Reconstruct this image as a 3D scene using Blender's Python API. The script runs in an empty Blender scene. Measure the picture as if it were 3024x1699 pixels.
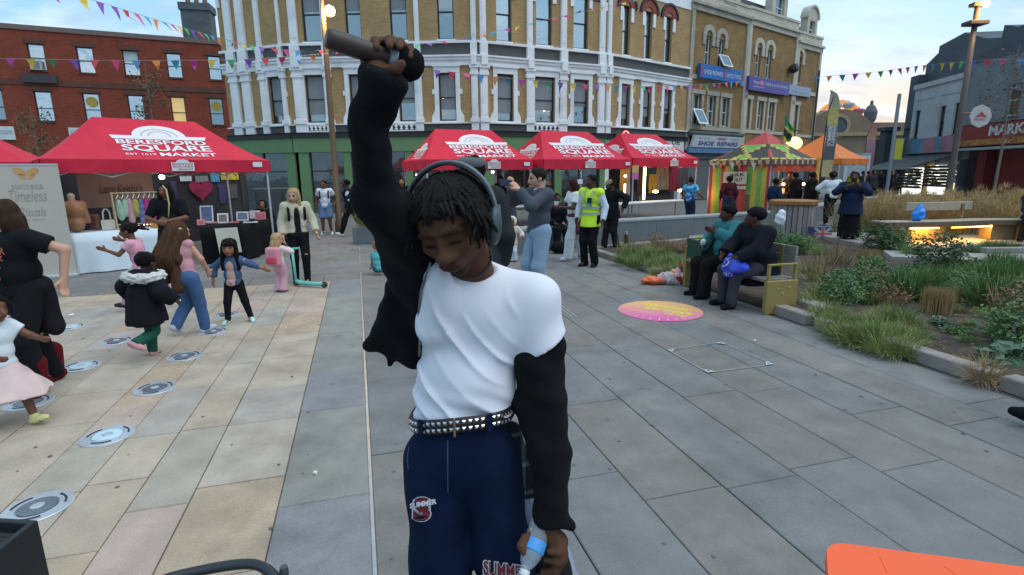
import bpy,bmesh,math,random
import numpy as np
from mathutils import Vector,Matrix
random.seed(11)
rng = np.random.default_rng(11)
S = bpy.context.scene
COL = S.collection
R = math.radians

# ------------------------------------------------------------------ camera
F = 1592.0; CH = 1.8
_p = R(12.05); _a = R(-0.6)
CAM = np.array([0,0,CH])
fw = np.array([0,math.cos(_p),-math.sin(_p)])
_r0 = np.array([1.0,0,0]); _u0 = np.array([0,math.sin(_p),math.cos(_p)])
rt = math.cos(_a)*_r0+math.sin(_a)*_u0
up = -math.sin(_a)*_r0+math.cos(_a)*_u0
cd = bpy.data.cameras.new('camera'); cam = bpy.data.objects.new('camera',cd); COL.objects.link(cam)
cd.sensor_width = 36; cd.lens = F/3024*36; cd.clip_start = 0.05; cd.clip_end = 3000
cam.matrix_world = Matrix(((rt[0],up[0],-fw[0],0),(rt[1],up[1],-fw[1],0),(rt[2],up[2],-fw[2],CH),(0,0,0,1)))
S.camera = cam

# ------------------------------------------------------------------ light and sky
SUN_EL,SUN_AZ = R(9),R(29)
S.view_settings.view_transform = 'Standard'; S.view_settings.look = 'None'
S.view_settings.gamma = 1; S.view_settings.use_curve_mapping = False
S.view_settings.exposure = 0.45
W = bpy.data.worlds.new('World'); S.world = W; W.use_nodes = True
def build_sky():
    nt = W.node_tree; N = nt.nodes; L = nt.links; N.clear()
    out = N.new('ShaderNodeOutputWorld'); bg = N.new('ShaderNodeBackground'); bg.inputs[1].default_value = 0.12
    sky = N.new('ShaderNodeTexSky'); sky.sky_type = 'NISHITA'; sky.sun_disc = False
    sky.sun_elevation = SUN_EL; sky.sun_rotation = SUN_AZ; sky.air_density = 1.0; sky.dust_density = 1.2; sky.ozone_density = 2.0
    tc = N.new('ShaderNodeTexCoord')
    # project the view direction on a cloud ceiling: (x, y) / (z + c)
    sp = N.new('ShaderNodeSeparateXYZ'); L.new(tc.outputs['Generated'],sp.inputs[0])
    def math_(op,a,b):
        m = N.new('ShaderNodeMath'); m.operation = op
        for i,q in enumerate((a,b)):
            if isinstance(q,(int,float)):m.inputs[i].default_value = q
            else:L.new(q,m.inputs[i])
        return m.outputs[0]
    zc = math_('MAXIMUM',sp.outputs[2],0.0)
    den = math_('ADD',zc,0.16)
    cx = math_('DIVIDE',sp.outputs[0],den); cy = math_('DIVIDE',sp.outputs[1],den)
    cb = N.new('ShaderNodeCombineXYZ'); L.new(cx,cb.inputs[0]); L.new(cy,cb.inputs[1])
    n1 = N.new('ShaderNodeTexNoise'); n1.inputs['Scale'].default_value = 1.5; n1.inputs['Detail'].default_value = 9
    n1.inputs['Roughness'].default_value = .58; n1.inputs['Distortion'].default_value = .35
    mp = N.new('ShaderNodeMapping'); mp.inputs['Location'].default_value = (3.1,1.7,0); mp.inputs['Scale'].default_value = (.75,1.35,1)
    L.new(cb.outputs[0],mp.inputs[0]); L.new(mp.outputs[0],n1.inputs['Vector'])
    r1 = N.new('ShaderNodeValToRGB'); r1.color_ramp.elements[0].position = .43; r1.color_ramp.elements[1].position = .66
    L.new(n1.outputs[0],r1.inputs[0])
    n2 = N.new('ShaderNodeTexNoise'); n2.inputs['Scale'].default_value = 3.1; n2.inputs['Detail'].default_value = 6
    L.new(mp.outputs[0],n2.inputs['Vector'])
    r2 = N.new('ShaderNodeValToRGB')
    r2.color_ramp.elements[0].position = .35; r2.color_ramp.elements[0].color = (3.0,3.5,4.8,1)
    r2.color_ramp.elements[1].position = .62; r2.color_ramp.elements[1].color = (6.6,7.1,7.6,1)
    L.new(n2.outputs[0],r2.inputs[0])
    # thin high veil that lifts the blue dusk sky to a pale cyan
    v = N.new('ShaderNodeMix'); v.data_type = 'RGBA'; v.inputs[0].default_value = .93
    L.new(sky.outputs[0],v.inputs[6]); v.inputs[7].default_value = (2.7,4.75,6.4,1)
    # warm band low over the horizon around the set sun
    az = N.new('ShaderNodeVectorMath'); az.operation = 'DOT_PRODUCT'
    L.new(tc.outputs['Generated'],az.inputs[0]); az.inputs[1].default_value = (math.sin(SUN_AZ),math.cos(SUN_AZ),0)
    g1 = N.new('ShaderNodeMapRange'); g1.inputs[1].default_value = .80; g1.inputs[2].default_value = 1.0
    L.new(az.outputs['Value'],g1.inputs[0])
    g2 = N.new('ShaderNodeMapRange'); g2.inputs[1].default_value = .17; g2.inputs[2].default_value = .07
    L.new(sp.outputs[2],g2.inputs[0])
    gm = math_('MULTIPLY',g1.outputs[0],g2.outputs[0]); gm = math_('MULTIPLY',gm,.95)
    wv = N.new('ShaderNodeMix'); wv.data_type = 'RGBA'
    L.new(gm,wv.inputs[0]); L.new(v.outputs[2],wv.inputs[6]); wv.inputs[7].default_value = (6.6,4.9,3.3,1)
    cl = N.new('ShaderNodeMix'); cl.data_type = 'RGBA'
    cm = math_('MULTIPLY',r1.outputs[0],.72)
    L.new(cm,cl.inputs[0]); L.new(wv.outputs[2],cl.inputs[6]); L.new(r2.outputs[0],cl.inputs[7])
    L.new(cl.outputs[2],bg.inputs[0]); L.new(bg.outputs[0],out.inputs[0])
build_sky()
sl = bpy.data.lights.new('overhead_fill','SUN'); sl.energy = 1.4; sl.angle = R(60); sl.color = (1,.95,.90)  # added wide fill lamp standing for bright cloud overhead, not the low sun
so = bpy.data.objects.new('overhead_fill',sl); COL.objects.link(so)
so.rotation_euler = (R(28),0,R(70))

# ------------------------------------------------------------------ measuring: picture points to places
def ray(x,y):return fw+(x-1512)/F*rt-(y-849.5)/F*up
def G(x,y,z=0.0):
    d = ray(x,y); return CAM+d*((z-CH)/d[2])
def D(x,y,Y):
    d = ray(x,y); return CAM+d*(Y/d[1])
def proj(P):
    v = np.asarray(P,float)-CAM; d = v@fw
    return 1512+F*(v@rt)/d,849.5-F*(v@up)/d
def Zat(b,y):
    lo,hi = -1.0,14.0
    for _ in range(50):
        m = (lo+hi)/2
        v = np.array([b[0],b[1],m])-CAM
        if v@fw>.05 and proj((b[0],b[1],m))[1]>y:lo = m
        else:hi = m
    return lo
# ------------------------------------------------------------------ materials
_mats = {}
def lin(c):return tuple((x/12.92 if x<=.04045 else ((x+.055)/1.055)**2.4) for x in c)
def hexc(h):return lin(tuple(int(h[i:i+2],16)/255 for i in (0,2,4)))
def M(name,col,rough=.75,var=.16,scale=6.0,bump=0.0,bscale=60.0,metal=0.0,emit=0.0,spec=.4,rnd=0.0,stretch=None,attr=None,stain=0.0,sheen=0.0,grain=0.0):
    if name in _mats:return _mats[name]
    if isinstance(col,str):col = hexc(col)
    m = bpy.data.materials.new(name); m.use_nodes = True; _mats[name] = m
    nt = m.node_tree; N = nt.nodes; L = nt.links; b = N['Principled BSDF']
    b.inputs['Roughness'].default_value = rough; b.inputs['Metallic'].default_value = metal; b.inputs['Specular IOR Level'].default_value = spec
    if sheen:b.inputs['Sheen Weight'].default_value = sheen
    tc = N.new('ShaderNodeTexCoord'); vec = tc.outputs['Object']
    if stretch:
        mp = N.new('ShaderNodeMapping'); mp.inputs['Scale'].default_value = stretch; L.new(vec,mp.inputs[0]); vec = mp.outputs[0]
    if attr:
        a = N.new('ShaderNodeAttribute'); a.attribute_name = attr; src = a.outputs['Color']
    else:
        q = N.new('ShaderNodeRGB'); q.outputs[0].default_value = (*col,1); src = q.outputs[0]
    if var or rnd or stain:
        h = N.new('ShaderNodeHueSaturation'); L.new(src,h.inputs['Color'])
        val = None
        if var:
            n = N.new('ShaderNodeTexNoise'); n.inputs['Scale'].default_value = scale; n.inputs['Detail'].default_value = 7; n.inputs['Roughness'].default_value = .62
            L.new(vec,n.inputs['Vector'])
            r = N.new('ShaderNodeMapRange'); r.inputs[1].default_value = .25; r.inputs[2].default_value = .75; r.inputs[3].default_value = 1-var; r.inputs[4].default_value = 1+var
            L.new(n.outputs[0],r.inputs[0]); val = r.outputs[0]
        if rnd:
            o = N.new('ShaderNodeObjectInfo'); r = N.new('ShaderNodeMapRange'); r.inputs[3].default_value = 1-rnd; r.inputs[4].default_value = 1+rnd
            L.new(o.outputs['Random'],r.inputs[0])
            if val is None:val = r.outputs[0]
            else:
                mm = N.new('ShaderNodeMath'); mm.operation = 'MULTIPLY'; L.new(val,mm.inputs[0]); L.new(r.outputs[0],mm.inputs[1]); val = mm.outputs[0]
        if stain:
            n = N.new('ShaderNodeTexNoise'); n.inputs['Scale'].default_value = scale*.33; n.inputs['Detail'].default_value = 9; n.inputs['Roughness'].default_value = .7
            L.new(vec,n.inputs['Vector'])
            r = N.new('ShaderNodeMapRange'); r.inputs[1].default_value = .52; r.inputs[2].default_value = .68; r.inputs[3].default_value = 1; r.inputs[4].default_value = 1-stain
            L.new(n.outputs[0],r.inputs[0])
            mm = N.new('ShaderNodeMath'); mm.operation = 'MULTIPLY'; L.new(r.outputs[0],mm.inputs[1])
            if val is None:mm.inputs[0].default_value = 1
            else:L.new(val,mm.inputs[0])
            val = mm.outputs[0]
        L.new(val,h.inputs['Value']); src = h.outputs[0]
    if grain:
        n = N.new('ShaderNodeTexNoise'); n.inputs['Scale'].default_value = 150; n.inputs['Detail'].default_value = 3; L.new(vec,n.inputs['Vector'])
        n2 = N.new('ShaderNodeTexNoise'); n2.inputs['Scale'].default_value = .75; n2.inputs['Detail'].default_value = 8; n2.inputs['Roughness'].default_value = .68; L.new(vec,n2.inputs['Vector'])
        k = N.new('ShaderNodeMath'); k.operation = 'MULTIPLY'
        for i,(q,a0,a1) in enumerate(((n,1-grain,1+grain),(n2,1+.9*grain,1-1.1*grain))):
            r = N.new('ShaderNodeMapRange'); r.inputs[1].default_value = .3; r.inputs[2].default_value = .7; r.inputs[3].default_value = a0; r.inputs[4].default_value = a1; L.new(q.outputs[0],r.inputs[0]); L.new(r.outputs[0],k.inputs[i])
        h2 = N.new('ShaderNodeHueSaturation'); L.new(src,h2.inputs['Color']); L.new(k.outputs[0],h2.inputs['Value']); src = h2.outputs[0]
    L.new(src,b.inputs['Base Color'])
    if emit:
        L.new(src,b.inputs['Emission Color']); b.inputs['Emission Strength'].default_value = emit
    if bump:
        n = N.new('ShaderNodeTexNoise'); n.inputs['Scale'].default_value = bscale; n.inputs['Detail'].default_value = 5; L.new(vec,n.inputs['Vector'])
        bp = N.new('ShaderNodeBump'); bp.inputs['Strength'].default_value = bump; bp.inputs['Distance'].default_value = .01
        L.new(n.outputs[0],bp.inputs['Height']); L.new(bp.outputs[0],b.inputs['Normal'])
    return m
def glass(name,tint=(.02,.025,.03),gloss=.35,rough=.04,gcol=(.85,.92,.95)):
    if name in _mats:return _mats[name]
    m = bpy.data.materials.new(name); m.use_nodes = True; _mats[name] = m
    nt = m.node_tree; N = nt.nodes; L = nt.links; b = N['Principled BSDF']; out = N['Material Output']
    b.inputs['Base Color'].default_value = (*tint,1); b.inputs['Roughness'].default_value = .2
    g = N.new('ShaderNodeBsdfGlossy'); g.inputs['Roughness'].default_value = rough; g.inputs['Color'].default_value = (*gcol,1)
    x = N.new('ShaderNodeMixShader'); x.inputs[0].default_value = gloss
    tc = N.new('ShaderNodeTexCoord'); n = N.new('ShaderNodeTexNoise'); n.inputs['Scale'].default_value = 1.7; L.new(tc.outputs['Object'],n.inputs['Vector'])
    bp = N.new('ShaderNodeBump'); bp.inputs['Strength'].default_value = .12; bp.inputs['Distance'].default_value = .05
    L.new(n.outputs[0],bp.inputs['Height']); L.new(bp.outputs[0],g.inputs['Normal'])
    L.new(b.outputs[0],x.inputs[1]); L.new(g.outputs[0],x.inputs[2]); L.new(x.outputs[0],out.inputs[0])
    return m
def clear(name,col=(.9,.95,1),a=.35):
    if name in _mats:return _mats[name]
    m = bpy.data.materials.new(name); m.use_nodes = True; _mats[name] = m
    b = m.node_tree.nodes['Principled BSDF']; b.inputs['Base Color'].default_value = (*col,1); b.inputs['Roughness'].default_value = .08
    b.inputs['Alpha'].default_value = a; b.inputs['Specular IOR Level'].default_value = .8
    return m
def brickmat(name,c1,c2,mortar,bw=.22,bh=.075,stain=.35):
    if name in _mats:return _mats[name]
    m = M(name,(.3,.2,.1),.9,var=0); nt = m.node_tree; N = nt.nodes; L = nt.links; b = N['Principled BSDF']
    a = N.new('ShaderNodeAttribute'); a.attribute_name = 'fuv'
    t = N.new('ShaderNodeTexBrick'); t.inputs['Scale'].default_value = 1; t.inputs['Brick Width'].default_value = bw; t.inputs['Row Height'].default_value = bh
    t.inputs['Mortar Size'].default_value = .006; t.inputs['Mortar Smooth'].default_value = .3; t.inputs['Bias'].default_value = 0
    for i,c in zip((1,2,3),(c1,c2,mortar)):t.inputs[i].default_value = (*hexc(c),1)
    L.new(a.outputs['Vector'],t.inputs[0])
    n = N.new('ShaderNodeTexNoise'); n.inputs['Scale'].default_value = .9; n.inputs['Detail'].default_value = 10; n.inputs['Roughness'].default_value = .7
    L.new(a.outputs['Vector'],n.inputs['Vector'])
    r = N.new('ShaderNodeMapRange'); r.inputs[1].default_value = .35; r.inputs[2].default_value = .7; r.inputs[3].default_value = 1.08; r.inputs[4].default_value = 1-stain
    L.new(n.outputs[0],r.inputs[0])
    h = N.new('ShaderNodeHueSaturation'); L.new(t.outputs[0],h.inputs['Color']); L.new(r.outputs[0],h.inputs['Value'])
    L.new(h.outputs[0],b.inputs['Base Color'])
    bp = N.new('ShaderNodeBump'); bp.inputs['Strength'].default_value = .6; bp.inputs['Distance'].default_value = .01; bp.invert = True
    L.new(t.outputs['Fac'],bp.inputs['Height']); L.new(bp.outputs[0],b.inputs['Normal'])
    return m
def cloth(col,rough=.9,var=.13,scale=9,bump=.25):
    return M('cloth_'+(col if isinstance(col,str) else '%.3f_%.3f_%.3f'%col),col,rough,var=var,scale=scale,bump=bump,bscale=130,spec=.2)
def emis(name,col,s):
    if name in _mats:return _mats[name]
    m = M(name,col,.6,var=0,emit=s); return m

# ------------------------------------------------------------------ objects
WL = {}
def thing(name,label,cat,loc=(0,0,0),group=None):
    o = bpy.data.objects.new(name,None); COL.objects.link(o); o.location = Vector(loc); o.empty_display_size = .1
    WL[o] = np.array(loc,float); o['label'] = label; o['category'] = cat
    if group:o['group'] = group
    return o
def tag(o,label=None,cat=None,group=None,kind=None):
    for k,v in (('label',label),('category',cat),('group',group),('kind',kind)):
        if v:o[k] = v
    return o
def link(name,V,Fc,mats,parent=None,smooth=False,mi=None,fuv=None,col=None,loc=None):
    V = np.asarray(V,float)
    if parent is not None:org = WL[parent]
    elif loc is not None:org = np.array(loc,float)
    else:org = np.array([*V[:,:2].mean(0),V[:,2].min()])
    me = bpy.data.meshes.new(name)
    me.from_pydata((V-org).tolist(),[],Fc if isinstance(Fc,list) else Fc.tolist())
    for m in (mats if isinstance(mats,(list,tuple)) else [mats]):me.materials.append(m)
    if mi is not None:me.polygons.foreach_set('material_index',np.asarray(mi,np.int32))
    if smooth:me.polygons.foreach_set('use_smooth',np.ones(len(me.polygons),bool))
    if fuv is not None:
        a = me.attributes.new('fuv','FLOAT_VECTOR','CORNER'); a.data.foreach_set('vector',np.asarray(fuv,np.float32).ravel())
    if col is not None:
        a = me.color_attributes.new('tone','FLOAT_COLOR','POINT'); a.data.foreach_set('color',np.hstack([col,np.ones((len(col),1))]).astype(np.float32).ravel())
    me.update()
    o = bpy.data.objects.new(name,me); COL.objects.link(o)
    if parent is not None:
        o.parent = parent; WL[o] = org
    else:
        o.location = Vector(org); WL[o] = org
    return o
def copy_thing(o,loc=None,rotz=None,label=None,parent=None):
    c = o.copy(); COL.objects.link(c)
    if parent is not None:c.parent = parent
    for ch in list(o.children):copy_thing(ch,parent=c)
    if loc is not None:c.location = Vector(loc)
    if rotz is not None:c.rotation_euler[2] = rotz
    if label:c['label'] = label
    return c

class MB:
    """collects shapes for ONE mesh"""
    def __init__(s,mat=None):s.V = []; s.F = []; s.I = []; s.U = []; s.m = mat; s.mi = 0
    def add(s,V,Fc,uv=None):
        o = len(s.V)
        V = np.asarray(V,float); L = V
        if s.m is not None:V = V@s.m[:3,:3].T+s.m[:3,3]
        s.V.extend(V.tolist())
        for f in Fc:
            s.F.append([i+o for i in f]); s.I.append(s.mi)
            # wall coordinates: along, up (top faces use along, depth)
            P = L[list(f)]
            if np.ptp(P[:,2])<1e-6:s.U.extend(np.c_[P[:,0],P[:,1],P[:,2]*0].tolist())
            elif np.ptp(P[:,0])<1e-6:s.U.extend(np.c_[P[:,1],P[:,2],P[:,0]*0].tolist())
            else:s.U.extend(np.c_[P[:,0],P[:,2],P[:,1]*0].tolist())
    def box(s,x0,x1,y0,y1,z0,z1,bev=0.0):
        if bev:
            b = bev
            V = []
            for z,i in ((z0,b),(z0+b,0),(z1-b,0),(z1,b)):
                V+=[(x0+i,y0+i,z),(x1-i,y0+i,z),(x1-i,y1-i,z),(x0+i,y1-i,z)]
            Fc = [(3,2,1,0),(12,13,14,15)]
            for k in range(3):
                for j in range(4):a = 4*k+j; c = 4*k+(j+1)%4; Fc.append((a,c,c+4,a+4))
            return s.add(V,Fc)
        V = [(x0,y0,z0),(x1,y0,z0),(x1,y1,z0),(x0,y1,z0),(x0,y0,z1),(x1,y0,z1),(x1,y1,z1),(x0,y1,z1)]
        s.add(V,[(3,2,1,0),(4,5,6,7),(0,1,5,4),(1,2,6,5),(2,3,7,6),(3,0,4,7)])
    def cbox(s,c,sx,sy,sz,bev=0.0):s.box(c[0]-sx/2,c[0]+sx/2,c[1]-sy/2,c[1]+sy/2,c[2]-sz/2,c[2]+sz/2,bev)
    def tube(s,P,r,n=8,cap=True):
        P = [np.array(p,float) for p in P]; rs = r if isinstance(r,(list,tuple)) else [r]*len(P)
        V = []; Fc = []; ref = None
        for i,p in enumerate(P):
            t = P[min(i+1,len(P)-1)]-P[max(i-1,0)]; t = t/(np.linalg.norm(t)+1e-9)
            if ref is None:ref = np.cross(t,(0,0,1.) if abs(t[2])<.9 else (1.,0,0))
            a = ref-(ref@t)*t; a/=np.linalg.norm(a)+1e-9; b = np.cross(t,a); ref = a
            for k in range(n):
                w = 2*math.pi*k/n; V.append(p+rs[i]*(math.cos(w)*a+math.sin(w)*b))
        for i in range(len(P)-1):
            for k in range(n):a = i*n+k; b = i*n+(k+1)%n; Fc.append((a,b,b+n,a+n))
        if cap:Fc.append(tuple(range(n))[::-1]); Fc.append(tuple(range((len(P)-1)*n,len(P)*n)))
        s.add(V,Fc)
    def lathe(s,c,prof,n=20,axis=None):
        """prof: (radius, height) pairs; axis a unit vector (default up)"""
        c = np.array(c,float); ax = np.array([0,0,1.]) if axis is None else np.array(axis,float)/np.linalg.norm(axis)
        ref = np.array([1.,0,0]) if abs(ax[0])<.9 else np.array([0,1.,0]); a = np.cross(ref,ax); a/=np.linalg.norm(a); b = np.cross(ax,a)
        V = []; Fc = []
        for r,h in prof:
            for k in range(n):w = 2*math.pi*k/n; V.append(c+ax*h+r*(math.cos(w)*a+math.sin(w)*b))
        for i in range(len(prof)-1):
            for k in range(n):p = i*n+k; q = i*n+(k+1)%n; Fc.append((p,q,q+n,p+n))
        Fc.append(tuple(range(n))[::-1]); Fc.append(tuple(range((len(prof)-1)*n,len(prof)*n)))
        s.add(V,Fc)
    def ball(s,c,r,n=12,m=8,sc=(1,1,1)):
        prof = [(max(r*math.sin(math.pi*i/m),1e-4),-r*math.cos(math.pi*i/m)) for i in range(m+1)]
        k = len(s.V); s.lathe((0,0,0),prof,n)
        for i in range(k,len(s.V)):
            v = s.V[i]; s.V[i] = [c[j]+v[j]*sc[j] for j in range(3)]
    def prism(s,pts,y0,y1):
        """pts: (x, z) outline, extruded from y0 to y1"""
        n = len(pts); V = [(x,y0,z) for x,z in pts]+[(x,y1,z) for x,z in pts]
        s.add(V,[tuple(range(n)),tuple(range(2*n-1,n-1,-1))]+[((i+1)%n,i,i+n,(i+1)%n+n) for i in range(n)])
    def slab(s,pts,z0,z1):
        n = len(pts); V = [(x,y,z0) for x,y in pts]+[(x,y,z1) for x,y in pts]
        s.add(V,[tuple(range(n))[::-1],tuple(range(n,2*n))]+[(i,(i+1)%n,(i+1)%n+n,i+n) for i in range(n)])
    def arch(s,cx,zc,r0,r1,y0,y1,a0=0,a1=180,n=14):
        V = []; Fc = []
        for i in range(n+1):
            w = R(a0+(a1-a0)*i/n); c_,s_ = math.cos(w),math.sin(w)
            V+=[(cx+r0*c_,y0,zc+r0*s_),(cx+r1*c_,y0,zc+r1*s_),(cx+r1*c_,y1,zc+r1*s_),(cx+r0*c_,y1,zc+r0*s_)]
        for i in range(n):
            for k in range(4):a = 4*i+k; b = 4*i+(k+1)%4; Fc.append((a,b,b+4,a+4))
        Fc+=[(3,2,1,0),(4*n,4*n+1,4*n+2,4*n+3)]; s.add(V,Fc)
    def grid(s,fn,nu,nv):
        V = [fn(i/nu,j/nv) for j in range(nv+1) for i in range(nu+1)]
        s.add(V,[(j*(nu+1)+i,j*(nu+1)+i+1,(j+1)*(nu+1)+i+1,(j+1)*(nu+1)+i) for j in range(nv) for i in range(nu)])
    def build(s,name,mats,parent=None,smooth=False,fuv=False,loc=None):
        return link(name,s.V,s.F,mats,parent,smooth,s.I,s.U if fuv else None,loc=loc)

def mat4(o,ex,ey,ez=(0,0,1)):
    m = np.eye(4); m[:3,0] = ex; m[:3,1] = ey; m[:3,2] = ez; m[:3,3] = o; return m
def rotz(o,a):c,s_ = math.cos(a),math.sin(a); return mat4(o,(c,s_,0),(-s_,c,0))

# ------------------------------------------------------------------ lettering: flat shapes, x in 0..1, y in 0..1
_txt = {}
def text2d(t,bold=.0,shear=0.0):
    k = (t,bold,shear)
    if k in _txt:return _txt[k]
    c = bpy.data.curves.new('lettering','FONT'); c.body = t; c.offset = bold; c.shear = shear; c.resolution_u = 3
    o = bpy.data.objects.new('lettering',c); COL.objects.link(o)
    bpy.context.view_layer.update()
    me = bpy.data.meshes.new_from_object(o.evaluated_get(bpy.context.evaluated_depsgraph_get()))
    V = np.array([v.co[:] for v in me.vertices]); Fc = [tuple(p.vertices) for p in me.polygons]
    bpy.data.objects.remove(o); bpy.data.curves.remove(c); bpy.data.meshes.remove(me)
    lo,hi = V.min(0),V.max(0)
    Q = np.c_[(V[:,0]-lo[0])/(hi[0]-lo[0]),(V[:,1]-lo[1])/max(hi[1]-lo[1],1e-6)]
    _txt[k] = (Q,Fc); return _txt[k]
def put_text(mb,t,x0,x1,y0,y1,fn,bold=.0,shear=0.0):
    """place lettering in the box x0..x1, y0..y1 of a surface given by fn(x, y) -> point"""
    Q,Fc = text2d(t,bold,shear)
    mb.add([fn(x0+(x1-x0)*q[0],y0+(y1-y0)*q[1]) for q in Q],Fc)

# ------------------------------------------------------------------ soft bodies: distance fields meshed with surface nets
def unit(v):v = np.asarray(v,float); return v/(np.linalg.norm(v)+1e-12)
def cap(a,b,ra,rb,cuts=()):return ('c',np.asarray(a,float),np.asarray(b,float),ra,rb,cuts)
def ell(c,r,m=None,cuts=()):return ('e',np.asarray(c,float),np.asarray(r,float),None if m is None else np.asarray(m,float),cuts)
def rbox(c,h,rd,m=None,cuts=()):return ('b',np.asarray(c,float),np.asarray(h,float),rd,None if m is None else np.asarray(m,float),cuts)
def pdist(pr,P):
    k = pr[0]
    if k=='c':
        a,b,ra,rb = pr[1:5]; ab = b-a; t = np.clip(((P-a)@ab)/(ab@ab+1e-12),0,1)
        d = np.sqrt(((P-a-t[:,None]*ab)**2).sum(1))-(ra+(rb-ra)*t)
    elif k=='e':
        q = P-pr[1]
        if pr[3] is not None:q = q@pr[3]
        k0 = np.sqrt(((q/pr[2])**2).sum(1)); k1 = np.sqrt(((q/pr[2]**2)**2).sum(1))
        d = k0*(k0-1)/(k1+1e-9)
        d = np.where(k0<1e-3,-pr[2].min(),d)
    else:
        q = P-pr[1]
        if pr[4] is not None:q = q@pr[4]
        q = np.abs(q)-pr[2]+pr[3]
        d = np.sqrt((np.maximum(q,0)**2).sum(1))+np.minimum(q.max(1),0)-pr[3]
    for c,n in pr[-1]:d = np.maximum(d,(P-c)@n)
    return d
class SD:
    def __init__(s,prims,k=.02,disp=None,sub=(),post=None):s.p = prims; s.k = k; s.disp = disp; s.sub = sub; s.post = post
    def raw(s,P,idx=None):
        ds = np.stack([pdist(s.p[i],P) for i in (idx if idx is not None else range(len(s.p)))])
        mn = ds.min(0); d = mn-s.k*np.log(np.exp(-(ds-mn)/s.k).sum(0))
        for q,kk in s.sub:
            e = -pdist(q,P); h = np.clip(.5+.5*(e-d)/kk,0,1); d = d*(1-h)+e*h+kk*h*(1-h)
        if s.disp is not None:d = d+s.disp(P)
        if s.post is not None:d = s.post(P,d)
        return d
    def bounds(s):
        lo,hi = [],[]
        for q in s.p:
            if q[0]=='c':r = max(q[3],q[4]); lo+=[q[1]-r,q[2]-r]; hi+=[q[1]+r,q[2]+r]
            else:r = np.linalg.norm(q[2]) if (q[3] if q[0]=='e' else q[4]) is not None else q[2]; lo.append(q[1]-r); hi.append(q[1]+r)
        return np.min(lo,0),np.max(hi,0)
def surfnet(sd,v,B=10):
    lo,hi = sd.bounds(); m = .02+2*v; lo = lo-m; hi = hi+m
    nb = np.maximum(np.ceil((hi-lo)/(v*B)).astype(int),1)
    g = np.stack(np.meshgrid(*[np.arange(n) for n in nb],indexing='ij'),-1).reshape(-1,3)
    cen = lo+(g+.5)*B*v; rad = B*v*.8661
    dall = np.stack([pdist((*q[:-1],()),cen) for q in sd.p]); dmin = dall.min(0)
    act = np.where(dmin<rad*1.25+2.5*sd.k+.02)[0]
    act = [i for i in act if dmin[i]>-rad*1.6-.12]
    N1 = B+1; lc = np.stack(np.meshgrid(*[np.arange(N1)]*3,indexing='ij'),-1).reshape(-1,3)
    NY,NZ = nb[1]*B+2,nb[2]*B+2
    gid = lambda c:((c[:,0]+1)*NY+c[:,1]+1)*(NZ+1)+c[:,2]+1
    Vs,Is,Qs = [],[],[]
    corners = np.array([(i,j,k) for i in (0,1) for j in (0,1) for k in (0,1)])
    edges = [(a,b) for a in range(8) for b in range(a+1,8) if np.abs(corners[a]-corners[b]).sum()==1]
    for bi in act:
        base = g[bi]*B; P = lo+(lc+base)*v
        idx = np.where(dall[:,bi]<dmin[bi]+2*rad+5*sd.k)[0]
        f = sd.raw(P,idx).reshape(N1,N1,N1); s_ = f<0
        if s_.all() or not s_.any():continue
        cs = np.stack([s_[i:i+B,j:j+B,k:k+B] for i,j,k in corners]); cnt = cs.sum(0)
        ii = np.argwhere((cnt>0)&(cnt<8))
        fv = np.stack([f[ii[:,0]+i,ii[:,1]+j,ii[:,2]+k] for i,j,k in corners])
        acc = np.zeros((len(ii),3)); w = np.zeros(len(ii))
        for a,b in edges:
            fa,fb = fv[a],fv[b]; x = (fa<0)!=(fb<0); t = np.where(x,fa/np.where(x,fa-fb,1),0)
            pt = corners[a]+t[:,None]*(corners[b]-corners[a]); acc+=np.where(x[:,None],pt,0); w+=x
        c = ii+base; Vs.append(lo+(c+acc/w[:,None])*v); Is.append(gid(c))
        for ax in range(3):
            sl0 = [slice(0,B)]*3; sl1 = [slice(0,B)]*3; sl1[ax] = slice(1,B+1)
            A,Bq = s_[tuple(sl0)],s_[tuple(sl1)]; e = np.argwhere(A!=Bq)
            if not len(e):continue
            o1,o2 = (ax+1)%3,(ax+2)%3; u_ = np.zeros(3,int); u_[o1] = 1; w_ = np.zeros(3,int); w_[o2] = 1
            ce = e+base; q = np.stack([gid(ce-u_-w_),gid(ce-w_),gid(ce),gid(ce-u_)],1)
            fl = ~A[e[:,0],e[:,1],e[:,2]]; q[fl] = q[fl][:,::-1]; Qs.append(q)
    if not Vs:return np.zeros((0,3)),np.zeros((0,4),int)
    V = np.concatenate(Vs); I = np.concatenate(Is); Q = np.concatenate(Qs)
    o = np.argsort(I); I = I[o]; V = V[o]; k = np.searchsorted(I,Q); k = np.clip(k,0,len(I)-1); ok = (I[k]==Q).all(1)
    return V,k[ok]
def waves(amp,freq,seed=0,n=5,st=(1,1,1)):
    r = np.random.default_rng(seed); K = r.normal(size=(n,3))*freq*np.array(st); ph = r.uniform(0,6.28,n)
    return lambda P:amp*np.sin(P@K.T+ph).sum(1)/math.sqrt(n)
def at_px(x,yf):g = G(x,yf); return (g[0],g[1],0)
def soft(name,prims,mat,v,k=.01,parent=None,disp=None,**kw):
    V,Q = surfnet(SD(prims,k=k,disp=disp),v)
    return link(name,V,Q,mat,parent,True,**kw)
def march(sd,x,y,t0,t1,n=160):
    d = ray(x,y); T = np.linspace(t0,t1,n); P = CAM+d*T[:,None]; f = sd.raw(P); k = int(np.argmax(f<0))
    if not (f<0).any() or k==0:return None
    a,b = f[k-1],f[k]; return CAM+d*(T[k-1]+(T[k]-T[k-1])*a/(a-b))
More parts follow.
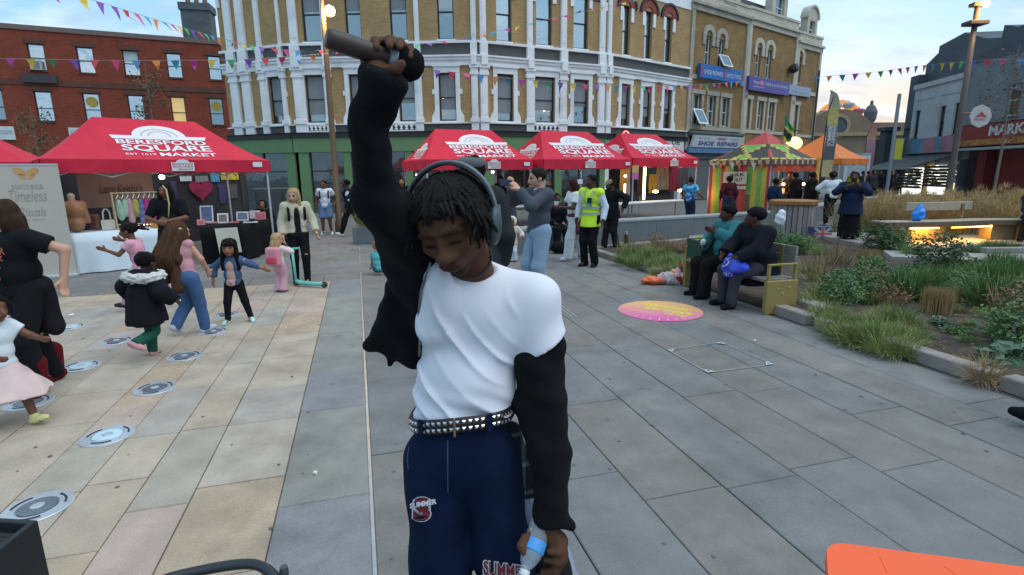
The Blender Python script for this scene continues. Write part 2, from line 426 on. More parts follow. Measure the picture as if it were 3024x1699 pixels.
# ------------------------------------------------------------------ ground and paving
TH = R(-15.7); PD = np.array([math.sin(TH),math.cos(TH)]); PN = np.array([math.cos(TH),-math.sin(TH)])
def pv(ac,al,z=0.0):q = PN*ac+PD*al; return np.array([q[0],q[1],z])
gm = M('asphalt_ground',(.15,.155,.165),.9,var=.2,scale=.8,bump=.2,bscale=30,stain=.2)
tag(link('ground',[(-400,-60,-.05),(400,-60,-.05),(400,900,-.05),(-400,900,-.05)],[(0,1,2,3)],gm,loc=(0,0,-.05)),kind='structure')
bed = MB(); bed.slab([pv(a,b)[:2] for a,b in ((-16,-2),(30,-2),(30,34),(-16,34))],-.049,-.016)
pav = tag(bed.build('paving',M('joint_mortar',(.135,.132,.128),.95,var=.3,scale=5),loc=(0,0,0)),kind='structure'); pav.location = (0,0,0); WL[pav] = np.zeros(3)
# the mesh was built about the origin, so its slabs can use world coordinates
def stone(name,col,stain=.22,stretch=None):return M(name,col,.74,var=.2,scale=3.2,bump=.35,bscale=70,stain=stain,spec=.35,stretch=stretch,grain=.17)
BUFF = [stone('york_stone_%s'%n,c) for n,c in (('sand',(0.404,0.325,0.249)),('cream',(0.420,0.345,0.271)),('rose',(0.425,0.325,0.271)),('grey',(.368,.325,.280)),('olive',(.372,.322,.262)),('lilac',(0.394,0.325,0.294)),('ochre',(0.410,0.310,0.223)),('pale',(0.430,0.360,0.290)))]
GREY = [stone('granite_paving_%s'%n,c) for n,c in (('blue',(.176,.175,.174)),('plain',(.181,.175,.169)),('warm',(.188,.175,.162)),('dark',(.168,.166,.164)),('brown',(.190,.174,.158)))]
MID = [stone('mixed_paving_%s'%n,c) for n,c in (('lilac',(.225,.218,.226)),('sage',(.245,.238,.214)),('grey',(.222,.226,.23)))]
slab_n = 0
def slab_mb(mb,a0,a1,l0,l1,dz):
    g = .0035; b = .006; h = []
    P = [(a0+g,l0+g),(a1-g,l0+g),(a1-g,l1-g),(a0+g,l1-g)]; I = [(a0+g+b,l0+g+b),(a1-g-b,l0+g+b),(a1-g-b,l1-g-b),(a0+g+b,l1-g-b)]
    t = [rng.uniform(-.0012,.0012) for _ in range(4)]
    V = [pv(*p,-.016) for p in P]+[pv(*p,dz-.004) for p in P]+[pv(*p,dz+t[i]) for i,p in enumerate(I)]
    Fc = [(8,9,10,11)]
    for k in (0,4):
        for j in range(4):a = k+j; c = k+(j+1)%4; Fc.append((a,c,c+4,a+4))
    mb.add(V,Fc)
rest = {}
cand = []
def course(a0,a1,l0,l1,mean,pal,w=None):
    l = l0+rng.uniform(-.5,0)*mean
    while l<l1:
        L = mean*rng.uniform(.75,1.3); e = min(l+L,l1); s = max(l,l0)
        if e-s>.12:cand.append((a0,a1,s,e,pal[rng.choice(len(pal),p=w)]))
        l+=L
BND = 9.65
ed = [-.54,-1.03,-1.345]
while ed[-1]>-9:ed.append(ed[-1]-rng.choice([.33,.42,.48,.5]))
for a1,a0 in zip(ed[:-1],ed[1:]):course(a0,a1,.2,BND,.8,BUFF,[.2,.17,.1,.13,.12,.06,.12,.1])
course(-.54,-.045,.2,BND,1.0,MID)
ed = [-.03,.46,.95,1.43,1.94,2.44,2.95,3.45,3.95,4.45,4.92]
for a0,a1 in zip(ed[:-1],ed[1:]):course(a0,a1,.2,11.4,1.25,GREY,[.24,.24,.2,.14,.18])
# the darker cross-laid zone in front of the stalls
l = BND
while l<17.5:
    w_ = rng.choice([.5,.6,.72])
    s = -9+rng.uniform(-.6,0)
    while s<4.9:
        e = s+rng.uniform(.8,1.5)
        if not (s>-.1 and l<11.4):cand.append((s,min(e,4.9),l,min(l+w_,17.5),GREY[rng.choice(5,p=[.3,.2,.1,.35,.05])]))
        s = e
    l+=w_
def seen(c):
    p = pv((c[0]+c[1])/2,(c[2]+c[3])/2)
    if (p-CAM)@fw<.5:return None
    x,y = proj(p); return (p[1]**2+p[0]**2) if -350<x<3350 and y<2100 else None
cand = [(seen(c),c) for c in cand]; vis = sorted([q for q in cand if q[0] is not None],key=lambda q:q[0])
for k,(_,c) in enumerate(vis):
    dz = rng.uniform(-.002,.002)
    if k<300:
        mb = MB(); slab_mb(mb,*c[:4],dz); mb.build('paving_slab',c[4],pav)
    else:
        if c[4] not in rest:rest[c[4]] = len(rest)
        rest.setdefault('mb',MB()).mi = rest[c[4]]; slab_mb(rest['mb'],*c[:4],dz)
if 'mb' in rest:
    ms = sorted([m for m in rest if m!='mb'],key=lambda m:rest[m])
    tag(rest['mb'].build('far_paving_slabs',ms,pav),kind='stuff')
# steel drainage channel along the joint between the two pavings
mb = MB()
mb.add([pv(-.047,.2,.0),pv(-.028,.2,.0),pv(-.028,17,.0),pv(-.047,17,.0)],[(0,1,2,3)])
mb.build('drain_channel',M('galvanised',(.42,.44,.46),.4,var=.2,scale=12,metal=.6),pav)
mb = MB(); k0,k1 = G(1612,872),G(1698,938)
dv = unit(k1-k0); nv = np.array([-dv[1],dv[0],0])
for s in (-.03,.03):mb.add([k0+nv*(s-.012)+(0,0,.004),k1+nv*(s-.012)+(0,0,.004),k1+nv*(s+.012)+(0,0,.004),k0+nv*(s+.012)+(0,0,.004)],[(0,1,2,3)])
mb.build('slot_drain',M('galvanised',0),pav)

# ------------------------------------------------------------------ fountain jets let into the buff paving
JW = M('jet_ring_steel',(.50,.53,.57),.38,var=.14,scale=14,metal=.45); JD = M('jet_dark_lens',(.12,.14,.165),.25,var=.3,scale=20,spec=.6); JL = M('jet_pale_lens',(.46,.60,.66),.3,var=.25,scale=18)
jets = [(112,1500,'p','partly hidden behind the black loudspeaker'),(318,1288,'l','with bright pale blue glass, nearest the one behind the loudspeaker'),(458,1148,'d','with dark glass, right of the tutu girl'),
        (545,1053,'d','beside the pink shoe of the child in the fur hood'),(240,1083,'l','beside the red boot of the woman in black'),(345,1008,'d','left of the child in the fur-hooded parka'),
        (630,980,'d','beneath the trainer of the running girl in jeans'),(670,930,'d','behind the feet of the girl in the denim jacket'),(85,1190,'d','under the hem of the pink tutu'),(205,967,'l','behind the small black shoe of the child in pink leggings')]
for x,y,k,where in jets:
    c = G(x,y); t = thing('fountain_jet','steel fountain jet '+where,'fountain jet',(c[0],c[1],0),'fountain jets in the paving')
    r = .165
    mb = MB(); mb.lathe((c[0],c[1],-.01),[(r,0),(r,.014),(r-.006,.018),(r*.60,.019),(r*.58,.012)],32); mb.build('ring',JW,t)
    mb = MB(); mb.lathe((c[0],c[1],0),[(r*.56,.0),(r*.55,.0115),(r*.1,.013),(.001,.013)],28); mb.build('lens',JL if k=='l' else JD,t)
    mb = MB(); mb.lathe((c[0],c[1],.002),[(.034,0),(.033,.014),(.02,.018),(.001,.018)],16); mb.build('nozzle',JW,t)
    for a0 in (20,140,260):
        mb = MB(); ps = [(c[0]+.125*math.cos(R(a0+i*8)),c[1]+.125*math.sin(R(a0+i*8)),.0095) for i in range(8)]; mb.tube(ps,.0055,6); mb.build('slot',M('dark_slot',(.02,.02,.025),.6),t)

# ------------------------------------------------------------------ flat marks in the paving
c = (G(1825,918)+G(2073,918))/2; rr = .54
sm = bpy.data.materials.new('sticker_print'); sm.use_nodes = True
N = sm.node_tree.nodes; L = sm.node_tree.links; b = N['Principled BSDF']; b.inputs['Roughness'].default_value = .6
tc = N.new('ShaderNodeTexCoord'); sx = N.new('ShaderNodeSeparateXYZ'); L.new(tc.outputs['Object'],sx.inputs[0]); cr = N.new('ShaderNodeValToRGB')
mm = N.new('ShaderNodeMath'); mm.operation = 'MULTIPLY_ADD'; mm.inputs[1].default_value = .75; mm.inputs[2].default_value = .5
ad = N.new('ShaderNodeMath'); L.new(sx.outputs[1],ad.inputs[0]); m2 = N.new('ShaderNodeMath'); m2.operation = 'MULTIPLY'; m2.inputs[1].default_value = .35; L.new(sx.outputs[0],m2.inputs[0]); L.new(m2.outputs[0],ad.inputs[1])
L.new(ad.outputs[0],mm.inputs[0]); L.new(mm.outputs[0],cr.inputs[0])
cr.color_ramp.elements[0].color = (.62,.10,.34,1); cr.color_ramp.elements[0].position = .15; cr.color_ramp.elements[1].color = (.75,.42,.16,1); cr.color_ramp.elements[1].position = .8
L.new(cr.outputs[0],b.inputs['Base Color'])
t = thing('floor_sticker','round pink and orange floor sticker with yellow lettering on grey paving','floor sticker',(c[0],c[1],0))
mb = MB(); mb.lathe((c[0],c[1],.003),[(rr,0),(rr,.0025),(rr-.002,.003),(.001,.003)],48); mb.build('disc',sm,t)
mb = MB(); a_ = R(-38); ex,ey = np.array([math.cos(a_),math.sin(a_),0]),np.array([-math.sin(a_),math.cos(a_),0])
fn = lambda x,y:np.array([c[0],c[1],.0075])+ex*x+ey*y
put_text(mb,'summer',-.30,.34,.14,.27,fn,.03); put_text(mb,'streets',-.22,.42,-.02,.11,fn,.03); put_text(mb,'of fun',.12,.40,-.14,-.04,fn,.03)
mb.build('lettering',M('sticker_yellow',(.75,.62,.06),.6),t)
mb = MB(); put_text(mb,'www.woolwich',-.36,.0,-.2,-.16,fn)
for i in range(8):
    w_ = R(215+i*13); q = np.array([c[0],c[1],.0075]); u_ = np.array([math.cos(w_),math.sin(w_),0]); n_ = np.array([-u_[1],u_[0],0])
    mb.add([q+u_*.42-n_*.006,q+u_*.5-n_*.006,q+u_*.5+n_*.006,q+u_*.42+n_*.006],[(0,1,2,3)])
mb.build('small_print',M('sticker_pale',(.8,.6,.62),.6),t)
K = [G(1970,1035),G(2130,1012),G(2285,1078),G(2090,1103)]
t = thing('inspection_cover','square recessed inspection cover with pale metal corners in grey paving','manhole cover',(*np.mean(K,0)[:2],0))
cen = np.mean(K,0); mb = MB()
for i in range(4):
    a,b2 = K[i],K[(i+1)%4]; ia,ib = a+(cen-a)*.028,b2+(cen-b2)*.028
    mb.add([a+(0,0,.0075),b2+(0,0,.0075),ib+(0,0,.0075),ia+(0,0,.0075)],[(0,1,2,3)])
mb.build('rim',M('worn_metal_rim',(.36,.38,.39),.5,var=.35,scale=9,metal=.4),t)
for i in range(4):
    a = K[i]; p,q = unit(K[(i+1)%4]-a),unit(K[i-1]-a); mb = MB(); z = np.array([0,0,.0095])
    mb.add([a+z,a+p*.085+z,a+p*.05+q*.05+z,a+q*.085+z],[(0,1,2,3)]); mb.build('corner_plate',M('bright_corner_plate',(.5,.55,.58),.4,var=.2,scale=15,metal=.3),t)
    mb = MB(); mb.lathe(a+(p+q)*.032+(0,0,.0100),[(.010,0),(.009,.002),(.001,.002)],10); mb.build('lifting_hole',M('dark_slot',0),t)
for x,y,col,nm,lb in ((210,932,(.75,.74,.7),'paper_scrap','crumpled white paper scrap on buff paving behind the child in pink leggings'),(930,1400,(.7,.66,.5),'paper_scrap','tiny torn paper scrap on the paving left of the performer'),(2228,1008,(.7,.72,.72),'paper_scrap','tiny white scrap on grey paving beside the inspection cover')):
    p = G(x,y); r = .035 if y<940 else .014
    V,Q = surfnet(SD([ell(p+(0,0,.008),(r,r*.6,.009)),ell(p+(r*.5,r*.4,.01),(r*.5,r*.3,.012))],k=.004,disp=waves(.003,90,3)),.004)
    tag(link(nm,V,Q,M('paper_'+str(y),col,.9),None),lb,'litter')
# blots of old chewing gum
mb = MB()
for i in range(210):
    q = pv(rng.uniform(-3.5,4.8),rng.uniform(.6,9)); r = rng.uniform(.005,.016); n = 8; ph = rng.uniform(0,6)
    mb.add([q+(r*math.cos(6.283*j/n)*rng.uniform(.7,1.2),r*math.sin(6.283*j/n)*rng.uniform(.7,1.2),.0042) for j in range(n)],[tuple(range(n))])
mb.build('gum_blots',M('gum',(.135,.135,.135),.8,var=.5,scale=3),pav)

# ------------------------------------------------------------------ low grey seat wall behind the performer
WP = [np.array(p) for p in ((-.35,11.62,0),(2.73,13.91,0),(5.05,14.99,0),(8.14,16.4,0),(15.7,23.9,0),(19.5,26.2,0))]
t = thing('seat_wall','low grey concrete seat wall running behind the crowd','wall',WP[1])
cm = M('wall_concrete',(.135,.155,.165),.8,var=.14,scale=2.2,bump=.15,bscale=40,stain=.18); ct = M('wall_coping',(.25,.28,.295),.75,var=.12,scale=3,bump=.1,stain=.12)
for a,b2 in zip(WP[:-1],WP[1:]):
    dv = b2-a; Lw = np.linalg.norm(dv); e = dv/Lw; nv = np.array([-e[1],e[0],0]); n = max(1,round(Lw/1.5))
    for i in range(n):
        mb = MB(mat4(a,e,nv)); x0,x1 = Lw*i/n+.004,Lw*(i+1)/n-.004
        mb.box(x0,x1,0,.42,-.02,.5,.008); pn = mb.build('wall_panel',cm,t)
        mb = MB(mat4(a,e,nv)); mb.box(x0-.002,x1+.002,-.015,.435,.5,.57,.012); mb.build('coping_stone',ct,t)
# ------------------------------------------------------------------ planting bed
SOIL = M('bed_soil',(.062,.047,.037),.97,var=.5,scale=9,bump=.9,bscale=45,stain=.3)
def soil_z(x,y):return .065+.035*math.sin(x*2.1+y)*math.sin(y*1.7-x)+.018*math.sin(7*x)*math.sin(6.3*y)
mb = MB()
def bedpt(u_,v_):
    l = 11.35-v_*11.3; a = 5.13+u_*(9.5+.0*l); q = pv(a,l+u_*2.2*(1-v_)); return (q[0],q[1],soil_z(q[0],q[1]) if u_>.001 and v_>.001 else .0)
mb.grid(bedpt,110,130); bedo = tag(mb.build('planting_bed',SOIL,smooth=True,loc=(0,0,0)),kind='structure')
bedo.location = (0,0,0)
km = [M('kerb_granite_%d'%i,c,.8,var=.2,scale=7,bump=.3,bscale=90,stain=.2) for i,c in enumerate(((.27,.235,.215),(.25,.23,.22),(.29,.25,.22)))]
WL[bedo] = np.zeros(3)
def kerb(a,l0,l1,w_=.16,h=.115,tilt=0.0,parent=None):
    o = pv(a,l0); ang = tilt; ex = PD*math.cos(ang)+PN*math.sin(ang); ey = np.array([-ex[1],ex[0]])
    mb = MB(mat4(o,(*ex,0),(-ey[0],-ey[1],0),(0,0,1))); mb.box(.006,l1-l0-.006,0,w_,-.015,h,.012)
    mb.build('kerb_stone',km[rng.integers(3)],parent or bedo)
for l0,l1,dz in ((.9,1.8,0),(1.85,2.95,0),(3.02,4.05,0),(4.1,4.86,.01),(4.98,5.5,.0)):kerb(5.0,l0,l1,h=.12,tilt=rng.uniform(-.01,.02))
kerb(5.32,5.05,5.42,.16,.16,.15); kerb(5.6,5.3,5.62,.15,.13,-.5)
for l0 in np.arange(7.35,11.3,.92):kerb(5.0,l0,l0+.9,h=.10)
o = bedo
for i in range(5):
    a0 = 5.15+i*.95; q0 = pv(a0,11.36+(a0-5.13)/9.5*2.2); q1 = pv(a0+.93,11.36+(a0+.93-5.13)/9.5*2.2); dv = unit(q1-q0)
    mb = MB(mat4(q0,dv,(-dv[1],dv[0],0))); mb.box(0,np.linalg.norm(q1-q0),0,.14,-.015,.09,.01); mb.build('kerb_stone',km[i%3],bedo)
# light path through the bed and the little plaza under the curved bench
pm = M('path_gravel',(.30,.285,.27),.9,var=.2,scale=6,bump=.35,bscale=80,stain=.15)
mb = MB(); mb.slab([(7.75,11.15),(7.35,10.3),(8.6,9.75),(10.2,9.45),(13.5,9.5),(13.5,10.35),(10.2,10.45),(9.3,10.6)],.0,.135)
tag(mb.build('bed_path',pm),kind='structure')
mb = MB(); mb.slab([(7.9,12.9),(8.05,11.2),(9.1,11.35),(10.5,11.75),(14.5,11.95),(14.5,14.4),(8.0,14.4)],.0,.14)
tag(mb.build('bench_plaza',stone('plaza_paving',(.29,.265,.245))),kind='structure')
for x0,x1 in ((9.35,10.2),(10.25,11.2),(11.25,12.2),(12.25,13.2)):
    mb = MB(); mb.box(x0,x1,10.5,10.66,.05,.25,.012); mb.build('kerb_stone',km[1],bedo)
mb = MB(); mb.slab([(x,y) for x,y in ((5.0,15.1),(4.6,13.9),(7.6,15.4),(8.2,16.3))],.0,.03); tag(mb.build('wall_path',pm),kind='structure')
# ------------------------------------------------------------------ plants
def leafmat(name,col,var=.35,rough=.6):
    m = M(name,col,rough,var=var,scale=7,spec=.3,rnd=.12); b = m.node_tree.nodes['Principled BSDF']
    b.inputs['Subsurface Weight'].default_value = 0
    return m
GRASS = leafmat('grass_light',(.165,.235,.068)); GRASSD = leafmat('grass_deep',(.085,.16,.04)); GRASSY = leafmat('grass_yellowed',(.23,.235,.085)); STRAW = leafmat('straw',(.30,.205,.095)); GOLD = leafmat('golden_grass',(.36,.25,.115)); LEAF = leafmat('leaf_dark',(.045,.085,.032)); LEAFB = leafmat('leaf_blue_green',(.10,.17,.105)); LEAFM = leafmat('leaf_mid',(.11,.195,.06)); STEM = leafmat('brown_stem',(.13,.085,.05)); BROWN = leafmat('dry_brown',(.24,.155,.085))
def blades(n,rad,h,lean,w,seed,flat=False,droop=.5,hvar=.35):
    g = np.random.default_rng(seed); r = rad*np.sqrt(g.uniform(0,1,n)); a = g.uniform(0,6.283,n); b0 = np.c_[r*np.cos(a),r*np.sin(a),np.zeros(n)]
    az = a+g.normal(0,.9,n); tl = np.abs(g.normal(0,lean,n))+.3*lean*r/max(rad,.01)
    H_ = h*(np.ones(n)*g.uniform(.93,1.03,n) if flat else g.uniform(1-hvar,1+.2*hvar,n)); dx = np.c_[np.cos(az),np.sin(az),np.zeros(n)]; sd = np.c_[-np.sin(az),np.cos(az),np.zeros(n)]
    sd = sd*np.cos(g.uniform(0,3.14,n))[:,None]+dx*.4
    V = []
    for t,wf in ((0,1),(.38,.9),(.72,.6),(1,.0)):
        th = tl*(1+droop*t); p = b0+dx*(np.sin(th)*H_*t)[:,None]+np.c_[np.zeros(n),np.zeros(n),np.cos(th)*H_*t]
        if wf:V+=[p-sd*w*wf/2,p+sd*w*wf/2]
        else:V.append(p)
    V = np.stack(V,1).reshape(-1,3); i = np.arange(n)*7
    Fc = [tuple(x) for x in np.r_[np.c_[i,i+1,i+3,i+2],np.c_[i+2,i+3,i+5,i+4]].tolist()]+[tuple(x) for x in np.c_[i+4,i+5,i+6].tolist()]
    return V,Fc
def leaves(n,rx,rz,size,seed,hollow=.35,z0=None):
    g = np.random.default_rng(seed); d = g.normal(size=(n,3)); d/=np.linalg.norm(d,axis=1)[:,None]; r = g.uniform(hollow,1,n)**.6
    lump = 1+.22*np.sin(d@g.normal(size=3)*4+1)+.18*np.sin(d@g.normal(size=3)*7)
    c = d*(r*lump)[:,None]*(rx,rx,rz); c[:,2]+=rz*.9; c = c[c[:,2]>.0]; n = len(c)
    a = g.normal(size=(n,3)); a[:,2]*=.5; a/=np.linalg.norm(a,axis=1)[:,None]; nn = g.normal(size=(n,3))+d[:n]+(0,0,.8); b = np.cross(a,nn); b/=np.linalg.norm(b,axis=1)[:,None]
    s = size*g.uniform(.6,1.3,n)[:,None]; up_ = np.cross(b,a)*s*.12
    V = np.stack([c-a*s,c+b*s*.45+up_,c+a*s,c-b*s*.45+up_],1).reshape(-1,3); i = np.arange(n)*4
    return V,[tuple(x) for x in np.c_[i,i+1,i+2].tolist()]+[tuple(x) for x in np.c_[i,i+2,i+3].tolist()]
def join2(A,B):o = len(A[0]); return np.r_[A[0],B[0]],A[1]+[tuple(i+o for i in f) for f in B[1]],[0]*len(A[1])+[1]*len(B[1])
_pl = {}
def plant(kind,p,s=1.0,label='',cat='plant',group=None,name=None,zs=1.0):
    """every plant is a thing; alike plants share their mesh"""
    k = (kind,int(rng.integers(3)))
    if k not in _pl:
        q = k[1]*7+1
        if kind=='tuft':d,m = join2(blades(300,.17,.30,.5,.010,q),blades(70,.19,.33,.6,.009,q+3)),[GRASS,GRASSY]
        elif kind=='deep':d,m = join2(blades(330,.16,.36,.42,.010,q),blades(60,.18,.34,.6,.010,q+3)),[GRASSD,GRASS]
        elif kind=='yellow':d,m = join2(blades(300,.18,.26,.65,.010,q),blades(120,.18,.24,.7,.009,q+3)),[GRASSY,GRASS]
        elif kind=='stalks':d,m = join2(blades(90,.16,.55,.3,.008,q,hvar=.5),blades(160,.2,.3,.5,.009,q+2)),[BROWN,GRASSY]
        elif kind=='clump':d,m = join2(blades(620,.15,.30,.05,.008,q,True,0),blades(200,.16,.27,.10,.008,q+2,True,0)),[STRAW,GOLD]
        elif kind=='fan':d,m = join2(blades(260,.10,.30,1.0,.007,q,droop=.4),blades(60,.1,.25,.9,.007,q+2)),[STRAW,GOLD]
        elif kind=='bush':d,m = join2(leaves(1500,.30,.27,.026,q),blades(60,.1,.34,.5,.008,q+1)),[LEAF,STEM]
        elif kind=='shrub':d,m = join2(leaves(1100,.27,.22,.028,q),leaves(350,.28,.24,.026,q+4)),[LEAFM,LEAFB]
        elif kind=='cover':d,m = join2(leaves(420,.30,.10,.04,q,.1),leaves(130,.28,.12,.036,q+4,.2)),[LEAFM,LEAFB]
        elif kind=='broad':d,m = join2(leaves(60,.24,.12,.085,q,.2),blades(30,.06,.2,.7,.01,q+4)),[LEAFB,LEAFM]
        elif kind=='brownbush':d,m = join2(leaves(700,.26,.2,.022,q),blades(120,.18,.38,.4,.008,q+4)),[BROWN,STRAW]
        me = bpy.data.meshes.new(kind); me.from_pydata(d[0].tolist(),[],d[1])
        for x in m:me.materials.append(x)
        me.polygons.foreach_set('material_index',np.array(d[2],np.int32)); me.update(); _pl[k] = me
    o = bpy.data.objects.new(name or {'tuft':'grass_tuft','deep':'grass_tuft','yellow':'grass_tuft','stalks':'seed_stalk_plant','clump':'clipped_straw_clump','fan':'dry_grass_fan','bush':'bush','shrub':'shrub','cover':'ground_cover_plant','broad':'broad_leaved_plant','brownbush':'dried_plant'}[kind],_pl[k])
    COL.objects.link(o); o.location = (p[0],p[1],p[2] if len(p)>2 and p[2]>.2 else soil_z(p[0],p[1])-.02); o.rotation_euler[2] = rng.uniform(0,6.28); o.scale = (s,s,s*zs)
    o['label'] = label; o['category'] = cat
    if group:o['group'] = group
    return o
def pxp(x,y):return G(x,y,.07)
one = [('clump',2765,925,1.05,'trimmed straw clump standing on bare soil, largest in the near bed','dry plant'),('clump',2560,795,1.2,'broad clipped straw clump beside tall brown stalks, left in the bed','dry plant'),('clump',2880,855,.8,'small clipped straw clump behind the deep green grass, right in the bed','dry plant'),('clump',2810,885,.62,'low straw clump directly behind the largest trimmed clump','dry plant'),
       ('fan',2905,1112,.9,'pale dry grass fan spilling over the kerb','dry plant'),
       ('bush',2770,795,1.25,'round dark green bush by the path in the middle of the bed','bush'),('bush',2592,742,1.2,'spreading blue-green bush at the feet of the woman in navy','bush'),('shrub',2640,745,1.2,'loose mid green shrub left of the lit bench','bush'),('shrub',2590,690,1.1,'low shrub between the navy woman and the lit bench','bush'),
       ('broad',2960,1062,1.0,'broad blue-green leaves lying on dark soil near the kerb','plant'),('broad',2775,958,.5,'small broad-leaved plant at the foot of the largest straw clump','plant'),('deep',2690,880,1.5,'deep green grass tuft left of the largest straw clump','grass'),('deep',2760,850,1.1,'deep green grass tuft behind the largest straw clump','grass'),('deep',2935,905,1.6,'tall deep green grass tuft on the right of the bed','grass'),
       ('deep',2955,790,1.1,'green grass tuft beside the light path','grass'),('brownbush',2580,860,1.0,'brown dried plant on soil in the middle of the bed','dry plant'),('brownbush',2630,895,.8,'brown dried plant beside the deep green tuft','dry plant'),('shrub',2990,1010,1.0,'green and brown shrub at the right edge of the bed','dry plant'),('brownbush',3000,935,1.2,'brown and green dried plant at the right edge above the broad leaves','dry plant'),
       ('stalks',2425,830,1.1,'tall brown seed stalks just behind the armrest of the gold bench','plant'),('stalks',2470,780,1.1,'tall brown stalks behind the bench, left of the straw clump','plant'),('stalks',2395,800,1.0,'brown stalks close behind the seated woman in navy','plant')]
for k,x,y,s,lb,ct_ in one:plant(k,pxp(x,y),s,lb,ct_,zs=1.1 if k=='clump' else 1)
def scatter(kinds,pts,s0,s1,label,group,cat='grass',n=None):
    od = 'leftmost second third fourth fifth sixth seventh eighth ninth tenth eleventh twelfth thirteenth fourteenth fifteenth sixteenth'.split()
    for i,(x,y) in enumerate(sorted(pts)):plant(kinds[rng.integers(len(kinds))],pxp(x,y),rng.uniform(s0,s1),label+', '+(od[0] if i==0 else 'rightmost' if i==len(pts)-1 else od[i]+' from the left'),cat,group)
J = lambda x,y,n,sx,sy:[(x+rng.uniform(-sx,sx),y+rng.uniform(-sy,sy)) for _ in range(n)]
scatter(['tuft','tuft','yellow'],[(x+rng.uniform(-12,12),y+rng.uniform(-6,6)) for x,y in [(1850,775),(1885,785),(1920,795),(1955,808),(1990,815),(2010,800),(1975,785),(1940,775),(1900,765),(1870,757),(1930,755),(1965,760),(2000,775),(2025,790)]],.7,1.0,'light green grass tuft in the bed left of the gold bench','grass tufts left of the gold bench')
scatter(['stalks','brownbush'],[(1850,748),(1912,742),(1978,742),(1945,730),(2010,745),(2040,740),(2075,750)],.7,1.0,'brown seed-stalk plant in the bed below the grey seat wall','seed-stalk plants below the seat wall','plant')
scatter(['tuft','yellow'],[(2480,985),(2520,1000),(2560,1005),(2600,1000),(2640,985),(2675,1005),(2560,960),(2600,950),(2650,945),(2690,960),(2500,955),(2620,1030),(2670,1035),(2460,965),(2440,940)],.65,1.0,'yellow-green grass tuft by the front kerb of the bed','grass tufts by the front kerb')
scatter(['cover','shrub'],[(2490,850),(2530,835),(2570,820),(2620,820),(2660,810),(2700,820),(2560,850),(2600,845),(2650,850),(2500,880),(2470,895),(2540,875),(2845,870),(2820,830),(2720,795)],.6,.95,'low green ground cover plant on the soil of the bed','ground cover in the bed','plant')
scatter(['yellow','tuft','cover','deep'],[(2860,830),(2910,830),(2960,825),(3000,840),(3015,870),(2890,800),(2840,815),(2985,870),(2800,790),(2700,760),(2450,860),(2430,880),(2410,900),(3010,800)],.8,1.2,'dry yellowish grass tuft in the middle of the bed','dry tufts in the middle of the bed')
scatter(['tuft','yellow','cover','shrub'],[(2380,720),(2395,735),(2440,690),(2560,660),(2600,650),(2640,665),(2580,695),(2420,752),(2350,745),(2620,640),(2540,645),(2680,700),(2310,720),(2280,725)],.7,1.1,'rough grass plant in the bed around the navy woman','rough plants around the navy woman','plant')
scatter(['cover','deep','tuft'],[(2860,745),(2900,742),(2940,745),(2980,748),(3010,745),(2920,735),(2970,735)],.6,.9,'low green plant behind the kerb in front of the lit bench','low plants in front of the lit bench','plant')
scatter(['tuft','yellow','tuft','cover'],J(2560,985,9,90,30)+J(2680,1000,5,60,30),.35,.6,'small light green tuft by the front kerb','small tufts by the front kerb')
scatter(['cover','tuft','shrub','deep'],J(2600,860,10,130,30),.4,.7,'small green plant behind the front tufts','small plants in the middle of the bed','plant')
scatter(['tuft','cover','yellow'],J(2900,960,9,110,60),.3,.55,'small green sprout on the bare soil','small sprouts on the bare soil','plant')
# litter of dead stalks on the soil
mb = MB()
for i in range(260):
    a_,l_ = rng.uniform(5.3,8.6),rng.uniform(1.2,8); q = pv(a_,l_); z = soil_z(q[0],q[1])+.012; w_ = rng.uniform(0,6.28); L_ = rng.uniform(.04,.16); d_ = np.array([math.cos(w_),math.sin(w_),rng.uniform(-.1,.25)])
    p0 = np.array([q[0],q[1],z]); mb.tube([p0,p0+d_*L_],rng.uniform(.002,.005),4)
tag(mb.build('dead_stalks',STRAW),'scattered dead stalks on the soil',kind='stuff')
# the golden ornamental grass behind the lit bench: nobody could count it
def goldmass():
    Vs,Fs,mi = [],[],[]; o = 0
    for i in range(330):
        x = rng.uniform(9.8,16.5); y = rng.uniform(13.55,16.6); h = rng.uniform(.75,1.25)*(1.0 if x<13.2 else 1.12)
        V,Fc = blades(34,.16,h,.22,.011,1000+i,droop=.9); V = V+(x,y,.05); Vs.append(V); Fs+=[tuple(k+o for k in f) for f in Fc]; mi+=[0 if rng.random()<.72 else 1]*len(Fc); o+=len(V)
        V,Fc = blades(20,.16,h*.6,.3,.012,4000+i); V = V+(x,y,.05); Vs.append(V); Fs+=[tuple(k+o for k in f) for f in Fc]; mi+=[2]*len(Fc); o+=len(V)
        # feathery heads
        for j in range(5):
            V,Fc = blades(16,.05,.2,.5,.009,7000+i*5+j); V = V+(x+rng.uniform(-.22,.22),y+rng.uniform(-.22,.22),.05+h*rng.uniform(.6,.9)); Vs.append(V); Fs+=[tuple(k+o for k in f) for f in Fc]; mi+=[0]*len(Fc); o+=len(V)
    ob = link('golden_grass',np.concatenate(Vs),Fs,[GOLD,STRAW,GRASSD],None,mi=mi); return tag(ob,kind='stuff')
goldmass()

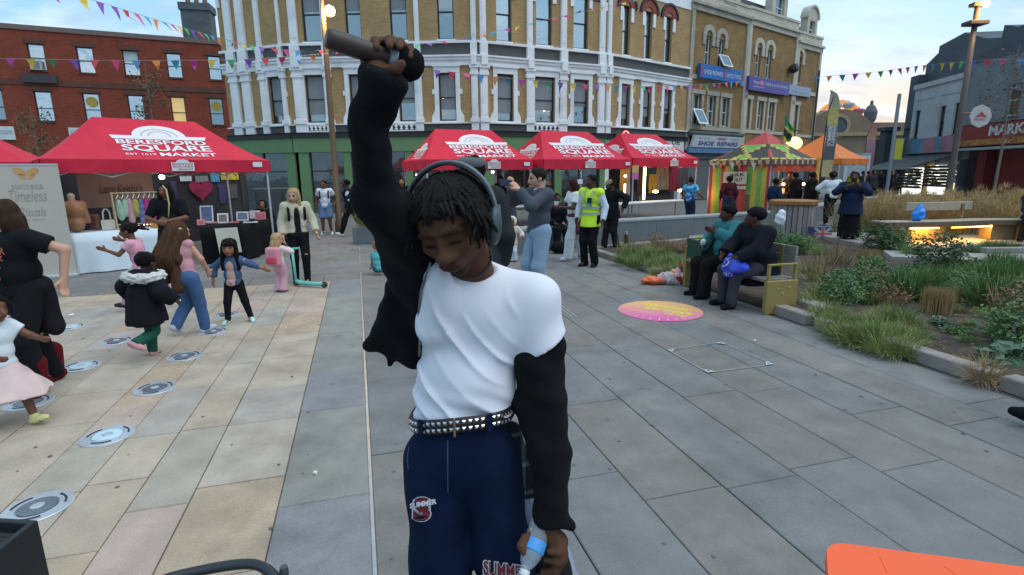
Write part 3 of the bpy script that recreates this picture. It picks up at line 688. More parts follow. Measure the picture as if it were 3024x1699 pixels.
# ------------------------------------------------------------------ gold steel bench with the two women
GOLDM = M('bench_gold_paint',(.27,.205,.065),.45,var=.1,scale=5,bump=.05,spec=.5); SLAT = M('bench_wood',(.20,.19,.175),.75,var=.25,scale=4,bump=.3,bscale=30,stretch=(1,14,14))
b0 = np.array([3.20,6.60,0]); b1 = np.array([2.72,8.42,0]); e = unit(b1-b0); nv = np.array([e[1],-e[0],0])
LB = np.linalg.norm(b1-b0); bm = mat4(b0,e,-nv if False else np.array([-e[1],e[0],0])*-1,(0,0,1))
t = thing('park_bench','gold painted steel park bench with grey timber seat on the grey paving','bench',(b0+b1)/2)
for x in (0,LB-.06):
    mb = MB(bm); mb.box(x,x+.06,0,.46,.0,.43,.006); lg = mb.build('end_panel',GOLDM,t)
    mb = MB(bm)
    for q in ((x+.012,.01),(x+.012,.41)):mb.box(q[0],q[0]+.035,q[1],q[1]+.035,.43,.62)
    mb.box(x+.012,x+.047,.01,.445,.62,.645,.004); mb.build('armrest',GOLDM,t)
    if x==0:
        for yy,zz in ((.16,.33),(.33,.34),(.24,.26)):
            mb = MB(bm); mb.lathe((-.001,yy,zz),[(.013,0),(.011,.008),(.001,.01)],10,(-1,0,0)); mb.build('bolt',M('bolt_steel',(.6,.58,.5),.35,var=.1,metal=.7),t)
for k in range(4):mb = MB(bm); mb.box(.065,LB-.065,.01+k*.115,.115+k*.115,.405,.445,.006); mb.build('seat_slat',SLAT,t)
for k in range(2):mb = MB(bm); mb.box(.1,LB-.1,.47,.505,.60+k*.125,.715+k*.125,.006); mb.build('back_slat',SLAT,t)
for x in (.3,LB-.35):mb = MB(bm); mb.box(x,x+.05,.45,.47,.40,.84,.004); mb.build('back_post',GOLDM,t)
BENCH = (b0,e,np.array([bm[0,1],bm[1,1],0]),LB)
# ------------------------------------------------------------------ curved timber bench with amber strip light
t = thing('curved_bench','long curved timber bench lit by an amber strip beneath its seat','bench',(10.8,12.7,.14))
front = [(8.45,12.2),(9.3,12.18),(10.2,12.3),(11.1,12.5),(11.9,12.42),(12.7,12.25),(13.9,12.1)]
off = lambda p,d:(p[0],p[1]+d)
def ribbon(d0,d1,z0,z1,fr=front):
    mb = MB(); n = len(fr); V = []
    for p in fr:V+=[(p[0],p[1]+d0,z0),(p[0],p[1]+d1,z0),(p[0],p[1]+d1,z1),(p[0],p[1]+d0,z1)]
    Fc = [(4*i+k,4*i+(k+1)%4,4*i+4+(k+1)%4,4*i+4+k) for i in range(n-1) for k in range(4)]+[(3,2,1,0),tuple(range(4*n-4,4*n))]
    mb.add(V,Fc); return mb
CW = M('bench_pale_timber',(.33,.29,.225),.7,var=.25,scale=4,bump=.25,bscale=25,stretch=(1,14,14)); CD = M('bench_side_steel',(.17,.125,.06),.5,var=.2,scale=5)
for k in range(4):ribbon(.0+k*.13,.122+k*.13,.56,.61).build('seat_board',CW,t)
ribbon(-.02,.0,.50,.605).build('edge_band',M('bench_dark_edge',(.11,.08,.05),.6,var=.2),t)
for x0,x1,y in ((8.5,9.02,12.24),(9.3,10.05,12.5),(11.2,11.75,12.55),(11.78,12.0,12.48),(12.3,12.75,12.6)):
    mb = MB(); mb.box(x0,x1,y,y+.34,.14,.56,.006); mb.build('support',CD,t)
LED = emis('amber_strip',(1,.50,.09),7.0)
for x0,x1 in ((9.05,9.75),(10.08,11.18),(12.78,13.6)):
    yf = lambda x:float(np.interp(x,[p[0] for p in front],[p[1] for p in front])); mb = MB(); mb.tube([(x,yf(x)+.045,.462) for x in np.linspace(x0,x1,7)],.014,6); mb.build('light_strip',LED,t)
    l = bpy.data.lights.new('amber_lamp','AREA'); l.shape = 'RECTANGLE'; l.size = x1-x0; l.size_y = .04; l.energy = 20; l.color = (1,.50,.12)
    lo = bpy.data.objects.new('amber_lamp',l); COL.objects.link(lo); lo.parent = t; WL[lo] = WL[t]; lo.location = np.array([(x0+x1)/2,yf((x0+x1)/2)+.16,.50])-WL[t]
mb = MB(mat4((9.45,12.95,0),unit((1,.12,0)),unit((-.12,1,0)))); mb.box(.0,1.75,.02,.07,.80,1.0,.012); mb.build('backrest',CW,t)
for x in (.3,1.45):mb = MB(mat4((9.45,12.95,0),unit((1,.12,0)),unit((-.12,1,0)))); mb.box(x,x+.06,-.02,.02,.55,.95); mb.build('backrest_post',CD,t)
c = np.array([9.35,12.45,.61])
bag = soft('carrier_bag',[ell(c+(0,0,.12),(.15,.1,.13)),ell(c+(.03,0,.22),(.09,.07,.12)),cap(c+(.03,0,.28),c+(.05,0,.36),.05,.02)],M('blue_plastic',(.02,.22,.72),.35,var=.15,scale=8,spec=.5),.014,.03,disp=waves(.012,26,4))
tag(bag,'bright blue carrier bag standing on the lit curved bench','bag')
# ------------------------------------------------------------------ buildings
class Fac:
    """a facade plane from A to B on the ground; local x along it, y inwards, z up"""
    def __init__(s,A,B):
        s.A = np.array([A[0],A[1],0.]); s.B = np.array([B[0],B[1],0.]); s.L = np.linalg.norm(s.B-s.A); s.e = (s.B-s.A)/s.L; s.n = np.array([-s.e[1],s.e[0],0]); s.m = mat4(s.A,s.e,s.n)
    def hit(s,x,y):
        d = ray(x,y); k = ((s.A-CAM)@s.n)/(d@s.n); P = CAM+d*k; return (P-s.A)@s.e,P[2]
    def mb(s):return MB(s.m)
def walls(mb,U0,U1,Z0,Z1,ops,th=.35,y0=0.0):
    """wall with openings, cut into boxes that only touch"""
    zs = sorted({Z0,Z1,*[q for o in ops for q in (o[2],o[3]) if Z0<q<Z1]})
    for a,b in zip(zs[:-1],zs[1:]):
        u = U0
        for o in sorted([o for o in ops if o[2]<b-1e-6 and o[3]>a+1e-6]):
            if o[0]>u+1e-4:mb.box(u,o[0],y0,y0+th,a,b)
            u = max(u,o[1])
        if u<U1-1e-4:mb.box(u,U1,y0,y0+th,a,b)
WFR = {}
def sash(fac,bld,u0,u1,z0,z1,frame,gl,blind=None,bfrac=.0,mid=.5,rec=.14,bars=0,name='window'):
    """window: frame object with panes, sill and blind as its pieces"""
    w = .055; y0 = rec; mb = fac.mb()
    zm = z0+(z1-z0)*mid
    mb.box(u0,u0+w,y0,y0+.09,z0,z1); mb.box(u1-w,u1,y0,y0+.09,z0,z1); mb.box(u0+w,u1-w,y0,y0+.09,z1-w,z1); mb.box(u0+w,u1-w,y0,y0+.09,z0,z0+w*1.3); mb.box(u0+w,u1-w,y0+.01,y0+.085,zm-w*.5,zm+w*.5)
    for k in range(bars):x = u0+(u1-u0)*(k+1)/(bars+1); mb.box(x-.012,x+.012,y0+.02,y0+.07,z0+w,z1-w)
    o = mb.build(name,frame,bld)
    mb = fac.mb(); mb.box(u0+w,u1-w,y0+.045,y0+.055,zm+w*.5,z1-w); mb.build('pane',gl,o)
    mb = fac.mb(); mb.box(u0+w,u1-w,y0+.06,y0+.07,z0+w*1.3,zm-w*.5); mb.build('pane',gl,o)
    if blind:
        mb = fac.mb(); zb = z1-(z1-z0)*bfrac; mb.box(u0+w,u1-w,y0+.035,y0+.042,max(zb,zm+.04),z1-w)
        if zb<zm-.05:mb.box(u0+w,u1-w,y0+.05,y0+.057,zb,zm-.04)
        mb.build('blind',blind,o)
    mb = fac.mb(); mb.box(u0-.04,u1+.04,-.06,y0+.0,z0-.07,z0-.001); mb.build('sill',frame if name!='window' else WFR['sill'],o)
    return o
WHITE = M('white_painted_stucco',(.78,.785,.795),.65,var=.08,scale=1.5,bump=.08,bscale=25,stain=.2); WFR['sill'] = WHITE
SLATE = M('dark_grey_band',(.085,.09,.088),.7,var=.15,scale=2); BLACKT = M('black_moulding',(.025,.027,.028),.5,var=.2)
OCHRE = brickmat('ochre_brick','b39468','a6865a','9b876a',stain=.2); OCHRE2 = brickmat('old_ochre_brick','9c7c52','8d6d42','867458',stain=.35)
GREEN = M('shopfront_green',(.125,.225,.10),.5,var=.1,scale=1.2,stain=.12); DKW = M('dark_sash_paint',(.028,.03,.034),.5,var=.1)
GL = glass('window_glass',gloss=.34); GLB = glass('sky_window_glass',gloss=.62,tint=(.05,.06,.06)); GLD = glass('shop_glass',gloss=.10,tint=(.01,.012,.012)); BL = M('roller_blind',(.24,.26,.28),.8,var=.1,scale=2); BLW = M('pale_blind',(.5,.56,.58),.8,var=.08)
INT = M('dark_interior',(.022,.022,.022),.9,var=.3,scale=1)
# plan of the curved terrace, measured along the picture's horizon
def xy(px,Y):d = D(px,400,Y); return np.array([d[0],d[1]])
Pc = xy(1415,26.0); Pb = xy(868,26.3)
def along(P,e,px):
    k = xy(px,1.0)[0]; return P+e*((k*P[1]-P[0])/(e[0]-k*e[1]))
eT = unit((-.93,.37)); Pa = along(Pb,eT,683)
e2 = unit((.908,.419)); Pd = along(Pc,e2,1785)
e3 = unit((.795,.606)); Pe = along(Pd,e3,2022); Pf = along(Pd,e3,2188); Pg = along(Pd,e3,2330); Ph = along(Pd,e3,2400)
FT,F1,F2,F3 = Fac(Pa,Pb),Fac(Pb,Pc),Fac(Pc,Pd),Fac(Pd,Pe); FA,FB,FC = Fac(Pe,Pf),Fac(Pf,Pg),Fac(Pg,Ph)
z_of = lambda y:F1.hit(1290,y)[1]
ZF0,ZF1,ZC,ZB0,ZB1,ZW0,ZW1 = z_of(446),z_of(402),z_of(388),z_of(387),z_of(363),z_of(358),z_of(216)
ZK0,ZK1,ZD0,ZD1,ZS,ZU0 = z_of(195),z_of(165),z_of(164),z_of(130),z_of(118),z_of(117)
ZU1 = ZU0+(ZW1-ZW0)*1.12; ZTOP = ZU1+2.4
main = thing('corner_building','three-storey ochre brick corner building with white stucco pilasters above green shopfronts','building',(*F1.A[:2],0))
def face(fac,first,second,pil,balus,arched=False,wall_m=OCHRE):
    """first / second: window spans (u0, u1); pil: (u, width) pilasters; balus: (u0, u1) balustrades"""
    L = fac.L
    o1 = [(a,b,ZW0,ZW1) for a,b in first]; o2 = [(a,b,ZU0,ZU1) for a,b in second]
    mb = fac.mb(); walls(mb,0,L,ZB0-.3,ZK0,o1); walls(mb,0,L,ZK0,ZU1+.9,o2); mb.box(0,L,.0,.35,ZU1+.9,ZTOP); mb.build('brick_wall',wall_m,main,fuv=True)
    mb = fac.mb(); mb.box(0,L,-.02,0,ZB0-.02,ZB1-.05); mb.build('dark_panel_band',SLATE,main)
    mb = fac.mb(); mb.box(-.05,L+.05,-.14,-.0,ZB1-.05,ZW0-.075); mb.build('sill_course',WHITE,main)
    mb = fac.mb(); mb.box(-.03,L+.03,-.1,0,ZK0,ZK0+.22); mb.box(-.05,L+.05,-.17,0,ZK0+.22,ZK1-.08); mb.box(-.08,L+.08,-.24,0,ZK1-.08,ZK1-.005); mb.build('cornice',WHITE,main)
    mb = fac.mb(); mb.box(0,L,-.03,0,ZK1+.0,ZD1); mb.build('dark_band',SLATE,main)
    mb = fac.mb(); mb.box(-.05,L+.05,-.15,0,ZD1+.005,ZU0-.075); mb.build('string_course',WHITE,main)
    for u,w in pil:
        mb = fac.mb(); mb.box(u,u+w,-.14,0,ZB0-.02,ZB1-.052); mb.box(u-.04,u+w+.04,-.2,-.001,ZW0-.07,ZW0+.12); mb.box(u+.03,u+w-.03,-.13,-.001,ZW0+.12,ZK0-.42); mb.box(u+.1,u+w-.1,-.15,-.13,ZW0+.25,ZK0-.6)
        mb.box(u-.03,u+w+.03,-.18,-.001,ZK0-.42,ZK0-.3); mb.box(u+.0,u+w,-.15,-.001,ZK0-.3,ZK0-.12); mb.box(u-.05,u+w+.05,-.21,-.001,ZK0-.12,ZK0-.002); mb.build('pilaster',WHITE,main)
        mb = fac.mb(); mb.box(u+.05,u+w-.05,-.27,-.001,ZK0+.002,ZK1+.004); mb.box(u+.02,u+w-.02,-.2,-.031,ZK1+.006,ZD1+.002); mb.box(u+.06,u+w-.06,-.12,-.001,ZU0-.07,ZU1+.5); mb.box(u+.13,u+w-.13,-.14,-.12,ZU0+.15,ZU1-.2); mb.build('upper_pilaster',WHITE,main)
    for a,b in balus:
        mb = fac.mb(); mb.box(a,b,-.12,-.021,ZB0+.0,ZB0+.05); mb.box(a,b,-.12,-.021,ZB1-.1,ZB1-.052); n = max(3,round((b-a)/.3)); 
        for s in (a,b-.18):mb.box(s,s+.18,-.12,-.021,ZB0+.05,ZB1-.1)
        mb.build('balustrade_rail',WHITE,main)
        for i in range(n):
            x = a+.22+(b-a-.44)*(i+.5)/n; h = ZB1-.15-ZB0; mb = fac.mb(); mb.lathe((x,-.075,ZB0+.05),[(.06,0),(.085,h*.28),(.035,h*.5),(.085,h*.75),(.06,h)],8); mb.build('baluster',WHITE,main,True)
    for a,b in first:
        if any(abs((a+b)/2-(p+w/2))<.2 for p,w in pil):continue
        mb = fac.mb(); f = .2
        mb.box(a-f,a-.0,-.07,-.001,ZW0-.06,ZW1+.0); mb.box(b+.0,b+f,-.07,-.001,ZW0-.06,ZW1+.0); mb.box(a-f,b+f,-.08,-.001,ZW1,ZW1+.26); mb.box(a-f-.05,b+f+.05,-.15,-.001,ZW1+.26,ZW1+.36)
        for s,q in ((-1,a-f),(1,b+f)):
            x0,x1 = sorted((q,q+s*.1)); mb.box(x0,x1,-.06,-.001,ZW0+(ZW1-ZW0)*.56,ZW0+(ZW1-ZW0)*.66)
            pts = [(q,ZW0-.06),(q+s*.16,ZW0-.06),(q+s*.16,ZW0+.18),(q+s*.1,ZW0+.3),(q+s*.03,ZW0+.42),(q,ZW0+.5)]
            mb.prism(pts if s>0 else pts[::-1],-.065,-.001)
        mb.build('window_surround',WHITE,main)
    kw = ((0,0),)
    for i,(a,b) in enumerate(first):sash(fac,main,a,b,ZW0,ZW1,DKW,GL,BL,[.82,.72,.6,.75,.9][i%5] if rng.random()<.9 else .5,.5)
    for i,(a,b) in enumerate(second):
        sash(fac,main,a,b,ZU0,ZU1,DKW,GLB if fac in (F2,F3) else GL,BL if rng.random()<.3 else None,.45)
        mb = fac.mb(); c_ = (a+b)/2
        if arched:
            r = (b-a)/2
            mb.arch(c_,ZU1-.1,r,r+.34,-.05,.0); mb.build('arch_lintel',M('red_arch_brick',(.27,.06,.045),.8,var=.2,scale=6),main)
            mb = fac.mb(); mb.arch(c_,ZU1-.1,r+.34,r+.46,-.1,-.0); mb.build('hood_mould',BLACKT,main)
            mb = fac.mb()
            for s in (a-.22,b+.02):mb = fac.mb(); mb.box(s,s+.2,-.06,-.001,ZU1-.75,ZU1-.1); mb.build('corbel',WHITE,main)
        else:
            mb.box(a-.12,b+.12,-.08,-.001,ZU1+.001,ZU1+.35); mb.build('lintel',WHITE,main)
    if arched:mb = fac.mb(); mb.box(0,L,-.03,-.002,ZU1+.62,ZTOP-.3); mb.build('stucco_parapet_band',WHITE,main)
    mb = fac.mb(); mb.box(-.1,L+.1,-.4,.35,ZTOP,ZTOP+.35); mb.build('parapet_cornice',WHITE,main)
    if not arched and L>3:
        for a,b in zip([0]+[q[1] for q in second],[q[0] for q in second]+[L]):
            if b-a>.6:
                mb = fac.mb(); mb.box(a+.05,b-.05,-.035,-.002,ZU1-.12,ZU1+.02); mb.build('dark_string',M('maroon_moulding',(.06,.03,.03),.6,var=.2),main)
                
                for q in (a+.02,b-.2):mb = fac.mb(); mb.box(q,q+.18,-.07,-.002,ZU1-.5,ZU1-.125); mb.build('corbel',WHITE,main)
    # shopfront fascia
    mb = fac.mb(); mb.box(-.03,L+.03,-.34,.0,ZC-.0,ZB0-.025); mb.box(-.02,L+.02,-.26,.0,ZF1-.02,ZC-.005); mb.build('black_cornice',BLACKT,main)
U = lambda fac,*xs,y=300:[fac.hit(x,y)[0] for x in xs]
def span(fac,*prs,y=290):return [tuple(U(fac,a,b,y=y)) for a,b in prs]
pw = lambda fac,*prs,y=290:[(q[0],q[1]-q[0]) for q in span(fac,*prs,y=y)]
face(FT,span(FT,(796,836)),[],pw(FT,(688,712),(722,748),(775,792),(838,850)),[])
face(F1,span(F1,(904,960),(1034,1092),(1178,1226),(1297,1347)),span(F1,(893,948),(1020,1066),(1152,1202),(1292,1340),y=80),pw(F1,(870,900),(963,983),(1230,1250),(1392,1414)),span(F1,(895,985),(1145,1250)))
face(F2,span(F2,(1468,1516),(1578,1638),(1693,1737)),span(F2,(1466,1511),(1583,1630),(1694,1737),y=80),pw(F2,(1416,1440),(1552,1574),(1650,1672),(1762,1783)),span(F2,(1552,1668)))
face(F3,span(F3,(1832,1859),(1896,1922),(1958,1982),y=310),span(F3,(1838,1860),(1903,1925),(1964,1984),y=110),pw(F3,(1786,1800)),[],arched=True)
# green shopfronts: fascia board, piers, dark glass
def shop(fac,piers,u0=0,fas=GREEN,stall=.5):
    L = fac.L; mb = fac.mb(); mb.box(u0,L,-.18,.0,ZF0,ZF1-.02); mb.build('fascia_board',fas,main)
    us = sorted(piers)
    for u,w in us:mb = fac.mb(); mb.box(u,u+w,-.12,.0,.0,ZF0-.002); mb.build('shopfront_pier',fas,main)
    edges = [u0]+[q for u,w in us for q in (u,u+w)]+[L]
    for a,b in zip(edges[::2],edges[1::2]):
        if b-a<.4:continue
        mb = fac.mb(); mb.box(a,b,.02,.12,0,stall); mb.build('stallriser',SLATE,main)
        n = max(1,round((b-a)/1.5))
        for i in range(n):
            x0,x1 = a+(b-a)*i/n,a+(b-a)*(i+1)/n
            mb = fac.mb(); mb.box(x0,x0+.05,.0,.1,stall,ZF0); mb.box(x1-.05,x1,.0,.1,stall,ZF0); mb.box(x0+.05,x1-.05,0,.1,ZF0-.9,ZF0-.84); g = mb.build('shop_window',DKW,main)
            mb = fac.mb(); mb.box(x0+.05,x1-.05,.05,.06,stall,ZF0-.9); mb.box(x0+.05,x1-.05,.05,.06,ZF0-.84,ZF0); mb.build('pane',GLD,g)
shop(FT,[(0.0,.4),(FT.L-.5,.5)]); shop(F1,[*pw(F1,(890,920),(1020,1042),(1200,1222),(1405,1414),y=520)]); shop(F2,[*pw(F2,(1426,1458),(1635,1655),y=520),(F2.L-.3,.3)])
mb = F3.mb(); walls(mb,0,F3.L,0,ZC,[(.4,F3.L-.4,0,2.6)]); mb.build('ground_floor_wall',WHITE,main)
mb = F3.mb(); mb.box(.4,F3.L-.4,.25,.3,0,2.6); mb.build('shop_glazing',GLD,main)
# core behind the facades so the block has depth and a roof
core = MB(); dp = 11.0
pts = [FT.A[:2],F1.A[:2],F2.A[:2],F3.A[:2],F3.B[:2]]; back = [p+np.array([.2,dp*.6]) for p in pts[::-1]]; ins = [p+np.array([0.1,.55]) for p in pts]
core.slab([tuple(p) for p in ins]+[tuple(p) for p in back],0.0,ZTOP-.4); core.build('inner_block',INT,main)
mb = MB(); mb.slab([tuple(p) for p in ins]+[tuple(p) for p in back],ZTOP-.39,ZTOP-.2); mb.build('roof',M('roof_slate',(.09,.1,.115),.7,var=.2),main)
# lettering on the shop of the third face
mb = F3.mb(); a,b = U(F3,1800,2010,y=425); mb.box(a,b,-.22,-.0,F3.hit(1900,447)[1],F3.hit(1900,407)[1]); sg = mb.build('shop_sign',M('shop_sign_white',(.62,.62,.6),.5,var=.1),main)
mb = F3.mb(); z0,z1 = F3.hit(1990,428)[1],F3.hit(1990,415)[1]; x0,x1 = U(F3,1975,1998,y=425); put_text(mb,'DE',x0,x1,z0,z1,lambda x,y:(x,-.226,y),.02); mb.build('lettering',BLACKT,sg)
# ------------------------------------------------------------------ two old ochre houses with a shoe repair shop, and the narrow end house
CREAM = M('cream_stucco',(.50,.45,.36),.8,var=.15,scale=1.6,stain=.25); STONE = M('weathered_stone',(.36,.33,.27),.85,var=.2,scale=1.4,stain=.35); WUP = M('white_upvc',(.62,.65,.66),.4,var=.05); WFR['sill'] = STONE
PVC = glass('house_glass',gloss=.28)
def house(fac,label,first,second,zf,zs,wallm,trim,dormer=None,arches=True,par=.5,cat='building'):
    b = thing('terraced_house',label,cat,(*fac.A[:2],0)); L = fac.L
    zc = zs[1]+(1.2 if fac is not FC else .6)
    mb = fac.mb(); walls(mb,0,L,3.0,zc,[(a,c,*zf) for a,c in first]+[(a,c,*zs) for a,c in second]); mb.build('brick_wall',wallm,b,fuv=True)
    mb = fac.mb(); mb.box(-.05,L+.05,-.12,-.0,zc,zc+.3); mb.box(-.08,L+.08,-.25,.0,zc+.3,zc+.45); mb.build('cornice',trim,b)
    mb = fac.mb(); mb.box(0,L,-.02,.35,zc+.45,zc+.45+par); mb.box(-.04,L+.04,-.08,.4,zc+.45+par,zc+.6+par); mb.build('parapet',CREAM,b)
    for x in (0,L-.3):mb = fac.mb(); mb.box(x,x+.3,-.1,-.001,3.02,zc-.001); mb.build('quoin_strip',trim,b)
    for z0,z1 in ((zf[0]-.28,zf[0]-.08),(zs[0]-.75,zs[0]-.5)):mb = fac.mb(); mb.box(.3,L-.3,-.07,-.001,z0,z1); mb.build('string_course',trim,b)
    for a,c in first:
        sash(fac,b,a,c,*zf,WUP,PVC,bars=1); mb = fac.mb(); mb.box(a-.2,a-.001,-.06,-.001,zf[0]-.07,zf[1]); mb.box(c+.001,c+.2,-.06,-.001,zf[0]-.07,zf[1]); mb.box(a-.25,c+.25,-.1,-.001,zf[1],zf[1]+.25); mb.build('window_surround',trim,b)
    for a,c in second:
        sash(fac,b,a,c,*zs,WUP,PVC,bars=1); r = (c-a)/2; mb = fac.mb(); mb.arch((a+c)/2,zs[1]-.02,r+.02,r+.32,-.09,.0); mb.box(a-.3,a-.02,-.08,-.001,zs[1]-.5,zs[1]-.02); mb.box(c+.02,c+.3,-.08,-.001,zs[1]-.5,zs[1]-.02); mb.build('arch_lintel',trim,b)
    mb = fac.mb(); mb.box(.02,L-.02,.5,7,0,zc+.6); mb.build('inner_block',INT,b)
    mb = fac.mb(); mb.prism([(0.03,zc+.62),(L-.03,zc+.62),(L-.03,zc+1.9),(.03,zc+1.9)],1.1,5.5); mb.build('roof',M('roof_slate',0),b)
    if dormer:
        u,w,h,rnd = dormer; z0 = zc+.45+par*.35; mb = fac.mb()
        walls(mb,u-w/2,u+w/2,z0,z0+h,[(u-w*.28,u+w*.28,z0+.25,z0+h-.15)],.5,-.04); 
        if rnd:mb.arch(u,z0+h,0.02,w/2,-.04,.46); mb.arch(u,z0+h,w/2,w/2+.14,-.14,.46)
        else:mb.box(u-w/2-.12,u+w/2+.12,-.16,.46,z0+h,z0+h+.2)
        mb.build('dormer',CREAM,b); sash(fac,b,u-w*.28,u+w*.28,z0+.25,z0+h-.15,WUP,PVC,rec=.1)
    return b
zA = lambda fac,x,y:fac.hit(x,y)[1]
hA = house(FA,'old ochre brick house above the shoe repair shop, between white corner building and purple signboard',span(FA,(2045,2069),(2090,2112),(2130,2152),y=320),span(FA,(2081,2099),(2120,2137),y=150),(zA(FA,2100,372),zA(FA,2100,283)),(zA(FA,2092,200),zA(FA,2092,107)),OCHRE2,STONE,(FA.L*.62,2.2,2.2,False))
hB = house(FB,'ochre brick house with cream pilasters above a purple signboard',span(FB,(2197,2213),(2236,2252),(2268,2284),y=340),span(FB,(2231,2245),(2262,2277),y=190),(zA(FB,2205,380),zA(FB,2205,293)),(zA(FB,2238,228),zA(FB,2238,140)),OCHRE2,CREAM,(FB.L*.55,2.0,1.7,True))
hC = house(FC,'narrow end house of the terrace with a curved white dormer',span(FC,(2335,2352),y=360),span(FC,(2350,2366),y=200),(zA(FC,2343,393),zA(FC,2343,310)),(zA(FC,2358,245),zA(FC,2358,168)),OCHRE2,CREAM,(FC.L*.5,1.5,1.5,True))
# ground floors
def front(fac,bld,sign=None):
    mb = fac.mb(); walls(mb,0,fac.L,0,2.98,[(.3,fac.L-.3,.0,2.5)]); mb.build('shopfront_wall',M('shopfront_blue_grey',(.10,.12,.15),.6,var=.2),bld)
    mb = fac.mb()
    for i in range(28):mb.box(.31,fac.L-.31,.1+.012*(i%2),.14,.03+i*.088,.03+i*.088+.08)
    mb.build('roller_shutter',M('shutter_steel',(.17,.185,.20),.5,var=.12,metal=.3),bld)
for f_,b_ in ((FA,hA),(FB,hB),(FC,hC)):front(f_,b_)
def sign(fac,bld,name,x0,x1,y0,y1,mat,texts,out=.25,th=.14,tilt=0.0):
    """sign board with lettering; texts: (string, x0, x1, y0, y1, material, bold) as fractions of the board"""
    a,b = U(fac,x0,x1,y=(y0+y1)/2); xm = (x0+x1)/2; z1,z0 = zA(fac,xm,y0),zA(fac,xm,y1)
    mb = fac.mb(); P = [(-out-tilt,z1),(-out,z0),(-out+th,z0),(-out-tilt+th,z1)]
    V = [(u,y,z) for u in (a,b) for y,z in P]; mb.add(V,[(0,1,2,3),(7,6,5,4),(0,4,5,1),(1,5,6,2),(2,6,7,3),(3,7,4,0)]); o = mb.build(name,mat,bld)
    for k,(s,p0,p1,q0,q1,m,bold) in enumerate(texts):
        mb = fac.mb(); fn = lambda x,y:(a+(b-a)*x,-out-tilt*y-.008,z0+(z1-z0)*y)
        if s=='#':mb.add([fn(p0,q0),fn(p1,q0),fn(p1,q1),fn(p0,q1)],[(0,1,2,3)])
        elif s=='o':
            mb.add([fn((p0+p1)/2+(p1-p0)/2*math.cos(6.283*i/16),(q0+q1)/2+(q1-q0)/2*math.sin(6.283*i/16)) for i in range(16)],[tuple(range(16))])
        else:put_text(mb,s,p0,p1,q0,q1,fn,bold)
        mb.build('lettering',m,o)
    return o
SBL = M('sign_blue',(.02,.13,.42),.4,var=.06); SW = M('sign_white',(.62,.66,.70),.4,var=.06); SV = M('sign_violet',(.10,.075,.30),.4,var=.06); SPK = M('sign_pink',(.75,.12,.36),.4); SRED = M('sign_red',(.5,.03,.03),.4,var=.06); SNV = M('sign_navy',(.05,.07,.30),.4,var=.0); SGR = M('sign_grey',(.25,.27,.33),.5,var=0); SPL = M('sign_pale_blue',(.30,.36,.48),.4,var=.08)
sign(FA,hA,'hanging_sign',2055,2185,201,241,SBL,[('SHOE REPAIRS',.08,.49,.3,.62,SW,.0),('KEYCUTTING',.58,.93,.3,.62,SW,.0),('#',.015,.045,.15,.85,SRED,0),('#',.52,.55,.15,.85,SRED,0),('#',.955,.985,.15,.85,SRED,0)],.3,.2)
sign(FB,hB,'hanging_sign',2199,2319,236,276,SV,[('PINNACLE  HOME & AUTO REPAIRS',.1,.95,.5,.7,SW,.0),('o',.25,.34,.45,.8,SPK,0),('solicitors',.1,.35,.25,.38,SW,.0)],.3,.2)
sign(FC,hC,'hanging_sign',2322,2386,256,284,SPL,[('#',.1,.9,.3,.36,SGR,0),('#',.3,.31,.15,.75,SGR,0),('#',.62,.63,.15,.75,SGR,0)],.2,.15)
sign(FA,hA,'shop_sign',2031,2172,404,437,SW,[('SHOE  REPAIRS',.1,.93,.14,.52,SNV,.03),('HEELBAR',.46,.63,.66,.86,SRED,.02),('EST 1970',.08,.28,.68,.82,SGR,0),('DOMINIC',.76,.93,.68,.8,SGR,0)],.3,.2,.22)
sign(FA,hA,'blue_fascia',2024,2170,437,453,M('fascia_pale_blue',(.09,.20,.38),.5,var=.1),[],.25,.2)
mb = FA.mb(); a,b = U(FA,2024,2185,y=395); z = zA(FA,2100,398); mb.box(a,b,-.4,0,z,z+.12); mb.box(a+.05,b-.05,-.3,0,z-.12,z-.002); mb.build('shop_cornice',M('teal_moulding',(.10,.13,.135),.6,var=.2),hA)
# opened upvc top-hung casements
def casement(fac,bld,x0,x1,y0,y1):
    a,b = U(fac,x0,x1,y=(y0+y1)/2); z1,z0 = zA(fac,(x0+x1)/2,y0),zA(fac,(x0+x1)/2,y1); o_ = .55*(z1-z0)
    fn = lambda s,u_:np.array([a+(b-a)*s,-.06-o_*(1-u_),z0+(z1-z0)*u_])
    mb = fac.mb(); w = .09
    for q in ((0,1,0,w),(0,1,1-w,1),(0,w*1.2,w,1-w),(1-w*1.2,1,w,1-w)):
        P = [fn(q[0],q[2]),fn(q[1],q[2]),fn(q[1],q[3]),fn(q[0],q[3])]; mb.add(P+[p+(0,.05,.02) for p in P],[(0,1,2,3),(7,6,5,4),(0,4,5,1),(1,5,6,2),(2,6,7,3),(3,7,4,0)])
    o = mb.build('open_casement',WUP,bld); mb = fac.mb(); P = [fn(w,w)+(0,.02,0),fn(1-w,w)+(0,.02,0),fn(1-w,1-w)+(0,.02,0),fn(w,1-w)+(0,.02,0)]; mb.add(P+[p+(0,.01,.0) for p in P],[(0,1,2,3),(7,6,5,4),(0,4,5,1),(1,5,6,2),(2,6,7,3),(3,7,4,0)]); mb.build('pane',PVC,o)
casement(FA,hA,2119,2148,163,200); casement(FA,hA,2043,2072,322,368)
mb = FC.mb(); u,z = FC.hit(2330,205); mb.lathe((u,-.35,z),[(.25,-.25),(.32,0),(.25,.25)],12,(0,-1,.3)); mb.tube([(u,0,z),(u,-.4,z)],.05); mb.build('satellite_dish',M('dish_dark',(.03,.035,.035),.5),hC)
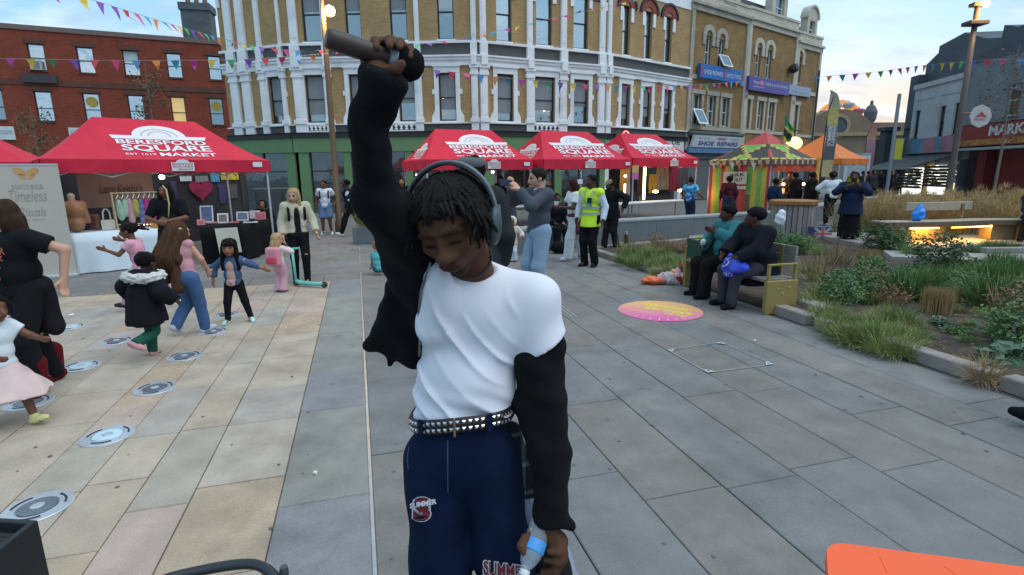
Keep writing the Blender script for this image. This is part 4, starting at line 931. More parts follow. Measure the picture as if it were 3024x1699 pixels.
mb = FC.mb(); u = FC.L-.25; mb.tube([(u,-.12,.1),(u,-.12,9)],.07); mb.build('drainpipe',M('pipe_dark',(.05,.05,.05),.5),hC)

# ------------------------------------------------------------------ red brick block on the left
RY0 = 36.0
ra = xy(-60,RY0); re_ = unit((.91,.415)); rb = along(ra,re_,700); FR = Fac(ra,rb)
RED = brickmat('red_brick','8c4230','7e3826','74483a',stain=.22); RDK = M('red_brick_string',(.11,.045,.032),.85,var=.2,scale=3)
red = thing('red_brick_building','long red brick building with two rows of small sash windows on the left','building',(*FR.A[:2],0))
zr = lambda y,x=330:FR.hit(x,y)[1]
z1a,z1b = FR.hit(260,217)[1],FR.hit(260,140)[1]; z0a,z0b = FR.hit(270,362)[1],FR.hit(270,276)[1]
upx = [(85,134),(228,277),(362,409),(490,534),(612,650)]; lox = [(-25,12),(105,156),(247,296),(379,425),(505,547),(618,658)]
up_ = [tuple(FR.hit(x,175)[0] for x in q) for q in upx]; lo_ = [tuple(FR.hit(x,315)[0] for x in q) for q in lox]
ztop = FR.hit(300,92)[1]
mb = FR.mb(); walls(mb,0,FR.L,3.2,ztop-.3,[(a,b,z1a,z1b) for a,b in up_]+[(a,b,z0a,z0b) for a,b in lo_]); mb.build('brick_wall',RED,red,fuv=True)
mb = FR.mb(); mb.box(-.05,FR.L,-.08,.4,ztop-.3,ztop); mb.build('parapet_coping',M('coping_teal_stone',(.17,.12,.11),.8,var=.2),red)
mb = FR.mb(); z = zr(262); mb.box(0,FR.L,-.05,-.001,z,z+.35); mb.build('string_course',RDK,red)
mb = FR.mb(); mb.box(0,FR.L,.6,9,0,ztop-.4); mb.build('inner_block',INT,red)
mb = FR.mb(); mb.box(0,FR.L,.0,.35,0,2.7); mb.build('shopfronts',M('dim_shopfront',(.03,.03,.03),.6,var=.5,scale=.6),red)
mb = FR.mb(); mb.box(0,FR.L,-.3,.0,2.72,3.18); mb.build('fascia_board',M('red_house_fascia',(.25,.2,.19),.7,var=.2,scale=1),red)
WFR['sill'] = RDK
RWF = M('red_house_frame',(.035,.03,.035),.5); PB = M('bright_blind',(.52,.60,.60),.8,var=.12,scale=2)
for i,(a,b) in enumerate(up_):
    o = sash(FR,red,a,b,z1a,z1b,RWF,GLB,PB if i in (2,) else None,.45,.48)
    mb = FR.mb(); mb.box(a-.15,b+.15,-.04,-.001,z1b+.001,z1b+.3); mb.build('dark_lintel',RDK,red)
for i,(a,b) in enumerate(lo_):
    o = sash(FR,red,a,b,z0a,z0b,RWF,GL if i in (0,5) else (emis('lit_room',(.55,.40,.16),.55) if i==4 else GLB),None,0,.44)
    mb = FR.mb(); mb.box(a-.15,b+.15,-.04,-.001,z0b+.001,z0b+.3); mb.build('dark_lintel',RDK,red)
    if i in (2,5):
        mb = FR.mb(); c_ = (a+b)/2; mb.lathe((c_,.13,z0b-.55),[(.34,0),(.34,.02)],20,(0,-1,0)); mb.build('oval_window_sign',M('gold_sign',(.42,.30,.05),.5),red)
a,b = FR.hit(68,230)[0],FR.hit(170,230)[0]; mb = FR.mb(); mb.box(a,b,-.25,-.001,zr(246,120),zr(222,120)); mb.build('dark_sign_box',M('sign_box_dark',(.05,.045,.05),.6),red)
a,b = FR.hit(92,200)[0],FR.hit(126,200)[0]; mb = FR.mb(); mb.box(a,b,-.2,.15,z1a+.03,z1a+.62); ac = mb.build('air_conditioner',M('ac_white',(.45,.45,.43),.5),red)
mb = FR.mb(); mb.box(a+.08,b-.08,-.21,-.2,z1a+.1,z1a+.55); mb.build('grille',M('ac_grille',(.2,.2,.2),.6),ac)
for x0,x1,y0,y1,t_ in ((-30,45,374,413,'accountants'),(205,262,378,410,'to let')):
    a,b = FR.hit(x0,395)[0],FR.hit(x1,395)[0]; zz1,zz0 = zr(y0,(x0+x1)/2),zr(y1,(x0+x1)/2); mb = FR.mb(); mb.box(a,b,-.12,-.001,zz0,zz1); o = mb.build('white_signboard',M('signboard_white',(.55,.6,.6),.5),red)
    mb = FR.mb(); put_text(mb,t_,a+(b-a)*.1,b-(b-a)*.08,zz0+(zz1-zz0)*.4,zz0+(zz1-zz0)*.75,lambda x,y:(x,-.125,y)); mb.build('lettering',SGR,o)
# dark chimney stack between the two buildings
c = xy(628,45.0); ct_ = D(628,16,45)[2]; t = thing('chimney_stack','tall dark grey rendered chimney stack between the red block and the corner building','chimney',(*c,0))
mb = MB(rotz((*c,0),.2)); mb.box(-1.0,1.0,-.7,.7,0,ct_-.5); mb.box(-1.1,1.1,-.8,.8,ct_-.5,ct_); mb.build('stack',M('chimney_render',(.10,.115,.125),.85,var=.3,scale=1,stain=.3),t)
for x in (-.6,0,.6):mb = MB(rotz((*c,0),.2)); mb.lathe((x,0,ct_),[(.18,0),(.15,.8)],10); mb.build('chimney_pot',M('pot_clay',(.2,.12,.09),.8),t)

# ------------------------------------------------------------------ right-hand street: white shop house and the red market shop
X0 = 27.0
FS = Fac((X0+.6,38.6),(X0-.2,33.3)); FM = Fac((X0-.22,33.25),(X0-.9,22.5))
for f_ in (FS,FM):f_.n = np.array([-f_.e[1],f_.e[0],0]); f_.m = mat4(f_.A,f_.e,f_.n)
zS = lambda x,y:FS.hit(x,y)[1]; zM = lambda x,y:FM.hit(x,y)[1]
DW = M('dirty_white_render',(.42,.45,.48),.8,var=.15,scale=1.2,stain=.3); DG = M('dark_blue_grey_render',(.075,.095,.115),.85,var=.25,scale=1,stain=.3); DG2 = M('mid_grey_render',(.17,.20,.225),.85,var=.25,scale=.9,stain=.35)
sh = thing('white_shop_building','white rendered shop building with a dark gabled roof across the street on the right','building',(*FS.A[:2],0))
WFR['sill'] = DG
zp = zS(2740,258); zt = zS(2700,150)
ws = [tuple(FS.hit(x,380)[0] for x in q) for q in ((2672,2686),(2697,2712),(2768,2786),(2809,2828))]
wz = [(zS(2679,378),zS(2679,350)),(zS(2704,408),zS(2704,328)),(zS(2777,403),zS(2777,315)),(zS(2818,398),zS(2818,306))]
mb = FS.mb(); walls(mb,0,FS.L,3.6,zp,[(a,b,*z) for (a,b),z in zip(ws,wz)]); mb.build('render_wall',DW,sh)
for (a,b),z in zip(ws,wz):sash(FS,sh,a,b,*z,DKW,GL,rec=.12)
mb = FS.mb(); mb.box(-.05,FS.L,-.12,.35,zp,zp+.3); mb.box(.3,FS.L*.45,-.03,-.001,zp-.75,zp-.55); mb.box(FS.L*.55,FS.L-.2,-.03,-.001,zp-.75,zp-.55); mb.build('parapet',DW,sh)
g0 = zS(2690,205)
mb = FS.mb(); mb.prism([(-.3,zp+.32),(FS.L,zp+.32),(FS.L,zS(2835,130)),(FS.L*.62,zS(2780,112)),(.9,zS(2712,150)),(.9,zS(2712,168)),(-.3,zS(2700,195))],.6,7.0); mb.build('gable',DG,sh)
mb = FS.mb(); put_text(mb,'CRAFT',FS.L*.3,FS.L*.9,zS(2790,242),zS(2790,222),lambda x,y:(x,.58,y),.04); mb.build('graffiti_lettering',M('graffiti_white',(.45,.55,.6),.7),sh)
mb = FS.mb(); mb.box(0,FS.L,.4,7,0,zp); mb.box(-1.0,-.02,.1,7,0,zp+1.0); mb.build('inner_block',DG,sh)
MUR = [M('mural_'+n,c,.7,var=.35,scale=1.4) for n,c in (('blue',(.10,.24,.34)),('pink',(.34,.17,.22)),('teal',(.09,.16,.18)),('dark',(.03,.035,.05)))]
mz0,mz1 = zS(2740,452),zS(2740,408)
for i,(a,b,k) in enumerate(((0,.12,2),(.12,.36,0),(.36,.62,1),(.62,.72,0),(.72,1,1))):mb = FS.mb(); mb.box(FS.L*a,FS.L*b,-.1,-.0,mz0,mz1); mb.build('mural_panel',MUR[k],sh)
mb = FS.mb(); mb.ball((FS.L*.5,-.1,mz0+.5),.5,10,8,(1.2,.1,.8)); mb.ball((FS.L*.85,-.1,mz1+.2),.6,10,8,(.8,.1,1.4)); mb.build('mural_figure',MUR[3],sh)
# market awnings and lit goods
aw = zS(2720,470)
mb = FS.mb(); mb.add([(0,-2.4,aw-.5),(FS.L,-2.4,aw-.5),(FS.L,0,aw+.25),(0,0,aw+.25),(0,-2.4,aw-.58),(FS.L,-2.4,aw-.58),(FS.L,0,aw+.17),(0,0,aw+.17)],[(0,1,2,3),(7,6,5,4),(0,4,5,1),(1,5,6,2),(2,6,7,3),(3,7,4,0)]); mb.build('awning',M('awning_dark',(.05,.058,.065),.7,var=.3),sh)
mb = FS.mb(); mb.box(0,FS.L,-2.44,-2.402,aw-.66,aw-.5); mb.build('awning_edge',M('awning_rail',(.30,.34,.35),.5),sh)
LITG = [emis('lit_goods_'+n,c,s) for n,c,s in (('white',(.85,.88,.80),1.3),('warm',(.85,.72,.45),1.0),('mixed',(.42,.40,.33),.7))]
GOODS = [M('goods_%d'%i,c,.6,var=.3,scale=3) for i,c in enumerate(((.3,.06,.05),(.35,.27,.06),(.08,.12,.09),(.35,.33,.3),(.06,.06,.08)))]
for x0,x1,y0,y1 in ((2655,2722,496,556),(2738,2800,488,552),(2806,2826,480,540)):
    a,b = sorted((FS.hit(x0,520)[0],FS.hit(x1,520)[0])); z1_,z0_ = zS((x0+x1)/2,y0),zS((x0+x1)/2,y1); sf = thing('goods_shelving',{2655:'lit shop shelving packed with goods under the dark awning, leftmost',2738:'lit shop shelving under the dark awning, behind the man in a pale t-shirt',2806:'narrow lit shelving beside the red market shopfront'}[x0],'shelving',FS.A+FS.e*a)
    mb = FS.mb(); mb.box(a,b,.1,.2,z0_-.5,z1_); mb.build('backlight',LITG[0 if x0<2800 else 1],sf)
    n = 7; h = (z1_-z0_)/n
    for i in range(n):
        mb = FS.mb(); mb.box(a,b,-.25,.09,z0_+i*h,z0_+i*h+.04); mb.build('shelf',GOODS[4],sf); x = a+.05
        mb = FS.mb()
        while x<b-.1:w_ = rng.uniform(.08,.25); mb.mi = int(rng.integers(5)); mb.box(x,x+w_*.85,-.2,.05,z0_+i*h+.042,z0_+i*h+.042+h*rng.uniform(.35,.8)); x+=w_
        mb.build('goods',GOODS,sf)
for x in (2645,2732,2803,2830):
    u = FS.hit(x,520)[0]; mb = FS.mb(); mb.box(u-.1,u+.1,-.06,.39,0,aw-.1); mb.build('shop_pier',M('pier_yellow',(.42,.27,.06),.6) if x==2732 else DG,sh)
# red market shop
mk = thing('red_market_building','grey rendered building above a red market shop sign at the right edge','building',(*FM.A[:2],0))
zq = zM(2940,175)
wm = [tuple(FM.hit(x,300)[0] for x in (2972,3012))]; wmz = [(zM(2990,343),zM(2990,248))]
mb = FM.mb(); walls(mb,0,FM.L,zM(2930,362),zq,[(*wm[0],*wmz[0])]); mb.build('render_wall',DG2,mk)
sash(FM,mk,*wm[0],*wmz[0],M('faded_white_frame',(.35,.37,.37),.6),GL,rec=.12)
mb = FM.mb(); u0 = FM.hit(2945,100)[0]; mb.box(0,FM.L,.0,6,zq,zq+.4); mb.prism([(FM.L*.3,zq+.4),(FM.L,zq+.4),(FM.L,zM(3100,20)),(u0+.9,zM(2990,80)),(u0+.5,zM(2963,78)),(u0,zM(2945,76)),(u0-.1,zM(2940,150))],.3,6); mb.build('roof',DG,mk)
mb = FM.mb(); mb.box(0,FM.L,.4,6,0,zq); mb.build('inner_block',DG,mk)
sg0,sg1 = zM(2930,430),zM(2930,366)
mb = FM.mb(); mb.box(FM.hit(2846,400)[0],FM.L,-.3,.0,sg0,sg1); sgn = mb.build('shop_sign',M('market_sign_red',(.22,.035,.035),.5,var=.3,scale=1.5,stain=.3),mk)
mb = FM.mb(); a,b = FM.hit(2938,385)[0],FM.hit(3090,385)[0]; put_text(mb,'MARKET',a,b,zM(2990,397),zM(2990,366)-.0,lambda x,y:(x,-.308,y),.04); mb.build('lettering',M('sign_letter_pale',(.5,.5,.48),.5),sgn)
mb = FM.mb(); mb.box(FM.hit(2850,400)[0],FM.L,-.309,-.301,sg0+.05,sg0+.35); mb.build('goods_picture_strip',M('picture_strip',(.33,.15,.04),.6,var=.7,scale=3),sgn)
mb = FM.mb(); mb.box(FM.hit(2885,440)[0],FM.L,-1.2,-.31,sg0-.25,sg0-.12); mb.build('awning_rail',M('awning_rail',0),mk)
REDS = M('red_shutter',(.17,.022,.022),.55,var=.25,scale=2)
mb = FM.mb(); a = FM.hit(2945,500)[0]
for i in range(30):mb.box(a,FM.L,.04+.015*(i%2),.1,.1+i*.1,.1+i*.1+.092)
mb.build('roller_shutter',REDS,mk)
mb = FM.mb(); a,b = FM.hit(2893,500)[0],FM.hit(2918,500)[0]; mb.box(a,b,-.2,.35,0,sg0-.3); mb.build('red_pier',REDS,mk)
mb = FM.mb(); mb.box(FM.hit(2846,500)[0],FM.hit(2892,500)[0],.2,.3,0,sg0); mb.build('dark_entrance',M('entrance_dark',(.03,.02,.022),.8,var=.6,scale=1.2),mk)
for x,y in ((2864,380),(2833,434),(2835,408)):u,z = FM.hit(x,y); mb = FM.mb(); mb.ball((u,-.4,z),.16,10,6,(1.2,.6,.8)); mb.build('shop_lamp',emis('shop_lamp_glow',(1,.92,.75),2.0),mk)
# ------------------------------------------------------------------ far end of the street: old gatehouse and fairground wheel
GS = M('gate_stone',(.21,.15,.10),.9,var=.2,scale=.6,stain=.2)
gt = thing('gatehouse','low tan stone gatehouse with a curved pediment closing the far street','building',D(2500,500,62))
FG = Fac(D(2380,500,62)[:2],D(2690,500,62)[:2]); zg = lambda x,y:FG.hit(x,y)[1]; ug = lambda x:FG.hit(x,400)[0]
pts = [(ug(2380),0)]
pts+=[(ug(2690),0),(ug(2690),zg(2640,362)),(ug(2570),zg(2570,362)),(ug(2555),zg(2555,350)),(ug(2535),zg(2535,337)),(ug(2515),zg(2515,328)),(ug(2490),zg(2490,323)),(ug(2460),zg(2460,322)),(ug(2435),zg(2435,327)),(ug(2412),zg(2412,338)),(ug(2398),zg(2398,347)),(ug(2380),zg(2380,350))]
mb = FG.mb(); mb.prism(pts,0,6); mb.build('stone_front',GS,gt)
mb = FG.mb(); mb.arch(ug(2472),zg(2472,372),.9,1.3,-.2,.0,0,360,20); mb.box(ug(2380),ug(2690),-.3,.0,zg(2500,402),zg(2500,392)); mb.build('clock_surround',M('gate_trim',(.33,.24,.14),.9),gt)
mb = FG.mb(); mb.lathe((ug(2472),-.05,zg(2472,372)),[(.9,0),(.88,.04)],20,(0,-1,0)); mb.build('clock_face',M('clock_dark',(.06,.08,.09),.5),gt)
for a,b in ((2420,2450),(2570,2600)):mb = FG.mb(); mb.box(ug(a),ug(b),-.03,-.002,0,zg(2440,415)); mb.build('dark_opening',INT,gt)
u = ug(2597); mb = FG.mb(); mb.lathe((u,2,zg(2597,362)),[(.35,0),(.6,.5),(.68,1.3),(.42,1.9),(.18,2.1),(.14,2.5),(.01,2.6)],12); mb.build('urn',M('urn_dark',(.12,.115,.13),.9,var=.3),gt)
w = thing('fairground_wheel','orange fairground wheel with pale gondolas rising behind the gatehouse','wheel',D(2470,500,75))
FWp = Fac(D(2400,500,75)[:2],D(2560,500,75)[:2]); cu,cz = FWp.hit(2478,372); rad = FWp.hit(2478,298)[1]-cz
OR = emis('wheel_orange',(.75,.33,.08),.35)
mb = FWp.mb(); mb.arch(cu,cz,rad-.25,rad+.1,0,.5,0,360,40); mb.arch(cu,cz,rad*.8-.15,rad*.8+.15,0,.5,0,360,32); mb.build('rim',OR,w)
for i in range(20):a = 6.283*i/20; mb = FWp.mb(); mb.tube([(cu,.25,cz),(cu+rad*math.cos(a),.25,cz+rad*math.sin(a))],.09,5); mb.build('spoke',OR,w)
for i in range(12):
    a = 6.283*i/12+.3; x,z = cu+rad*math.cos(a)*1.0,cz+rad*math.sin(a)*1.0; mb = FWp.mb(); mb.lathe((x,-.4,z-.9),[(.5,0),(.7,.4),(.7,.6),(.05,.75),(.05,.95)],8); mb.build('gondola',M('gondola_%d'%(i%3),[(.55,.5,.5),(.5,.14,.2),(.45,.5,.55)][i%3],.5),w)
mb = FWp.mb(); mb.tube([(cu-5,.25,-.04),(cu,.25,cz),(cu+5,.25,-.04)],.3,6); mb.build('support_frame',OR,w)
# ------------------------------------------------------------------ market tents
TRED = M('tent_red',(.54,.017,.045),.66,var=.15,scale=2.2,bump=.4,bscale=9,spec=.25,stain=.08); TWH = M('tent_print_white',(.66,.64,.66),.6,var=.05); TPK = M('tent_print_pale',(.60,.36,.36),.6,var=.1)
LEGM = M('tent_leg_aluminium',(.45,.47,.50),.35,var=.08,metal=.5)
def v3(p,z):return np.array([p[0],p[1],z])
def tent(label,FL,FR,depth,ze=2.12,zr=3.0,rf=.27,dv=.25,mat=TRED,logo=True,logos=(.31,.74,.10,.86),group=None,side_logo=True,name='market_tent',legs=True,tag_x=.94,small=(.5,)):
    FL,FR = np.array(FL[:2],float),np.array(FR[:2],float); L = np.linalg.norm(FR-FL); ex = (FR-FL)/L; ey = np.array([-ex[1],ex[0]])
    BL,BR = FL+ey*depth,FR+ey*depth; mid = (FL+BL)/2; r0 = v3(mid+ex*L*rf,zr); r1 = v3(mid+ex*L*(1-rf),zr); c4 = (FL+FR+BL+BR)/4
    t = thing(name,label,'tent',(*c4,0),group)
    def surf(a,b,ra,rb,off=0.0):
        a,b = v3(a,ze),v3(b,ze)
        def f(s,q,off=off):
            lo = a+(b-a)*s; hi = ra+(rb-ra)*s; p = lo+(hi-lo)*q; p[2] = ze+(zr-ze)*(q**1.22)-.03*math.sin(math.pi*s)*(1-q)*(q**.3)
            if off:n = np.cross(b-a,hi-lo); n = n/np.linalg.norm(n); p = p+n*off
            return p
        return f
    fr_ = surf(FL,FR,r0,r1); le = surf(BL,FL,r0,r0); ri = surf(FR,BR,r1,r1); ba = surf(BR,BL,r1,r0)
    for f_,nm in ((fr_,'roof_panel'),(le,'roof_panel'),(ri,'roof_panel'),(ba,'roof_panel')):
        mb = MB(); mb.grid(f_,16,10); mb.build(nm,mat,t,True)
    for a,b in ((FL,FR),(BL,FL),(FR,BR),(BR,BL)):
        d = unit(v3(b-a,0)); n = np.array([d[1],-d[0],0]); LL = np.linalg.norm(b-a)
        mb = MB(); mb.grid(lambda s,q:v3(a+(b-a)*s,ze-dv*q-.012*abs(math.sin(9.4*s))*q)+n*(.012+.018*q*math.sin(23*s+a[0])),30,3); mb.build('valance',mat,t,True)
    if legs:
        for p in (FL,FR,BL,BR):
            q = p+(c4-p)*.03; mb = MB(rotz((*q,0),math.atan2(ex[1],ex[0]))); mb.box(-.02,.02,-.02,.02,.012,ze-.02); mb.build('leg',LEGM,t); mb = MB(rotz((*q,0),math.atan2(ex[1],ex[0]))); mb.box(-.05,.05,-.05,.05,0,.012); mb.build('foot_plate',LEGM,t)
        for a,b in ((FL,FR),(BL,FL),(FR,BR),(BR,BL)):
            a,b = a+(c4-a)*.03,b+(c4-b)*.03; mb = MB()
            for i in range(4):
                p,q = a+(b-a)*i/4,a+(b-a)*(i+1)/4; z0,z1 = ze-.34,ze-.06; mb.tube([v3(p,z0 if i%2 else z1),v3(q,z1 if i%2 else z0)],.011,5); mb.tube([v3(p,z1 if i%2 else z0),v3(q,z0 if i%2 else z1)],.011,5)
            mb.build('scissor_frame',LEGM,t)
    def logo_on(f_,LL,rfr,u0,u1,q0,q1,lines=True):
        def fn(x,y,off=.012):
            q = q0+(q1-q0)*y; u_ = u0+(u1-u0)*x; s = (u_-q*rfr)/max(1-2*q*rfr,.02); return f_(min(max(s,0),1),q,off)
        mb = MB(); P = lambda x,y:fn(x,y)
        n = 12
        for i in range(n):
            a,b = i/n,(i+1)/n; mb.add([P(-.01+.02*.5+a*.98,.60),P(.0+b*.98+.01,.60),P(-.02+b*1.04,.70),P(-.02+a*1.04,.70)],[(0,1,2,3)])
        ring = lambda r,h,k:(.5+r*math.cos(math.pi*(1-k)),.70+h*math.sin(math.pi*k))
        m_ = 20
        for i in range(m_):mb.add([P(*ring(.29,.30,i/m_)),P(*ring(.29,.30,(i+1)/m_)),P(.5,.70)],[(0,1,2)])
        put_text(mb,'BERESFORD',.02,.98,.45,.585,fn,.025); put_text(mb,'SQUARE',.05,1.0,.20,.43,fn,.025); put_text(mb,'MARKET',.40,1.02,.05,.18,fn,.025); put_text(mb,'EST 1619',.06,.36,.08,.15,fn,.01)
        # slab serifs that make the letters read as wood type
        mb.build('printed_logo',TWH,t)
        mb = MB(); fo = lambda x,y:fn(x,y,.018)
        for r,h in ((.20,.20),(.125,.14)):
            for i in range(m_):
                a,b = ring(r,h,i/m_),ring(r,h,(i+1)/m_); a2,b2 = ring(r-.014,h-.016,i/m_),ring(r-.014,h-.016,(i+1)/m_); mb.add([fo(*a),fo(*b),fo(*b2),fo(*a2)],[(0,1,2,3)])
        mb.build('logo_line',M('logo_line_grey',(.42,.36,.40),.6),t)
    if logo:
        logo_on(fr_,L,rf,*logos)
        if side_logo:logo_on(le,depth,.5,.30,.72,.06,.62)
        d = unit(v3(ex,0)); n = np.array([d[1],-d[0],0])
        for s in small:
            fn = lambda x,y:v3(FL+ex*(L*s+x*.42-.21),ze-dv+.02+y*(dv-.01))+n*.04
            mb = MB(); mb.add([fn(0,0),fn(1,0),fn(1,.72),fn(0,.72)],[(0,1,2,3)])
            for i in range(10):
                a,b = math.pi*i/10,math.pi*(i+1)/10; mb.add([fn(.5+.3*math.cos(a),.72+.26*math.sin(a)),fn(.5+.3*math.cos(b),.72+.26*math.sin(b)),fn(.5,.72)],[(0,1,2)])
            o = mb.build('valance_badge',TWH,t); mb = MB(); f2 = lambda x,y:fn(x,y)+n*.006
            put_text(mb,'BERESFORD',.05,.95,.52,.66,f2,.01); put_text(mb,'SQUARE',.05,.95,.27,.47,f2,.01); put_text(mb,'MARKET',.3,.95,.08,.22,f2,.01); mb.build('badge_lettering',M('badge_red',(.45,.12,.12),.6),o)
        fn = lambda x,y:v3(FL+ex*(L*tag_x+x*.2-.1),ze-dv+.1+y*.11)+n*.045
        mb = MB(); mb.add([fn(0,0),fn(1,0),fn(1,1),fn(0,1)],[(0,1,2,3)]); mb.build('maker_tag',TWH,t)
    return dict(t=t,FL=FL,FR=FR,BL=BL,BR=BR,ex=ex,ey=ey,L=L)
TG = 'red market tents on the square'
T1 = tent('large red market tent with white logo over the white-clothed table on the left',D(118,480,10.0),D(795,480,12.8),3.0,2.13,3.03,.26,group=TG,side_logo=False,small=(.56,),tag_x=.93)
q = D(92,480,11.0)[:2]; T0 = tent('red market tent cut off by the left edge of the photo',q-np.array([.86,.5])*4.4,q,3.0,2.1,2.95,.28,group=TG,side_logo=False,small=(.5,),tag_x=.82)
T3 = tent('red market tent behind the performer, its left end hidden by his raised arm',D(1256,480,16.2),D(1572,480,17.6),3.0,2.2,3.18,.22,dv=.30,group=TG,logos=(.27,.86,.08,.86),small=(.62,))
T4 = tent('red market tent behind the man in the yellow vest',D(1606,480,17.6),D(1866,480,19.3),3.0,2.2,3.2,.22,dv=.30,group=TG,logos=(.22,.84,.08,.86))
T5 = tent('rightmost red market tent, next to the shoe repair shop',D(1870,480,19.4),D(2062,480,21.2),3.0,2.25,3.2,.22,dv=.30,group=TG,logos=(.2,.86,.08,.86),small=(.6,))
BLKC = cloth('0d0e11'); WHC = M('white_table_cloth',(.60,.68,.74),.8,var=.06,scale=3)
def drape(name,label,P4,h,mat,parent=None,cat='table',group=None,seed=1,drop=.02):
    """table under a cloth hanging to the ground: P4 corners (front left, front right, back right, back left)"""
    P = [np.array(p[:2],float) for p in P4]; c = sum(P)/4; t = thing(name,label,cat,(*c,0),group)
    mb = MB(); pts = []; N_ = 22
    for i in range(4):
        a,b = P[i],P[(i+1)%4]
        for k in range(N_):pts.append((a+(b-a)*k/N_,unit(np.array([(b-a)[1],-(b-a)[0]]))))
    n = len(pts); V = []
    lv = [0,.25,.5,.75,1]
    for j,q in enumerate(lv):
        for i,(p,nn) in enumerate(pts):
            w_ = (.012+.05*q)*(math.sin(i*1.05+seed)*.5+.5*math.sin(i*.43+seed*2))*q; x = p+nn*(w_+.03*q); V.append((x[0],x[1],h+(drop-h)*q))
    Fc = [(j*n+i,(j+1)*n+i,(j+1)*n+(i+1)%n,j*n+(i+1)%n) for j in range(len(lv)-1) for i in range(n)]+[tuple(range(n))]
    mb.add(V,Fc); mb.build('table_cloth',mat,t,True)
    mb = MB(); mb.slab([tuple(c+(p-c)*.97) for p in P],h-.035,h-.004); mb.build('table_top',M('table_top_board',(.3,.3,.3),.7),t)
    for p in P:q = c+(p-c)*.88; mb = MB(); mb.tube([v3(q,0),v3(q,h-.036)],.018,6); mb.build('leg',LEGM,t)
    return t
A = np.array([-8.15,9.95]); B = np.array([-6.95,11.15]); nb_ = np.array([-.70,.71])
wt = drape('trestle_table','trestle table under a white cloth to the ground in front of the cream backdrop',(A,B,B+nb_*.75,A+nb_*.75),.76,WHC,seed=2)
A2,B2,C2,D2 = np.array([-6.35,11.0]),np.array([-5.72,11.5]),np.array([-5.72,13.8]),np.array([-6.45,13.6])
bt = drape('trestle_table','trestle table under a black cloth beside the woman in a black dress',(A2,B2,C2,D2),.76,BLKC,seed=5)
# stand-in frames for things measured on a plane at depth Y
def plane_at(x0,x1,Y0,Y1=None):return Fac(D(x0,500,Y0)[:2],D(x1,500,Y1 or Y0)[:2])
def panel(fac,x0,x1,y0,y1,name,mat,th=.02,parent=None,out=0.0,wav=0.0,loc=None):
    a,za = fac.hit(x0,y0); b,zb = fac.hit(x1,y1); mb = fac.mb()
    if wav:mb.grid(lambda s,q:(a+(b-a)*s,-out+wav*math.sin(s*17+q*2)*(1.05-q),zb+(za-zb)*q),24,4)
    else:mb.box(a,b,-out-th,-out,zb,za)
    return mb.build(name,mat,parent,bool(wav))
PB1 = plane_at(200,470,12.2,13.6)
bd = tag(panel(PB1,222,460,506,606,'backdrop_sheet',M('backdrop_beige',(.27,.185,.15),.85,var=.08,scale=1.5),wav=.02),'beige backdrop sheet with dark script lettering inside the large red tent','backdrop')
mb = PB1.mb(); a,za = PB1.hit(290,545); b,zb = PB1.hit(420,568); put_text(mb,"Lena Keisha's",a,b,zb,za,lambda x,y:(x,-.05,y),0,.25); mb.build('script_lettering',M('script_brown',(.07,.04,.035),.7),bd)
dk = tag(panel(plane_at(150,480,13.2,14.6),150,480,500,715,'dark_side_wall',M('tent_wall_dark',(.035,.035,.042),.9,var=.2),.02),'dark fabric side wall at the back of the large red tent','tent wall')
PB2 = plane_at(470,720,14.6,16.4); d2 = tag(panel(PB2,470,745,508,700,'dark_display_wall',M('display_dark',(.03,.028,.035),.9,var=.5,scale=2),.03),'dark display wall hung with scarves behind the black table','display wall')
def hung(name,label,x0,x1,y0,y1,col,cat,wav=.015):
    return tag(panel(PB2,x0,x1,y0,y1,name,M('hung_%s_%d'%(name,x0),col,.8,var=.2,scale=4),.02,out=.06,wav=wav),label,cat)
hung('white_label_card','white card hung at the top of the dark display wall',527,563,521,535,(.5,.58,.6),'card',0); hung('yellow_cloth','yellow patterned cloth hung at the top right of the dark display wall',648,702,508,531,(.5,.38,.05),'cloth'); hung('blue_bag','bright blue bag hung at the top of the dark display wall',617,646,510,537,(.08,.28,.45),'bag')
hung('grey_print_card','grey printed card hung between the white card and the blue bag',572,612,520,538,(.18,.2,.2),'card',0)
for x0,x1,y0,y1,c_,lb in ((500,525,535,600,(.06,.05,.13),'dark purple scarf'),(640,668,545,600,(.05,.045,.12),'navy scarf'),(672,700,545,585,(.09,.08,.08),'charcoal scarf'),(705,735,520,690,(.04,.04,.035),'long black coat')):hung('scarf' if 'scarf' in lb else 'coat',lb+' hanging on the dark display wall of the red tent',x0,x1,y0,y1,c_,'scarf' if 'scarf' in lb else 'coat')
u,z = PB2.hit(590,560); mb = PB2.mb(); s = .33
hp = [(u+s*.062*16*math.sin(t_)**3*.95,z+s*.06*(13*math.cos(t_)-5*math.cos(2*t_)-2*math.cos(3*t_)-math.cos(4*t_))) for t_ in np.linspace(0,6.283,30)[:-1]]
mb.prism(hp[::-1],-.10,-.07); tag(mb.build('heart_scarf',M('magenta_cloth',(.24,.015,.06),.8,var=.5,scale=5)),'magenta heart-shaped cloth on the dark display wall','cloth')
# lamp in the tent
lp = D(478,523,12.3); t = thing('tent_lamp','bare bright lamp hanging in the large red tent','lamp',lp)
mb = MB(); mb.ball(lp,.055,12,8); mb.build('bulb',emis('bulb_white',(1,.97,.88),14),t); mb = MB(); mb.tube([lp+(0,0,.05),lp+(0,0,.42)],.012,6); mb.build('flex',BLACKT,t)
def point(name,p,e,col,parent,r=.06):
    l = bpy.data.lights.new(name,'POINT'); l.energy = e; l.color = col; l.shadow_soft_size = r; o = bpy.data.objects.new(name,l); COL.objects.link(o); o.parent = parent; o.location = np.array(p)-WL[parent]; return o
point('bulb_light',lp-(0,0,.09),16,(1,.93,.8),t)
